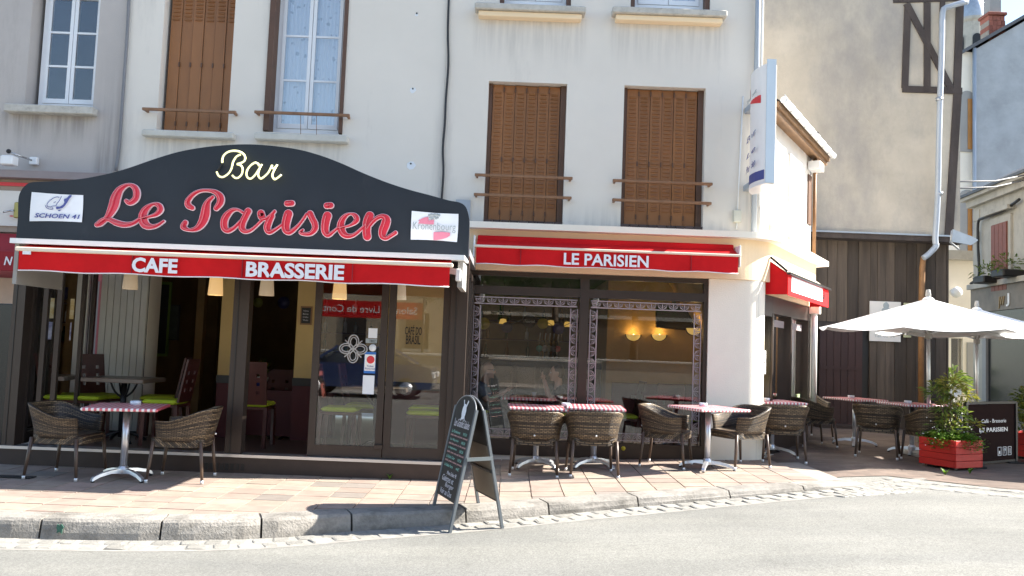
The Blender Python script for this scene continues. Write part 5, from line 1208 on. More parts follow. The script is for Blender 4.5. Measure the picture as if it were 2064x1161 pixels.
chalkline('Menu Enfant 9€', -.1, .17, .435, .47, 'w'); chalkline('Galettes et', -.2, .12, .375, .425, 'w'); chalkline('Burger', -.08, .16, .32, .37, 'w'); chalkline('Voir au Dos', -.18, .14, .265, .312, 'w')
b = MB(); cc = [ptf(.055*math.cos(t), 1.0+.07*math.sin(t), .011) for t in [2*math.pi*k/18 for k in range(18)]]
b.add(cc, [tuple(range(18))]); b.add([q-e_.cross(Vector((0,0,1)))*.0 for q in cc], [])
for (u0,v0,u1,v1) in ((-.06,1.1,.05,.92),(.06,1.1,-.05,.92)):
    p0, p1 = ptf(u0,v0,.0085), ptf(u1,v1,.0085); b.bar(p0, p1, .016, .003, up=tuple(nB))
b.build('emblem', M('white emblem', (.7,.74,.78), .7), pf)
for k in range(9):
    v = .9-.065*k; p0 = ptb(ud*.22, v, .0075); U = ptb(-ud*.2, v, .0075)-p0; V = ptb(ud*.22, v+.03, .0075)-p0
    text(['Galettes','La Complète 7€50','(jambon, oeuf, fromage)','La Forestière 8€','(champignons, crème)','Burger Maison 12€','(boeuf, cheddar, oignons)','Burger Poulet 11€','(poulet, curry, salade)'][k], 'chalk_writing', chalk['wgpgpgpgp'[k]], pb, p0, U, V, d=.0012, shear=.2)

# ================================================================== INSIDE THE CAFE
def struct(name, b, mat): o = b.build(name, mat); o['kind'] = 'structure'; return o
IX0, IX1, IY0, IY1 = XL+.02, XR-.05, HF+.36, HF+5.2
struct('interior_floor', MB().box(IX0, IX1, HF+.01, IY1, -.1, .03), MT['floor_in'])
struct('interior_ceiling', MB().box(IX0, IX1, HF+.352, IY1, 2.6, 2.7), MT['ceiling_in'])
bw_ = MB(); struct('interior_back_wall', MB().box(IX0, IX1, IY1, IY1+.1, .1, 2.7), MT['brown_wall'])
struct('interior_left_wall', MB().box(IX0-.08, IX0-.002, HF+.352, IY1, .1, 2.7), MT['brown_wall'])
struct('interior_right_wall', MB().box(IX1+.002, IX1+.08, HF+.5, IY1, .1, 2.7), MT['yellow_wall'])
# lining of the old facade towards the terrace: white pier, ochre piers with dado
def pier(x0, x1, nm, lab):
    t_ = thing(nm, lab, 'pillar', ((x0+x1)/2, HF, .16))
    MB().box(x0, x1, HF-.012, HF+.37, .95, 2.38).build('upper_face', MT['yellow_pier'], t_); MB().box(x0-.008, x1+.008, HF-.03, HF+.38, .85, .95).build('dado_rail', MT['black_rail'], t_); MB().box(x0-.002, x1+.002, HF-.014, HF+.372, .16, .85).build('dado', MT['red_dado'], t_)
    return t_
pier(XA(450,650)-.03, XA(468,650)+.02, 'ochre_pillar', 'narrow ochre pillar behind the middle post of the terrace')
op_ = pier(XA(601,650)-.02, XA(630,650)+.02, 'ochre_pillar', 'ochre pillar with small slate left of the closed glass door')
op2 = pier(XA(778,650), XA(906,650), 'ochre_pillar', 'wide ochre pier with black coffee lettering behind the right glass door')
text_px('CAFÉ DO', 'lettering', MT['ink_black'], op2, HF-.013, 816, 850, 675, 655, d=.002, bold=.01); text_px('BRASIL', 'lettering', MT['ink_black'], op2, HF-.013, 818, 847, 694, 676, d=.002, bold=.01)
q = at(617,636,HF-.03); sl_ = thing('small_slate', 'small wood framed slate hanging on the ochre pillar', 'slate', q)
MB().box(q.x-.075,q.x+.075,HF-.03,HF-.014,q.z-.12,q.z+.12).build('frame', MT['board_wood'], sl_); MB().box(q.x-.058,q.x+.058,HF-.034,HF-.0301,q.z-.1,q.z+.1).build('slate', MT['board'], sl_)
for k in range(4): text(['Vins','Bières','Cafés','Thés'][k], 'chalk_writing', chalk['w'], sl_, (q.x-.04,HF-.0345,q.z+.05-.04*k), (.07,0,0), (0,0,.02), d=.001)
WP = thing('panelled_pier', 'white vertical panelled pier inside the terrace at left', 'panelling', (XL+.5, HF, .16))
xa, xb = XA(203,650), XA(297,650)
for k in range(7):
    a, c = lerp(xa,xb,k/7), lerp(xa,xb,(k+1)/7); MB().box(a+.004, c-.004, HF-.05, HF-.012, .2, 2.36).build('panel', MT['panel_white'], WP)
MB().box(xa, xb, HF-.0119, HF-.0005, .16, 2.37).build('backing', MT['black_rail'], WP)
# chalkboard with green frame on the left wall
q = at(325,640,HF+.9); cbd = thing('menu_chalkboard', 'tall chalkboard in green frame on the dim inner wall', 'chalkboard', (q.x, HF+.9, q.z))
z0, z1 = at(320,718,HF+.9).z, at(330,568,HF+.9).z; x0, x1 = at(306,640,HF+.9).x, at(343,640,HF+.9).x
MB().box(x0,x1,HF+.88,HF+.91,z0,z1).build('frame', MT['board_frame'], cbd); MB().box(x0+.03,x1-.03,HF+.87,HF+.8795,z0+.04,z1-.04).build('slate', MT['board'], cbd)
iw = struct('interior_pier_wall', MB().box(XL+.9, x1+.35, HF+.93, HF+1.05, .03, 2.6), MT['brown_wall'])
# framed pictures on the back wall
for (px_, py_, w_, h_, c, lab) in ((351,650,.16,.5,(.03,.04,.03),'narrow dark framed picture left of the wall lamp'),(407,635,.3,.55,(.18,.02,.02),'dark red poster right of the green wall lamp'),(450,615,.28,.3,(.03,.05,.1),'round dark blue plate on the back wall')):
    q = at(px_, py_, IY1-.02 if px_ > 360 else HF+.92); P_ = thing('framed_picture', lab, 'picture', q); MB().box(q.x-w_/2,q.x+w_/2,q.y-.03,q.y-.005,q.z-h_/2,q.z+h_/2).build('frame', MT['black_rail'], P_)
    MB().box(q.x-w_/2+.02,q.x+w_/2-.02,q.y-.034,q.y-.0305,q.z-h_/2+.02,q.z+h_/2-.02).build('print', M('print', c, .5, var=.5, scale=9), P_)
# wall sconces
def sconce(px_, py_, Y, lab, mat='sconce', r_=.115, power=.4, col=(1,.66,.22)):
    q = at(px_, py_, Y); t_ = thing('wall_sconce', lab, 'wall lamp', q, 'half bowl wall lamps')
    b = MB(); prof_ = [(r_*math.sin(math.pi/2*k/7)+.001, r_*(1-math.cos(math.pi/2*k/7))*.9) for k in range(8)]
    b.lathe(prof_, (q.x, q.y, q.z-r_*.5), 14, math.pi, 2*math.pi); b.build('glass_bowl', MT[mat], t_)
    rim = [(q.x+(r_+.008)*math.cos(t), q.y-.01, q.z-r_*.5+ r_*.9*(1+math.sin(t))) for t in [math.pi+math.pi*k/12 for k in range(13)]]; MB().tube(rim, .012, 5).build('rim', MT['sconce_body'], t_)
    MB().ball((q.x, q.y-.05, q.z+r_*.25), .022).build('bulb', MT['bulb'], t_)
    l = bpy.data.lights.new('sconce_light', 'POINT'); l.energy = power; l.color = col; l.shadow_soft_size = .05
    lo = bpy.data.objects.new('sconce_light', l); COL.objects.link(lo); lo.parent = t_; lo.location = (0,-.09,.12)
sconce(377, 606, HF+3.0, 'greenish lit half bowl lamp on the dim inner wall at left', 'sconce_green', .14, .8, (.95,1,.65))
struct('interior_partition', MB().box(at(330,606,HF+3.0).x, at(440,606,HF+3.0).x, HF+3.01, HF+3.1, .03, 2.6), MT['brown_wall'])
YWs = HF+2.6
sconce(1276, 680, YWs, 'lit yellow half bowl lamp left of the pair in the cafe window')
sconce(1328, 680, YWs, 'lit yellow half bowl lamp right of the pair in the cafe window')
sconce(1398, 668, HF+1.9, 'lit yellow half bowl lamp at the right edge of the cafe window')
struct('interior_ochre_wall', MB().box(at(1236,680,YWs).x, IX1, YWs+.01, YWs+.1, .03, 2.6), MT['yellow_wall'])
struct('interior_ochre_return', MB().box(at(1236,680,YWs).x-.1, at(1236,680,YWs).x-.002, YWs+.01, IY1, .03, 2.6), MT['yellow_wall'])
b = MB(); xs_ = at(1362,600,HF+1.8).x; b.extr([(xs_,HF+.4,2.59),(IX1,HF+.4,2.59),(IX1,HF+.4,1.5)], (0,2.1,0)); struct('stair_underside', b, MT['yellow_wall'])
q = at(1362,640,HF+2.3); tvp = thing('wall_television', 'black television hanging under the ceiling in the cafe window', 'television', q)
b = MB(); b.bbox(-.33,.33,-.03,.03,-.19,.19,.01); b.xf(Matrix.Translation(q) @ Matrix.Rotation(R(-14),4,'X') @ Matrix.Rotation(R(12),4,'Z')); b.build('housing', MT['tv'], tvp); MB().bar(q+Vector((0,.04,.15)), q+Vector((0,.25,.3)), .05, .05).build('mount', MT['iron'], tvp)
# red dado and bench along the ochre wall
struct('interior_red_dado', MB().box(at(1236,680,YWs).x, IX1, YWs-.02, YWs+.009, .03, .95), MT['red_dado'])
# pendant lamps in the terrace
for (px_, py0, py1, mt, lab) in ((262,556,583,'shade_faint','pale faintly glowing pendant shade before the white pier'),(434,562,595,'shade','lit pendant shade left of the middle post'),(537,566,596,'shade_faint','pale pendant shade in the open doorway right of the middle post'),(684,572,603,'shade','lit pendant shade behind the closed glass door'),(804,578,604,'shade_faint','pale pendant shade nearest the right end of the terrace')):
    Y = VF+.85; q = at(px_, py1, Y); h = at(px_,py0,Y).z-q.z+.06
    t_ = thing('pendant_lamp', lab, 'lamp', q, 'pendant lamps in the terrace')
    b = MB(); b.lathe([(.088,0),(.07,h),(.066,h),(.084,0)], tuple(q), 20); b.build('shade', MT[mt], t_); MB().tube([(q.x,q.y,q.z+h-.02),(q.x,q.y,2.36)], .006, 5).build('cord', MT['iron'], t_)
    if mt == 'shade': MB().ball((q.x,q.y,q.z+h*.45),.03).build('bulb', MT['bulb'], t_)

# inner chairs and tables
def make_inner_chair():
    r_ = thing('dining_chair', '', 'chair')
    b = MB(); b.bbox(-.2,.2,-.21,.2,.44,.475,.006); b.build('seat', MT['wood_red'], r_)
    b = MB(); n = 10; b.bbox(-.2,.2,-.21,.19,.475,.525,.02); b.build('cushion', MT['lime'], r_)
    for sx in (-1,1): MB().bar((sx*.18,-.19,.44),(sx*.185,-.2,0),.04,.04).build('leg', MT['wood_red'], r_)
    for sx in (-1,1):
        b = MB(); b.bar((sx*.18,.185,.46),(sx*.18,.21,0),.04,.04); b.build('leg', MT['wood_red'], r_)
    # tall back board with six round holes cut as square openings
    xs = [-.19,-.11,-.07,-.02,.02,.07,.11,.19]; zs = [.5,.62,.66,.72,.76,.82,.86,1.0]; b = MB()
    hole = lambda i, j: i in (1,5) and j in (1,3,5)
    for i in range(7):
        for j in range(7):
            if not hole(i, j):
                yy = lambda z: .19+.09*(z-.5)/.5
                b.extr([(xs[i],yy(zs[j]),zs[j]),(xs[i+1],yy(zs[j]),zs[j]),(xs[i+1],yy(zs[j+1]),zs[j+1]),(xs[i],yy(zs[j+1]),zs[j+1])], (0,.022,0))
    b.build('backrest', MT['wood_red'], r_)
    return r_
ic0 = make_inner_chair(); nic = [0]
def ichair(x, y, face, lab, z=None):
    z = (.165 if y < HF else .031) if z is None else z
    o = ic0 if nic[0] == 0 else copy_tree(ic0); nic[0] += 1
    o.location = (x,y,z); o.rotation_euler = (0,0,R(face+90)); o['label'] = lab; o['group'] = 'red wooden chairs with lime cushions'
def make_inner_table():
    r_ = thing('dining_table', '', 'table'); MB().bbox(-.36,.36,-.33,.33,.70,.75,.006).build('table_top', MT['tabletop'], r_)
    MB().tube([(0,0,.05),(0,0,.7)], .035, 8).build('column', MT['iron'], r_)
    for k in range(4):
        a = math.pi/4+k*math.pi/2; MB().tube(smooth_pts([(0,0,.12),(.15*math.cos(a),.15*math.sin(a),.08),(.3*math.cos(a),.3*math.sin(a),.0)],3), .018, 6).build('foot', MT['iron'], r_)
        MB().tube(smooth_pts([(0,0,.5),(.1*math.cos(a),.1*math.sin(a),.58),(.16*math.cos(a),.16*math.sin(a),.7)],3), .012, 6).build('scroll', MT['iron'], r_)
    return r_
it0 = make_inner_table(); nit = [0]
def itable(x, y, lab, z=None):
    z = (.165 if y < HF else .031) if z is None else z
    o = it0 if nit[0] == 0 else copy_tree(it0); nit[0] += 1
    o.location = (x,y,z); o['label'] = lab; o['group'] = 'brown inner tables'
itable(at(245,800,VF+.9).x, VF+.95, 'grey brown dining table before the white panelled pier')
ichair(at(170,800,VF+.9).x, VF+.95, 5, 'red chair left of the table before the white pier')
ichair(at(200,800,VF+1.2).x, VF+1.25, -30, 'red chair half hidden behind the leftmost inner table')
ichair(at(340,800,VF+.85).x, VF+.8, 180, 'red chair right of the table before the white pier')
ichair(at(322,800,VF+1.3).x, VF+1.35, 190, 'red chair further in behind the right side of the leftmost inner table')
itable(at(590,830,VF+2.6).x, VF+2.9, 'dark inner table in the dim room behind the open doorway')
ichair(at(520,830,VF+1.1).x, VF+.95, 92, 'red chair seen from behind in the open doorway')
ichair(at(560,830,VF+2.3).x, VF+2.5, 95, 'red chair deeper in the dim room behind the doorway')
itable(at(760,830,VF+1.0).x, VF+.95, 'inner table behind the closed glass doors')
ichair(at(690,830,VF+.8).x, VF+.7, 0, 'red chair with sunlit edge behind the left closed glass door')
ichair(at(730,830,VF+1.3).x, VF+1.35, 0, 'red chair behind the middle stile of the closed glass doors')
ichair(at(862,830,VF+.8).x, VF+.65, 180, 'red chair at the right end of the terrace near the post')
ichair(at(862,830,VF+1.3).x, VF+1.25, 180, 'red chair behind the one at the right end of the terrace')
ichair(at(1255,800,HF+1.2).x, HF+1.2, 185, 'red chair behind the left part of the right window half')
ichair(at(1330,800,HF+1.3).x, HF+1.0, 100, 'red chair seen from behind in the right window half')
ichair(at(1390,800,HF+1.2).x, HF+1.15, 100, 'red chair at the right edge of the cafe window')
itable(at(1330,800,HF+1.6).x, HF+1.75, 'inner table under the yellow lamps in the window')
# potted plant on a low wall in the doorway
pp = thing('potted_plant', 'small plant in blue and white pot inside the open doorway', 'plant', at(526,765,VF+2.2))
q = at(526,762,VF+2.2); MB().lathe([(.001,-.15),(.075,-.15),(.09,-.04)], tuple(q), 16).build('pot', MT['blue_pot'], pp); MB().lathe([(.09,-.0401),(.105,.02),(.09,.02)], tuple(q), 16).build('pot_rim', MT['ceramic'], pp)
b = MB()
for k in range(90):
    a = random.uniform(0,6.28); l = random.uniform(.12,.32); el = random.uniform(.5,1.4); d = Vector((math.cos(a)*math.cos(el), math.sin(a)*math.cos(el), math.sin(el))); s = d.cross(Vector((0,0,1))).normalized()*.014
    p0 = Vector(q)+d*l*.3; b.add([p0, p0+d*l*.35+s, p0+d*l*.7, p0+d*l*.35-s], [(0,1,2,3)])
b.build('foliage', MT['leaf_tree'], pp, kind='stuff')
MB().box(q.x-.5,q.x+1.0,q.y-.1,q.y+.1,.16,q.z-.151).build('plant_stand', MT['red_dado'], pp)
# bar counter with taps, shelf and bottles
BC = thing('bar_counter', 'dark bar counter with steel top behind the left window half', 'counter', (.6, HF+3.4, .16))
yc = HF+3.2; x0, x1 = at(990,730,yc).x, at(1225,730,yc).x; zt = at(1100,722,yc).z
MB().box(x0,x1,yc+.05,yc+.6,.03,zt-.06).build('front', MT['black_rail'], BC); MB().bbox(x0-.05,x1+.02,yc,yc+.65,zt-.055,zt,.008).build('top', MT['metal_bar'], BC)
for k in range(5): 
    xx = lerp(x0+.2,x1-.2,k/4); MB().box(xx-.15,xx+.15,yc+.03,yc+.049,.3,zt-.15).build('panel', MT['tv'], BC)
tp = thing('beer_taps', 'row of beer taps with round coloured badges on the bar', 'beer taps', (at(1105,705,yc).x, yc+.3, zt))
for k, (xx, c) in enumerate(((1087,(.1,.5,.42)),(1098,(.5,.5,.5)),(1107,(.6,.55,.4)),(1115,(.55,.5,.5)),(1124,(.55,.04,.06)))):
    p = at(xx,712,yc+.2); MB().tube([(p.x,yc+.3,zt),(p.x,yc+.3,zt+.3)], .018, 6).build('tap_column', MT['metal_bar'], tp); b = MB(); b.lathe([(.001,0),(.055,0),(.055,.015),(.001,.015)], (0,0,0), 14); b.xf(Matrix.Translation((p.x,yc+.27,zt+.16)) @ Matrix.Rotation(R(90),4,'X')); b.build('badge', M('tap badge', c, .3), tp)
    MB().tube([(p.x,yc+.3,zt+.3),(p.x+.01,yc+.24,zt+.42)], .01, 5).build('handle', MT['ceramic'], tp)
shf = thing('bottle_shelf', 'back bar shelves along the rear wall', 'shelf', (0, IY1-.2, 1.2))
for z in (1.25,1.6,1.95): MB().box(at(640,640,IY1).x, at(1220,640,IY1).x, IY1-.25, IY1-.01, z-.025, z).build('shelf_board', MT['wood_red'], shf)
nb = 0
for z in (1.25,1.6,1.95):
    x = at(660,640,IY1).x
    while x < at(1210,640,IY1).x:
        h = random.uniform(.2,.3); b = MB(); b.lathe([(.001,0),(.035,0),(.035,h*.6),(.013,h*.75),(.013,h),(.001,h)], (0,0,0), 8)
        o = b.build('bottle', random.choice([MT['bottle'],MT['ceramic'],MT['bottle'],M('amber bottle',(.25,.1,.02),.1),M('pale glass bottle',(.35,.38,.36),.1)])); o.location = (x, IY1-.13, z+.001); tag(o, 'small bottle among many on the dim back bar shelves', 'bottle', 'bottles on the back bar'); nb += 1
        x += random.uniform(.16,.42)
# badges hung on a string above the bar
st_ = thing('badge_garland', 'string of round and shield beer badges hanging over the bar', 'garland', at(1060,640,yc))
pts = [at(x,y,yc-.3) for x, y in ((940,640),(975,645),(1022,655),(1065,640),(1095,645),(1125,660),(1160,645))]
MB().tube(smooth_pts([tuple(p) for p in pts],4), .005, 4).build('string', MT['cable_grey'], st_)
for (x, y, c, r_, s) in ((975,652,(.4,.35,.04),.1,''),(1022,660,(.03,.03,.12),.09,''),(1067,648,(.02,.02,.02),.11,'Tourtel'),(1094,652,(.45,.36,.04),.09,''),(1126,662,(.04,.03,.14),.1,''),(520,610,(.25,.25,.05),.08,''),(572,610,(.05,.05,.14),.1,'')):
    p = at(x,y,yc-.32); b = MB(); b.lathe([(.001,0),(r_,0),(r_,.01),(.001,.01)], (0,0,0), 16); b.xf(Matrix.Translation(p) @ Matrix.Rotation(R(90),4,'X')); o = b.build('badge', M('badge', c, .4), st_)
    if s: text(s, 'lettering', MT['ink_white'], o, (p.x-.085,p.y-.013,p.z-.02), (.17,0,0), (0,0,.045), d=.001)
for (x, y) in ((1014,649),(1110,652),(1144,655)):
    p = at(x,y,yc+.4); t_ = thing('bar_lamp', ['small lit bar lamp left of the badges','small lit bar lamp between the badges','lit bar lamp at the right end over the bar'][(1014,1110,1144).index(x)], 'lamp', p, 'lit lamps over the bar')
    MB().lathe([(.07,-.03),(.05,.05),(.001,.06)], tuple(p), 12).build('shade', MT['sconce'], t_); MB().tube([(p.x,p.y,p.z+.05),(p.x,p.y,2.62)], .006, 5).build('cord', MT['iron'], t_)

# ================================================================== TWO PEOPLE BEHIND THE WINDOW
def remesh_obj(b, name, mat, parent, vox):
    o = b.build(name, mat, parent); m = o.modifiers.new('merge', 'REMESH'); m.mode = 'VOXEL'; m.voxel_size = vox; m.use_smooth_shade = True
    s = o.modifiers.new('soft', 'SMOOTH'); s.factor = .5; s.iterations = 4; return o
def person(lab, head, fx, bald, shirt, hand_r, hand_l, elbow_r, elbow_l, headtilt):
    """seated figure; fx = +1 looks towards +X, -1 towards -X; head = centre of head"""
    hx, hy, hz = head; t_ = thing('person', lab, 'person', (hx, hy, .03)); V3 = Vector
    hd = V3(head); neck = hd + V3((-.03*fx, 0, -.13)); ch_ = hd + V3((-.07*fx, 0, -.32)); hip = V3((hx-.16*fx, hy, .53))
    sh = [ch_ + V3((-.01*fx, s*.17, .06)) for s in (-1, 1)]
    body = MB(); body.ball(tuple(hd+V3((0,0,.015))), .092, .076, .10); body.ball(tuple(hd+V3((.028*fx,0,-.05))), .066, .058, .07)     # skull and jaw
    body.ball(tuple(hd+V3((.098*fx,0,-.02))), .02, .014, .024); body.ball(tuple(hd+V3((.082*fx,0,.022))), .018, .045, .012); body.ball(tuple(hd+V3((.084*fx,0,-.062))), .014, .024, .01); body.ball(tuple(hd+V3((.074*fx,0,-.095))), .024, .028, .02)
    for s in (-1,1): body.ball(tuple(hd+V3((-.012*fx,s*.078,-.01))), .02, .009, .032)
    body.tube([neck+V3((.0,0,.08)), neck+V3((0,0,-.08))], [.052,.06], 10); body.tube([ch_+V3((0,0,.1)), ch_, (ch_+hip)/2, hip], [.1,.135,.13,.15], 12)
    for s in (-1,1): body.tube([sh[(s+1)//2]+V3((0,-s*.1,.02)), sh[(s+1)//2]], [.07,.065], 10)
    for (h, e, s) in ((hand_r, elbow_r, 0), (hand_l, elbow_l, 1)):
        h = V3(h); e = V3(e); body.tube([sh[s], (sh[s]+e)/2, e], [.056,.048,.041], 10); body.tube([e, (e+h)/2, h], [.041,.037,.027], 10)
        d = (h-e).normalized(); up = V3((0,0,1)) if abs(d.z) < .8 else V3((fx,0,0)); sd = d.cross(up).normalized(); un = sd.cross(d)
        body.ball(tuple(h+d*.045), .036, .036, .034)
        for k in range(4):                              # fingers, unequal and bent
            r0 = h + d*.07 + sd*(-.027+.018*k); l_ = (.06,.07,.066,.05)[k]; body.tube([r0, r0+d*l_*.55, r0+d*l_*.85-un*l_*.3], [.0105,.0095,.008], 6)
        r0 = h + d*.03 - sd*.034; body.tube([r0, r0+d*.03-sd*.022, r0+d*.055-sd*.022-un*.01], [.012,.011,.009], 6)
    for s in (-1,1):
        kn = hip + V3((.42*fx, s*.1, -.02)); an = kn + V3((-.02*fx, 0, -.40)); body.tube([hip+V3((0,s*.09,0)), kn], [.085,.062], 10); body.tube([kn, an], [.058,.04], 10); body.tube([an, an+V3((.17*fx,0,-.02))], [.04,.032], 8)
    o = remesh_obj(body, 'body', MT['skin'], t_, .010)
    sb = MB(); sb.tube([ch_+V3((-.01*fx,0,.13)), ch_+V3((0,0,.02)), (ch_+hip)/2, hip], [.085,.152,.148,.168], 14)
    for s in (0,1):
        e = V3((elbow_r, elbow_l)[s]); sb.tube([sh[s]+V3((0,(.1 if s == 0 else -.1),.025)), sh[s], lerp(sh[s], e, .62)], [.08,.078,.064], 12)
    remesh_obj(sb, 'shirt', MT[shirt], t_, .014)
    tr = MB()
    for s in (-1,1):
        kn = hip + V3((.42*fx, s*.1, -.02)); an = kn + V3((-.02*fx, 0, -.36)); tr.tube([hip+V3((-.02*fx,s*.08,-.01)), kn+V3((.02*fx,0,0))], [.105,.078], 10); tr.tube([kn+V3((.01*fx,0,.02)), an], [.074,.055], 10)
    remesh_obj(tr, 'trousers', MT['trousers'], t_, .016)
    hb = MB()
    if not bald:
        hb.ball(tuple(hd+V3((-.022*fx,0,.04))), .094, .084, .088); hb.ball(tuple(hd+V3((-.05*fx,0,-.01))), .06, .082, .075); remesh_obj(hb, 'hair', MT['hair'], t_, .012)
    else:
        for s in (-1,1):
            ring = [hd + V3((.09*fx+.004*fx, s*.033, .008)) + V3((0, .022*math.cos(t), .018*math.sin(t))) for t in [2*math.pi*k/12 for k in range(13)]]; hb.tube(ring, .0035, 5, caps=False); hb.tube([hd+V3((.09*fx,s*.055,.01)), hd+V3((0,s*.084,.012))], .003, 5)
        hb.build('glasses', MT['iron'], t_)
    for s in (-1,1): MB().ball(tuple(hd+V3((.083*fx,s*.033,.006))), .011).build('eye', MT['ceramic'], t_)
    return t_
Yp = HF+1.15
h1, h2 = at(983,746,Yp), at(1122,752,Yp)
zt_ = .92
pm = (h1.x+h2.x)/2+.06
person('bald man with glasses in grey blue shirt looking at a phone behind the window', (h1.x,Yp,h1.z), 1, True, 'shirt_blue', (h1.x+.27,Yp-.05,h1.z-.28), (h1.x+.27,Yp+.08,h1.z-.28), (h1.x+.02,Yp-.2,h1.z-.43), (h1.x+.04,Yp+.22,h1.z-.43), 20)
person('dark haired man in black T-shirt with raised forearm behind the window', (h2.x,Yp+.02,h2.z), -1, False, 'shirt_black', (h2.x-.18,Yp-.12,h2.z-.1), (h2.x-.2,Yp+.2,h2.z-.36), (h2.x-.09,Yp-.19,h2.z-.38), (h2.x+.03,Yp+.22,h2.z-.4), 0)
ph = MB(); ph.bbox(-.008,.008,-.036,.036,-.07,.07,.003); ph.xf(Matrix.Translation((h1.x+.345,Yp+.015,h1.z-.27)) @ Matrix.Rotation(R(-35),4,'Y')); tag(ph.build('phone', MT['tv']), 'dark phone in the hands of the bald man', 'phone')
itx = bpy.data.objects.new('dining_table', None)
o = copy_tree(table0); o.location = (pm, Yp+.02, .031); o['label'] = 'red check table inside the window between the two men'; o.rotation_euler = (0,0,0); o['group'] = 'cafe tables with red check tops'
b = MB(); b.lathe([(.001,0),(.025,0),(.036,.07),(.032,.07),(.022,.006),(.001,.006)], (0,0,0), 14); b = b.build('coffee_cup', MT['ceramic']); b.location = (pm+.12, Yp, .031+.721); tag(b, 'white cup on the table between the two men', 'cup')
for (xx, f_, lb) in ((h1.x-.16, 0, 'red chair under the bald man'), (h2.x+.16, 180, 'red chair under the man in black')): ichair(xx, Yp, f_, lb, .031)
bpy.data.objects.remove(itx)

# ================================================================== PARASOLS
def make_parasol(rr=1.62, rise=.44, zr=1.80):
    r_ = thing('parasol', '', 'parasol'); n = 8; zt = zr+rise
    b = MB(); sub = 6; rows = 8; P = []
    for i in range(n*sub):
        k = i/sub; k0 = math.floor(k); f = k-k0; a0, a1 = 2*math.pi*k0/n, 2*math.pi*(k0+1)/n
        for j in range(rows+1):
            t = .045+.955*j/rows; p0 = Vector((math.cos(a0),math.sin(a0),0)); p1 = Vector((math.cos(a1),math.sin(a1),0)); p = p0.lerp(p1,f)*rr*t
            P.append((p.x, p.y, zr + rise*(1-t)**1.08 - .05*t*math.sin(math.pi*f)*(.4+.6*t)))
    m = rows+1; L = n*sub; fs = [(i*m+j, i*m+j+1, ((i+1)%L)*m+j+1, ((i+1)%L)*m+j) for i in range(L) for j in range(rows)]
    b.add(P, fs, True); b.add([(x,y,z-.006) for x,y,z in P], [f[::-1] for f in fs], True); b.build('canopy', MT['umb'], r_)
    b = MB(); b.lathe([(.09,zt-.02),(.06,zt+.01),(.02,zt+.03)], (0,0,0), 16); b.build('vent_cap', MT['umb'], r_)
    MB().lathe([(.001,zt+.13),(.028,zt+.125),(.042,zt+.04),(.03,zt+.03)], (0,0,0), 12).build('finial', MT['greywall'], r_)
    MB().tube([(0,0,.05),(0,0,zt)], .026, 12).build('pole', MT['alu'], r_)
    MB().lathe([(.05,zr-.14),(.055,zr+.02),(.03,zr+.06)], (0,0,0), 12).build('runner', MT['greywall'], r_)
    for k in range(n):
        a = 2*math.pi*k/n; d = Vector((math.cos(a),math.sin(a),0)); rb = MB().bar(d*.05+Vector((0,0,zt-.03)), d*rr*.98+Vector((0,0,zr-.012)), .016, .02).build('rib', MT['alu'], r_)
        MB().bar(d*.05+Vector((0,0,zr-.06)), d*rr*.5+Vector((0,0,zr+rise*.46-.02)), .014, .016).build('strut', MT['alu'], rb)
    MB().bbox(-.28,.28,-.28,.28,0,.06,.01).build('base_slab', MT['stone'], r_); MB().tube([(0,0,.06),(0,0,.35)], .034, 12).build('base_tube', MT['iron'], r_)
    return r_
um = make_parasol()
def parasol(o, x, y, rot, sc, lab):
    o.location = (x, y, gp(x)+.003); o.rotation_euler = (R(.8), R(-1), R(rot)); o.scale = (sc,sc,1); o['label'] = lab; o['group'] = 'white parasols over the terrace'
q = at(1873, 700, 12.1); parasol(um, q.x, 12.1, 8, .95, 'white parasol in front, over the tables beside the red planter')
q = at(1969, 720, 13.9); parasol(copy_tree(um), q.x, 13.9, 20, .95, 'white parasol behind, partly hidden, at the right edge')
parasol(copy_tree(um), 8.75, 11.4, 0, .95, 'added white parasol out of view at right, shading planter and screen')  # unseen parasol, put in to cast shade on planter and screen

# ================================================================== PLANTERS AND SCREEN
def leaf_cluster(b, c, r_, n, size, droop=.3, flat=.6):
    for k in range(n):
        a = random.uniform(0,6.283); el = random.uniform(-.5,1.3); d = Vector((math.cos(a)*math.cos(el), math.sin(a)*math.cos(el), math.sin(el)*.8)); p = Vector(c)+d*r_*random.uniform(.25,1)
        l = size*random.uniform(.6,1.2); o = (d+Vector((random.uniform(-.6,.6),random.uniform(-.6,.6),random.uniform(-.3,.5)))).normalized(); s = o.cross(Vector((random.uniform(-.4,.4),random.uniform(-.4,.4),1))).normalized()*l*.16; u = Vector((0,0,-droop*l))
        b.add([p, p+o*l*.45+s, p+o*l+u, p+o*l*.45-s], [(0,1,2),(0,2,3)])
def planter(loc, rot, lab, w_=.62, h=.37):
    t_ = thing('planter', lab, 'planter', (0,0,0)); 
    for s in range(4):
        for k in range(4):
            z0 = .03+k*(h-.03)/4; b = MB(); b.bbox(-w_/2-(.0 if s % 2 else .0), w_/2-.022, -w_/2, -w_/2+.02, z0, z0+(h-.03)/4-.004, .003); b.xf(Matrix.Rotation(s*math.pi/2,4,'Z')); b.build('board', MT['planter_red'], t_)
    MB().box(-w_/2+.025,w_/2-.025,-w_/2+.025,w_/2-.025,.03,h-.05).build('soil', MT['soil'], t_)
    for sx in (-1,1):
        for sy in (-1,1): MB().box(sx*(w_/2-.1)-.03,sx*(w_/2-.1)+.03,sy*(w_/2-.1)-.03,sy*(w_/2-.1)+.03,0,.0299).build('foot', MT['iron'], t_)
    t_.location = loc; t_.rotation_euler = (0,0,R(rot)); return t_
qF, qL, qR = on_ground(1913,952), on_ground(1845,941), on_ground(1963,945)
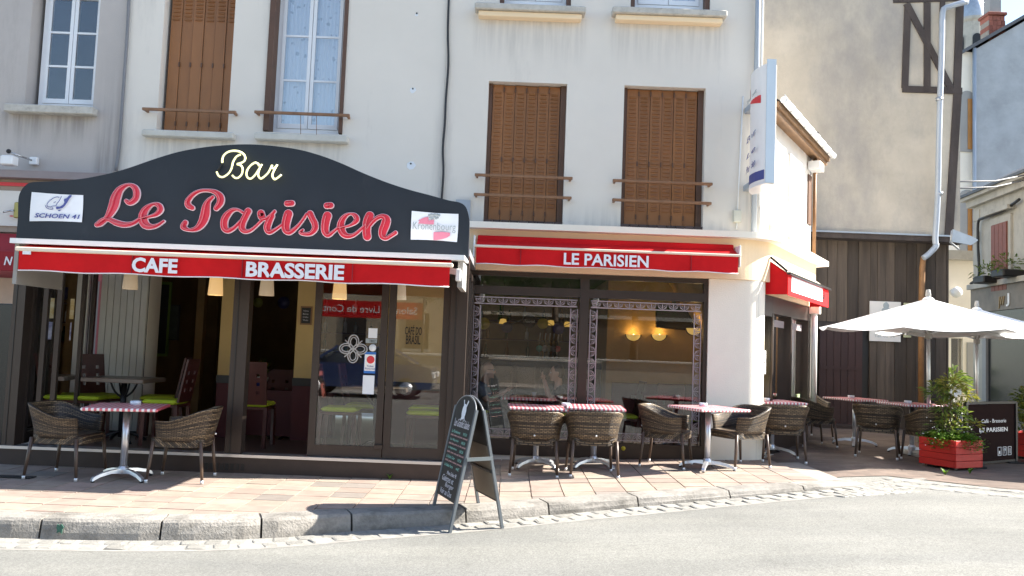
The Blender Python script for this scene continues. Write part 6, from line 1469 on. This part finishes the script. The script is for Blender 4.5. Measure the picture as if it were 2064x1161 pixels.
pc = (qL+qR)/2 + Vector((.1,.05,0)); PL1 = planter((pc.x,pc.y,.133), 27, 'red wooden planter box with flowering shrub before the terrace', .52)
def shrub(name, lab, base, spec, low):
    t_ = thing(name, lab, 'shrub', base)
    B = Vector(base)
    fol = MB(); yng = MB(); st = MB()
    for (dx, dy, dz, r_, n, yv) in spec:
        c = B+Vector((dx,dy,dz)); st.tube(smooth_pts([tuple(B+Vector((dx*.1,dy*.1,.0))), tuple(B+Vector((dx*.45,dy*.4,dz*.5))), tuple(c)],4), [.012,.011,.011,.01,.01,.009,.008,.007,.006], 5)
        leaf_cluster(fol if yv < .5 else yng, c, r_, int(n*1.6), .10); leaf_cluster(yng, c+Vector((0,0,r_*.5)), r_*.6, n//3, .09)
    st.build('stem', MT['bark'], t_); fol.build('foliage', MT['leaf'], t_, kind='stuff'); yng.build('young_foliage', MT['leaf_y'], t_, kind='stuff')
    if low:
        lw_ = MB(); fw_ = MB()
        for k in range(2600):
            x, y = random.uniform(-.31,.31), random.uniform(-.31,.31); h = random.uniform(-.02,.12)*(1-.5*max(abs(x),abs(y))/.31)+.02
            if max(abs(x),abs(y)) > .25: h -= random.uniform(0,.12)
            p = B+Vector((x,y,h)); a = random.uniform(0,6.28); l = random.uniform(.02,.045); d = Vector((math.cos(a),math.sin(a),random.uniform(-.2,.7)))*l; s = Vector((-d.y,d.x,0))*.45
            lw_.add([p, p+d*.5+s, p+d, p+d*.5-s], [(0,1,2,3)])
        for k in range(50):
            a = random.uniform(0,6.28); rr = random.uniform(.25,.42); p = B+Vector((math.cos(a)*rr, math.sin(a)*rr*.7, random.uniform(-.2,.3))); fw_.ball(tuple(p), .009, .009, .006, 5, 3)
        lw_.build('ground_cover', MT['leaf_low'], t_, kind='stuff'); fw_.build('small_blossom', MT['ink_white'], t_, kind='stuff')
        bl = MB()
        for k in range(16): p = B+Vector((.02+random.uniform(-.07,.07), -.1, .62+random.uniform(-.06,.06))); bl.ball(tuple(p), .022, .02, .018, 6, 4)
        bl.build('blossom', MT['ink_white'], t_)
shrub('flowering_shrub', 'upright glossy leaved shrub with white blossom growing in red planter', (pc.x,pc.y,.133+.33), [(-.18,0,.62,.16,70,0),(-.02,-.05,.70,.15,60,1),(.13,-.02,.58,.14,60,1),(-.05,.0,.42,.17,70,0),(.1,.05,.34,.16,60,0),(-.05,-.05,.14,.22,80,0),(.12,0,.12,.16,50,0),(.27,-.05,.22,.07,14,1)], True)
q2 = at(2075,900,12.3); planter((q2.x+.12,12.3,.133), 38, 'second red planter cut by the right picture edge', .60)
shrub('evergreen_shrub', 'dense glossy green shrub at the right picture edge', (q2.x+.12,12.3,.53), [(-.15,0,.25,.24,150,0),(.1,-.1,.35,.26,170,0),(-.05,.1,.45,.22,120,0),(.25,.0,.2,.25,120,0),(-.2,-.1,.05,.2,100,0),(.1,-.2,.05,.24,110,0),(0,0,.6,.16,50,1)], False)
# fabric screen
sL, sR = at(1946,900,11.05), at(2046,900,11.75)
SCN = thing('terrace_screen', 'dark brown cloth wind screen with white cafe lettering', 'screen', (sL.x, 11.05, .13))
p0 = Vector((sL.x,11.05,0)); p1 = Vector((sR.x,11.75,0)); d = (p1-p0).normalized(); n_ = Vector((d.y,-d.x,0)); L = (p1-p0).length
z0, z1 = .17, at(1960,812,11.1).z
b = MB(); b.extr([p0+Vector((0,0,z0)), p1+Vector((0,0,z0)), p1+Vector((0,0,z1-.02)), p0+Vector((0,0,z1-.02))], n_*.006); cl = b.build('cloth', MT['screen_brown'], SCN)
for p in (p0, p1): MB().bar(p+Vector((0,0,.13))+n_*.003, p+Vector((0,0,z1))+n_*.003, .045, .045, up=tuple(d)).build('post', MT['iron'], SCN)
MB().bar(p0+Vector((0,0,z1))+n_*.003, p1+Vector((0,0,z1))+n_*.003, .04, .03).build('top_rail', MT['iron'], SCN); MB().bar(p0+Vector((0,0,z0-.01))+n_*.003, p1+Vector((0,0,z0-.01))+n_*.003, .03, .03).build('bottom_rail', MT['iron'], SCN)
for q in (p0, p1): MB().box(q.x-.18,q.x+.18,q.y-.18,q.y+.18,.131,.15).build('foot_plate', MT['iron'], SCN)
Tx = lambda s, u0, u1, za, zb, bo: text(s, 'lettering', MT['ink_white'], cl, p0+d*L*u0+n_*.007+Vector((0,0,za)), d*L*(u1-u0), (0,0,zb-za), d=.0015, bold=bo)
hz = z1-z0
Tx('Café - Brasserie', .30, .80, z0+hz*.655, z0+hz*.72, .005); Tx('LE PARISIEN', .26, .83, z0+hz*.50, z0+hz*.575, .02)
for k, u in enumerate((.66,.765,.87)):
    c = p0+d*L*u+n_*.008+Vector((0,0,z0+hz*.16)); b = MB(); w2, h2 = .042, .055
    fr4 = [c-d*w2-Vector((0,0,h2)), c+d*w2-Vector((0,0,h2)), c+d*w2+Vector((0,0,h2)), c-d*w2+Vector((0,0,h2))]
    for a, e in zip(fr4, fr4[1:]+fr4[:1]): b.bar(a, e, .007, .007, up=tuple(n_))
    if k == 0: b.bar(c-Vector((0,0,.012))-d*.018, c-Vector((0,0,.012))+d*.018, .035, .004, up=tuple(n_)); b.bar(c-d*.025-Vector((0,0,.036)), c+d*.025-Vector((0,0,.036)), .006, .004, up=tuple(n_))
    elif k == 1: b.bar(c-Vector((0,0,.035)), c+Vector((0,0,.02)), .006, .004, up=tuple(n_)); b.ball(tuple(c+Vector((0,0,.02))), .02, .02, .02, 8, 5)
    else:
        for du in (-.016,.016): b.bar(c+d*du-Vector((0,0,.035)), c+d*du+Vector((0,0,.035)), .009, .004, up=tuple(n_))
    b.build('pictogram', MT['ink_white'], cl)

# ================================================================== TIMBERED HOUSE WITH PLANK GROUND FLOOR
TY = 16.7
TH = thing('timbered_house', 'tall grey beige house with timber frame corner and dark plank ground floor', 'house', (6, TY, 0))
ax = lambda x, y, Y=TY: at(x, y, Y).x
az = lambda x, y, Y=TY: at(x, y, Y).z
zc_ = az(1780, 488); tx0, tx1 = 2.0, ax(1922,300)
MB().box(tx0, tx1, TY-.25, TY+6, zc_+.1, 11.5).build('upper_wall', MT['oldplaster'], TH)
MB().box(tx0, tx1+.1, TY-.36, TY+.1, zc_-.0, zc_+.099).build('jetty_beam', MT['beam'], TH)
MB().box(tx0, tx1+.06, TY-.40, TY-.2505, zc_+.1, zc_+.13).build('jetty_flashing', MT['zinc'], TH)
MB().box(tx0, tx1-.1, TY+.03, TY+6, .0, zc_-.002).build('lower_wall', MT['black_rail'], TH)
x = ax(1630,700); k = 0
dx0, dx1, dz = ax(1650,760), ax(1737,760), az(1690,663)
while x < tx1-.12:
    w_ = random.uniform(.14,.24); z0 = .1
    if x+w_/2 > dx0 and x < dx1: z0 = dz+.14
    MB().box(x+.004, min(x+w_-.004, tx1-.1), TY-.02+random.uniform(0,.012), TY+.029, z0, zc_-.002).build('plank', MT['plank'], TH); x += w_
MB().box(dx0-.1, dx1+.1, TY-.06, TY+.02, dz, dz+.13).build('door_lintel', MT['beam'], TH)
DR = MB().box(dx0, dx1, TY+.0, TY+.028, .1, dz-.001).build('door', MT['door_red'], TH)
for k in range(6):
    a, c = lerp(dx0,dx1,k/6), lerp(dx0,dx1,(k+1)/6); MB().box(a+.004,c-.004,TY-.022,TY-.001,.14,dz-.01).build('door_plank', MT['door_red'], DR)
MB().box(dx0+.02,dx1-.02,TY-.04,TY-.0225,az(1690,745),az(1690,738)).build('door_batten', MT['door_red'], DR)
MB().bbox(dx0-.1,dx1+.1,TY-.35,TY-.03,.1,.2,.01).build('door_step', MT['plinth'], TH)
def beam(xa, ya, xb, yb, w_, off=0, nm='timber'):
    a, c = at(xa,ya,TY-.25), at(xb,yb,TY-.25); a.y = c.y = TY-.262-off; MB().bar(a, c, .03, w_, up=(c-a).cross(Vector((0,1,0)))).build(nm, MT['beam'], TH)
beam(1800,0,1945,-4,.13); beam(1818,180,1938,184,.13,.006); beam(1829,14,1823,178,.13,.003); beam(1868,6,1868,178,.13,.003); beam(1899,4,1896,180,.1,.002); beam(1934,10,1928,180,.15,.004); beam(1930,178,1911,486,.16,.001); beam(1826,8,1915,178,.13,.009)
pp_ = [at(x,y,TY-.45) for x, y in ((1950,3),(1912,14),(1900,26),(1898,100),(1893,260),(1890,400),(1885,482),(1887,495),(1872,512),(1861,520))]
TP = thing('downpipe', 'pale zinc downpipe bending at the top of the timbered house', 'pipe', pp_[3]); MB().tube(smooth_pts([tuple(p) for p in pp_],3), .055, 10).build('pipe', MT['zinc_pale'], TP)
pb_ = [at(x,y,TY-.2) for x, y in ((1872,512),(1861,520),(1859,540),(1857,620))]; pb_.append(Vector((pb_[-1].x, pb_[-1].y, .14))); MB().tube([tuple(p) for p in pb_], .055, 10).build('lower_pipe', MT['rust_pipe'], TP)
for y in (200, 390): p = at(1893,y,TY-.45); MB().lathe([(.062,-.03),(.068,-.03),(.068,.03),(.062,.03)], tuple(p), 10).build('pipe_collar', MT['zinc'], TP)
# plaque, gable end stub, vent pipe, speaker sign
PQ = thing('wall_plaque', 'white plaque with small figure on the dark plank wall behind parasol', 'sign', at(1784,650,TY-.03)); a, c = at(1752,687,TY-.03), at(1815,609,TY-.03)
pl_ = MB().box(a.x,c.x,TY-.05,TY-.025,a.z,c.z).build('plate', MT['plaque'], PQ)
q = at(1786,616,TY-.05); b = MB(); b.ball((q.x,TY-.052,q.z),.06,.006,.07); b.ball((q.x,TY-.052,q.z-.1),.09,.006,.07); b.build('figure_mark', MT['ink_grey'], pl_)
text('Tél. 02 54', 'lettering', MT['ink_grey'], pl_, (lerp(a.x,c.x,.15),TY-.0505,lerp(a.z,c.z,.1)), ((c.x-a.x)*.65,0,0), (0,0,.05), d=.002)
PQ2 = thing('wall_plaque', 'smaller pale board beside the plaque on plank wall', 'sign', at(1822,640,TY-.03)); a, c = at(1821,680,TY-.03), at(1836,611,TY-.03); MB().box(a.x,c.x,TY-.05,TY-.025,a.z,c.z).build('plate', M('yellowish board', (.5,.5,.3), .6), PQ2)
q = W(2.3,-.9); vp = thing('vent_pipe', 'small dark roof vent pipe with cowl above the wing eaves', 'vent', (q.x,q.y,5.0)); q = at(1627,285,13.6)
MB().tube([(q.x,13.6,q.z-.6),(q.x,13.6,q.z+.12)], .07, 8).build('pipe', MT['zinc'], vp); MB().bbox(q.x-.13,q.x+.03,13.5,13.7,q.z+.14,q.z+.22,.01).build('cowl', MT['iron'], vp); MB().bbox(q.x+.0,q.x+.14,13.45,13.65,q.z+.05,q.z+.13,.01).build('cowl', MT['iron'], vp)
sg_ = thing('street_sign_back', 'grey arrow shaped sign back fixed at the timber house corner', 'sign', at(1940,480,15.5)); b = MB(); b.extr([at(x,y,15.5) for x, y in ((1921,462),(1963,478),(1972,484),(1958,494),(1918,487))], (0,.03,0)); b.build('plate', MT['zinc'], sg_); MB().tube([tuple(at(1919,465,15.55)),tuple(at(1916,489,15.55)),(tx1-.05,TY-.3,at(1916,489,15.55).z)], .02, 6).build('bracket', MT['zinc'], sg_)

# ================================================================== BUILDINGS FURTHER UP THE SIDE STREET
def far_box(t_, nm, x0, x1, y0, y1, z0, z1, mat): return MB().box(x0,x1,y0,y1,z0,z1).build(nm, MT[mat], t_)
# shop house on the right, facade running away from us
RD = Vector((.104,.9946,0)); RN = Vector((-RD.y,RD.x,0)); R0 = at(2064,700,22.5); R0.z = 0
RH = thing('stone_shop_house', 'pale limestone house with red brown shutters and shop front at right edge', 'house', R0)
def rb(b, t0, t1, z0, z1, o0, o1): b.extr([(p.x,p.y,z0) for p in (R0+RD*t0+RN*o0, R0+RD*t1+RN*o0, R0+RD*t1+RN*o1, R0+RD*t0+RN*o1)], (0,0,z1-z0)); return b
def rt(px_, py_):      # picture point -> (t, z) on that facade
    dr_ = ray(px_, py_); k = (R0-EYE).dot(RN)/dr_.dot(RN); p = EYE+dr_*k; return (p-R0).dot(RD), p.z
tE = rt(1962,600)[0]; zcor = rt(2030,372)[1]
rb(MB(), -8, tE, .0, zcor-.3, -6, 0).build('wall', MT['stonewall'], RH)
rb(MB(), -8, tE+.15, zcor-.3, zcor-.1, -6, .15).build('cornice', MT['stonewall'], RH); rb(MB(), -8, tE+.25, zcor-.1, zcor, -6, .3).build('cornice_top', MT['stonewall'], RH); rb(MB(), -8, tE+.3, zcor+.001, zcor+.08, -6, .36).build('roof_edge', MT['slate'], RH)
b = MB(); b.extr([R0+RD*-8+RN*.3+Vector((0,0,zcor+.08)), R0+RD*-8-RN*3+Vector((0,0,zcor+1.8)), R0+RD*-8-RN*6+Vector((0,0,zcor+.08))], RD*(8+tE+.25)); b.build('roof', MT['slate'], RH)
for k in range(9):
    for j in range(5):
        z0 = lerp(3.1, zcor-.4, k/9); z1 = lerp(3.1, zcor-.4, (k+1)/9)-.012
        if (k % 2) == 0: rb(MB(), tE-.45, tE-.02, z0, z1, .001, .02).build('quoin', MT['stonewall'], RH); break
(t1, z1), (t0, z0) = rt(2005,455), rt(2037,585)
wr = rb(MB(), t0-.15, t1+.15, z0-.05, z1+.2, .001, .07).build('window_surround', MT['stonewall'], RH)
sh_ = rb(MB(), t0, t1, z0, z1, .071, .09).build('shutter', MT['redshutter'], RH)
for k in range(4): a = lerp(t0,t1,k/4); rb(MB(), a+.01, a+(t1-t0)/4-.01, z0+.02, z1-.02, .0905, .11).build('shutter_board', MT['redshutter'], sh_)
rb(MB(), t0-.3, t1+.3, z1+.3, z1+.42, .001, .22).build('window_hood', MT['stonewall'], RH)
for dt in (-3.1, -6.0):
    rb(MB(), t0-.15+dt, t1+.15+dt, z0-.05, z1+.2, .001, .07).build('window_surround', MT['stonewall'], RH); rb(MB(), t0+dt, t1+dt, z0, z1, .071, .09).build('shutter', MT['redshutter'], RH); rb(MB(), t0-.3+dt, t1+.3+dt, z1+.3, z1+.42, .001, .22).build('window_hood', MT['stonewall'], RH)
ts, zs3 = rt(2040,598); rb(MB(), -8, tE, zs3+.35, zs3+.5, .001, .2).build('string_course', MT['stonewall'], RH)
rb(MB(), -8, tE-.05, zs3-.35, zs3+.349, .001, .1).build('shop_fascia', M('brown grey shop fascia', (.2,.17,.135), .6, var=.2), RH)
rb(MB(), -8, tE-.9, .1, zs3-.36, .001, .05).build('shop_front', MT['tv'], RH); rb(MB(), tE-1.1, tE-.85, .1, zs3-.36, .051, .12).build('shop_pilaster', MT['greywall'], RH); 
ta, za = rt(2037,607); p = R0+RD*ta+RN*.105+Vector((0,0,za-.15)); text('J', 'lettering', MT['ink_white'], RH, p, -RD*.18, (0,0,.36), d=.02, bold=.02)
ta, za = rt(2021,612); p = R0+RD*ta+RN*.105+Vector((0,0,za-.15)); text('JW', 'lettering', M('bronze letters', (.3,.2,.08), .4), RH, p, -RD*.35, (0,0,.34), d=.02)
for (px_, py_, lab) in ((2015,558,'small window box with green plant under the red brown shutter'),(2055,545,'hanging flower basket at the right picture edge')):
    tt, zz = rt(px_, py_); c = R0+RD*tt+RN*.3+Vector((0,0,zz)); t_ = thing('flower_box', lab, 'flower box', c); MB().bbox(c.x-.3,c.x+.3,c.y-.3,c.y+.3,c.z-.2,c.z,.03).build('trough', MT['iron'], t_); b = MB(); leaf_cluster(b, c+Vector((0,0,.1)), .42, 120, .16); b.build('foliage', MT['leaf'], t_, kind='stuff')
# cable looping down its corner
cp = [rt(x,y) for x, y in ((2064,402),(2030,425),(1990,440),(1980,450),(1980,500),(1982,540),(1980,560),(1965,572))]; tag(MB().tube(smooth_pts([tuple(R0+RD*t+RN*.12+Vector((0,0,z))) for t, z in cp],4), .04, 6).build('facade_cable', MT['cable']), 'black cable looping down the limestone house corner', 'cable')
# low rendered house between
MY = 27.5; MM = thing('rendered_shop_house', 'shaded beige ground floor with shop window between plank house and limestone house', 'house', at(1935,850,MY))
mx0, mx1 = at(1850,700,MY).x, at(1975,700,MY).x
zl0 = at(1930,525,MY).z
b = MB(); wh = (at(1917,780,MY).x, at(1941,780,MY).x, at(1930,765,MY).z, at(1930,682,MY).z); wall_holes(b, mx0, mx1, 0, zl0, MY, .3, [wh]); b.build('wall', MT['cream_light'], MM)
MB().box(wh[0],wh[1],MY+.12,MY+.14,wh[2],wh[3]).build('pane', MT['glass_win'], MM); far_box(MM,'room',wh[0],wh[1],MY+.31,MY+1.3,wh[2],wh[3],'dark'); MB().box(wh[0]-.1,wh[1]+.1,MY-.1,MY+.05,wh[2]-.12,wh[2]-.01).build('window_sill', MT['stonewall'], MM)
MB().box(mx0,mx1,MY-.3,MY+.3,zl0,zl0+.3).build('cornice', MT['stonewall'], MM); far_box(MM,'rear_block',mx0,mx1,MY+1.31,MY+6,0,zl0+.2,'cream_light')
a = at(1950,780,MY-.02); MB().box(a.x-.02,a.x+.35,MY-.06,MY-.001,.1,at(1950,690,MY).z).build('pilaster', MT['greywall'], MM)
q = at(1926,590,MY-.3); FLm = thing('round_floodlight', 'round white floodlight on the shaded beige wall', 'lamp', q); MB().lathe([(.001,0),(.17,0),(.17,.12),(.08,.2),(.001,.22)], tuple(q), 14).xf(Matrix.Translation(q) @ Matrix.Rotation(R(80),4,'X') @ Matrix.Translation(-q)).build('lamp_head', MT['whitemetal'], FLm); MB().bar(q, q+Vector((0,.35,.1)), .06, .06).build('bracket', MT['whitemetal'], FLm)
p = at(1910,760,MY-1.2); pt_ = thing('street_plant', 'spiky plant in pot before the shaded shop window', 'plant', (p.x,p.y,.13)); b = MB(); leaf_cluster(b, (p.x,p.y,p.z-.2), .6, 110, .5, .4); b.build('foliage', MT['leaf'], pt_, kind='stuff'); MB().lathe([(.2,.0),(.28,p.z-.6),(.25,p.z-.6)], (p.x,p.y,.13), 12).build('pot', MT['greywall'], pt_)
# tall house with arched windows and blue grey gable
GY = 31; GH = thing('gable_house', 'tall house with blue grey gable and cream arched window side', 'house', at(2000,800,GY))
gx0 = at(1968,300,GY).x; ze_ = at(1962,98,GY).z
b = MB(); gz1 = at(2064,42,GY).z; sl_ = (gz1-ze_)/(at(2064,42,GY).x-at(1966,98,GY).x)
b.extr([(gx0,GY,0),(gx0+9,GY,0),(gx0+9,GY,ze_+sl_*9),(gx0,GY,ze_)], (0,9,0)); b.build('gable', MT['blueplaster'], GH)
b = MB(); b.extr([(gx0-.5,GY-.15,ze_-.2),(gx0+9,GY-.15,ze_+sl_*9+.15),(gx0+9,GY-.15,ze_+sl_*9+.27),(gx0-.5,GY-.15,ze_-.06)], (0,9.3,0)); b.build('roof_edge', MT['slate'], GH)
gs = at(1932,300,GY).x
b = MB(); wz = (at(1950,300,GY).z, at(1950,180,GY).z); wc = at(1951,240,GY).x
far_box(GH,'side_wall',gs-1.5,gx0-.005,GY+.1,GY+6,0,ze_-.1,'cream_light')
def arch_win(xc, w_, z0, z1, nm):
    pts = [(xc-w_/2,z0),(xc+w_/2,z0),(xc+w_/2,z1-w_/2)] + [(xc+w_/2*math.cos(t), z1-w_/2+w_/2*math.sin(t)) for t in [math.pi*k/10 for k in range(1,10)]] + [(xc-w_/2,z1-w_/2)]
    f_ = MB().extr([(x,GY+.05,z) for x, z in pts], (0,.049,0)).build(nm, MT['greywall'], GH)
    MB().box(xc+.02, xc+w_/2-.06, GY+.02, GY+.049, z0+.1, z1-w_*.5).build('wood_panel', M('orange timber panel', (.45,.2,.05), .6), f_)
arch_win(wc, .62, at(1950,305,GY).z, at(1950,182,GY).z, 'arched_window'); arch_win(wc, .55, at(1950,520,GY).z, at(1950,382,GY).z, 'arched_window')
MB().tube([(gx0-.1,GY-.05,ze_),(gx0-.1,GY-.05,.1)], .07, 8).build('downpipe', MT['zinc_pale'], GH)
CHm = thing('brick_chimney', 'red brick chimney with tall pot stack on the gable house', 'chimney', at(2000,85,GY+1)); c = at(2000,60,GY+1); zb2 = at(2000,95,GY+1).z; zt2 = at(2000,37,GY+1).z
nr = 9
for k in range(nr):
    z0, z1 = lerp(zb2-.6,zt2,k/nr), lerp(zb2-.6,zt2,(k+1)/nr)-.012
    for j in range(4): x0 = c.x-.31+.155*j+(.03 if k % 2 else 0); MB().box(x0+.006,x0+.149,GY+.7,GY+1.3,z0,z1).build('brick', MT['brick'], CHm)
MB().box(c.x-.3,c.x+.32,GY+.72,GY+1.28,zb2-.6,zt2-.005).build('core', MT['mortar'], CHm); MB().bbox(c.x-.36,c.x+.38,GY+.62,GY+1.38,zt2,zt2+.12,.02).build('cap', MT['brick'], CHm); MB().box(c.x-.22,c.x+.22,GY+.78,GY+1.22,zt2+.121,zt2+1.5).build('flue', MT['greywall'], CHm)
# church tower with dome
KY = 75; CT = thing('church_tower', 'domed pale stone church tower behind the chimney', 'tower', at(1960,200,KY)); c = at(1957,70,KY); zb3, zt3 = at(1957,48,KY).z, at(1957,2,KY).z
MB().lathe([(1.35,-20),(1.35,zb3-c.z-.2),(1.5,zb3-c.z),(1.5,zb3-c.z+.25)], tuple(c), 16, smooth=False).build('drum', MT['stonewall'], CT)
MB().lathe([(1.38*math.cos(math.pi/2*k/8)+.001, (zt3-zb3+.6)*math.sin(math.pi/2*k/8)+zb3-c.z+.25) for k in range(9)], tuple(c), 20).build('dome', MT['zinc'], CT)
for k in range(6):
    a = R(-90+k*60-8); q = Vector((c.x+1.36*math.cos(a), KY+1.36*math.sin(a), 0)); d = Vector((-math.sin(a),math.cos(a),0)); o_ = Vector((math.cos(a),math.sin(a),0)); z0 = at(1957,98,KY).z; z1 = at(1957,78,KY).z
    pts = [q-d*.38+Vector((0,0,z0-1)), q+d*.38+Vector((0,0,z0-1)), q+d*.38+Vector((0,0,z1-.38))] + [q+d*.38*math.cos(t)+Vector((0,0,z1-.38+.38*math.sin(t))) for t in [math.pi*j/8 for j in range(1,8)]] + [q-d*.38+Vector((0,0,z1-.38))]
    MB().extr(pts, o_*.06).build('belfry_opening', MT['iron'], CT)
# wires across the side street
for (a_, c_, lab) in (((1925,366),(2070,352),'upper wire crossing the side street'),((1925,380),(2070,362),'lower wire crossing the side street')):
    p, q = at(*a_,TY+1), at(*c_,22); tag(MB().tube([p, p.lerp(q,.5)-Vector((0,0,.08)), q], .018, 5).build('overhead_wire', MT['cable_grey']), lab, 'wire')

# ================================================================== OPPOSITE SIDE OF THE STREET (seen in the window panes)
struct('far_pavement', MB().box(-60, 40, -40, -9.5, -.3, -.02), MT['mortar'])
LW = thing('garden_wall', 'low sunlit stone wall with coping across the street, mirrored in the panes', 'wall', (0,-13,0)); MB().box(-30,25,-13.3,-13,-.1,1.0).build('wall', M('garden wall render', (.42,.37,.3), .9), LW); MB().bbox(-30,25,-13.4,-12.92,1.0,1.1,.02).build('coping', MT['stone'], LW)
OB = thing('opposite_house', 'tall beige house across the street, mirrored in the panes', 'house', (-2,-22,0)); MB().box(-16,-2.5,-30,-22,0,10).build('wall', M('opposite render', (.50,.41,.29), .9, var=.08, scale=.6), OB)
for x in (-14,-11,-8,-5):
    for z in (1.2,4.6): f_ = MB().box(x,x+1.1,-22,-21.95,z,z+1.7).build('window', MT['dark'], OB); MB().box(x-.1,x+1.2,-22,-21.85,z-.15,z-.01).build('sill', MT['stone'], f_)
OB2 = thing('shaded_house', 'long brown house behind the trees across the street, mirrored in the panes', 'house', (10,-25,0)); MB().box(-2.4,32,-32,-25,0,13).build('wall', M('brown opposite render', (.12,.1,.075), .9), OB2); MB().box(-2.4,32,-25,-24.9,3.2,3.4).build('string_course', MT['stone'], OB2)
def tree(x, y, h, r_, lab):
    t_ = thing('broadleaf_tree', lab, 'tree', (x,y,0)); MB().tube([(x,y,-.05),(x+.1,y,h*.3),(x,y+.1,h*.55)], [.22,.17,.1], 8).build('trunk', MT['bark'], t_)
    b = MB()
    for k in range(46):
        a = random.uniform(0,6.28); e = random.uniform(-1,1); rr = r_*random.uniform(.3,1); leaf_cluster(b, (x+math.cos(a)*rr*math.cos(e), y+math.sin(a)*rr*math.cos(e), h*.68+math.sin(e)*rr*.9), r_*.35, 60, .3)
    b.build('crown', MT['leaf_tree'], t_, kind='stuff')
for (tx_, ty_, th_, lb_) in ((-1.5,-17,7.5,'leftmost'),(2,-18,8,'second'),(15,-17,8,'fourth'),(19,-18,8,'rightmost')): tree(tx_, ty_, th_, 3.2, lb_+' of the trees across the street mirrored in the window')
tree(5.5,-16,8,3.0,'dark green tree across the street, third of the row mirrored in the window'); tree(11,-17,9,3.4,'dark green tree across the street, with tallest crown, mirrored in the window')
BNR = thing('street_banner', 'red banner with white lettering across the street, mirrored in the closed door', 'banner', (-4.6,-14,0))
bc = MB().box(-7.6,-3.4,-14.02,-14.0,2.35,3.0).build('cloth', MT['red_cloth'], BNR)
text('Salon du Livre de Conte', 'lettering', MT['ink_white'], bc, (-3.6,-13.999,2.55), (-3.8,0,0), (0,0,.28), d=.002)
for x in (-7.65,-3.35): MB().tube([(x,-14,-.05),(x,-14,3.3)], .05, 8).build('pole', MT['iron'], BNR)
for (x, lab) in ((-1.2,'iron street lamp across the street, mirrored left of the window'),(3.4,'iron street lamp across the street, mirrored right in the window')):
    SL = thing('street_lamp', lab, 'street lamp', (x,-12,0), 'street lamps across the street'); MB().tube([(x,-12,-.05),(x,-12,.8),(x,-12,3.2)], [.09,.06,.04], 10).build('column', MT['iron'], SL); MB().lathe([(.05,3.2),(.16,3.65),(.19,3.66),(.02,3.9)], (x,-12,0), 6, smooth=False).build('lantern', MT['ceramic'], SL)
# parked car
CR = thing('parked_car', 'blue hatchback parked across the street, mirrored in the closed glass door', 'car', (-4.2,-6.5,gr(-4)))
zz = gr(-4); side = [(-2.05,.35),(-2.1,.62),(-2.0,.92),(-1.45,.98),(-.75,1.4),(.75,1.44),(1.5,1.0),(1.95,.92),(2.02,.55),(1.95,.32)]
def carslab(pts, y0, y1, inset=0): 
    b = MB(); b.extr([(x-4.2, y0, z+zz) for x, z in pts], (0, y1-y0, 0)); return b
carslab([(-2.05,.3),(-2.12,.6),(-2.02,.92),(-1.4,.98),(1.5,.99),(1.98,.9),(2.05,.55),(1.98,.3)], -7.35,-5.65).build('body', MT['car_blue'], CR)
b = MB(); lo = [(-1.4,.981),(1.45,.991)]; 
P = [(-5.6,-7.3,zz+.985),(-2.75,-7.3,zz+.995),(-3.5,-7.15,zz+1.42),(-4.95,-7.15,zz+1.42),(-5.6,-5.7,zz+.985),(-2.75,-5.7,zz+.995),(-3.5,-5.85,zz+1.42),(-4.95,-5.85,zz+1.42)]
b.add(P, [(0,1,2,3),(7,6,5,4),(1,5,6,2),(4,0,3,7),(0,4,5,1)]); b.build('window_glass', MT['car_glass'], CR)
MB().bbox(-5.0,-3.45,-7.17,-5.83,zz+1.42,zz+1.46,.015).build('roof', MT['car_blue'], CR)
for i, j in ((0,3),(1,2),(4,7),(5,6)): MB().bar(P[i],P[j],.06,.06).build('roof_pillar', MT['car_blue'], CR)
for x in (-5.5,-2.9):
    for y in (-7.3,-5.7):
        w_ = MB(); w_.lathe([(.001,-.1),(.3,-.1),(.31,0),(.3,.1),(.001,.1)], (0,0,0), 18); w_.xf(Matrix.Translation((x,y,zz+.31)) @ Matrix.Rotation(R(90),4,'X')); wl = w_.build('wheel', MT['tyre'], CR)
        w_ = MB(); w_.lathe([(.001,-.112),(.19,-.112),(.2,.112),(.001,.112)], (0,0,0), 14); w_.xf(Matrix.Translation((x,y,zz+.31)) @ Matrix.Rotation(R(90),4,'X')); w_.build('rim', MT['alu'], wl)
for y in (-7.1,-5.9): MB().bbox(-2.22,-2.1,y-.15,y+.15,zz+.62,zz+.78,.02).build('headlight', MT['ceramic'], CR)
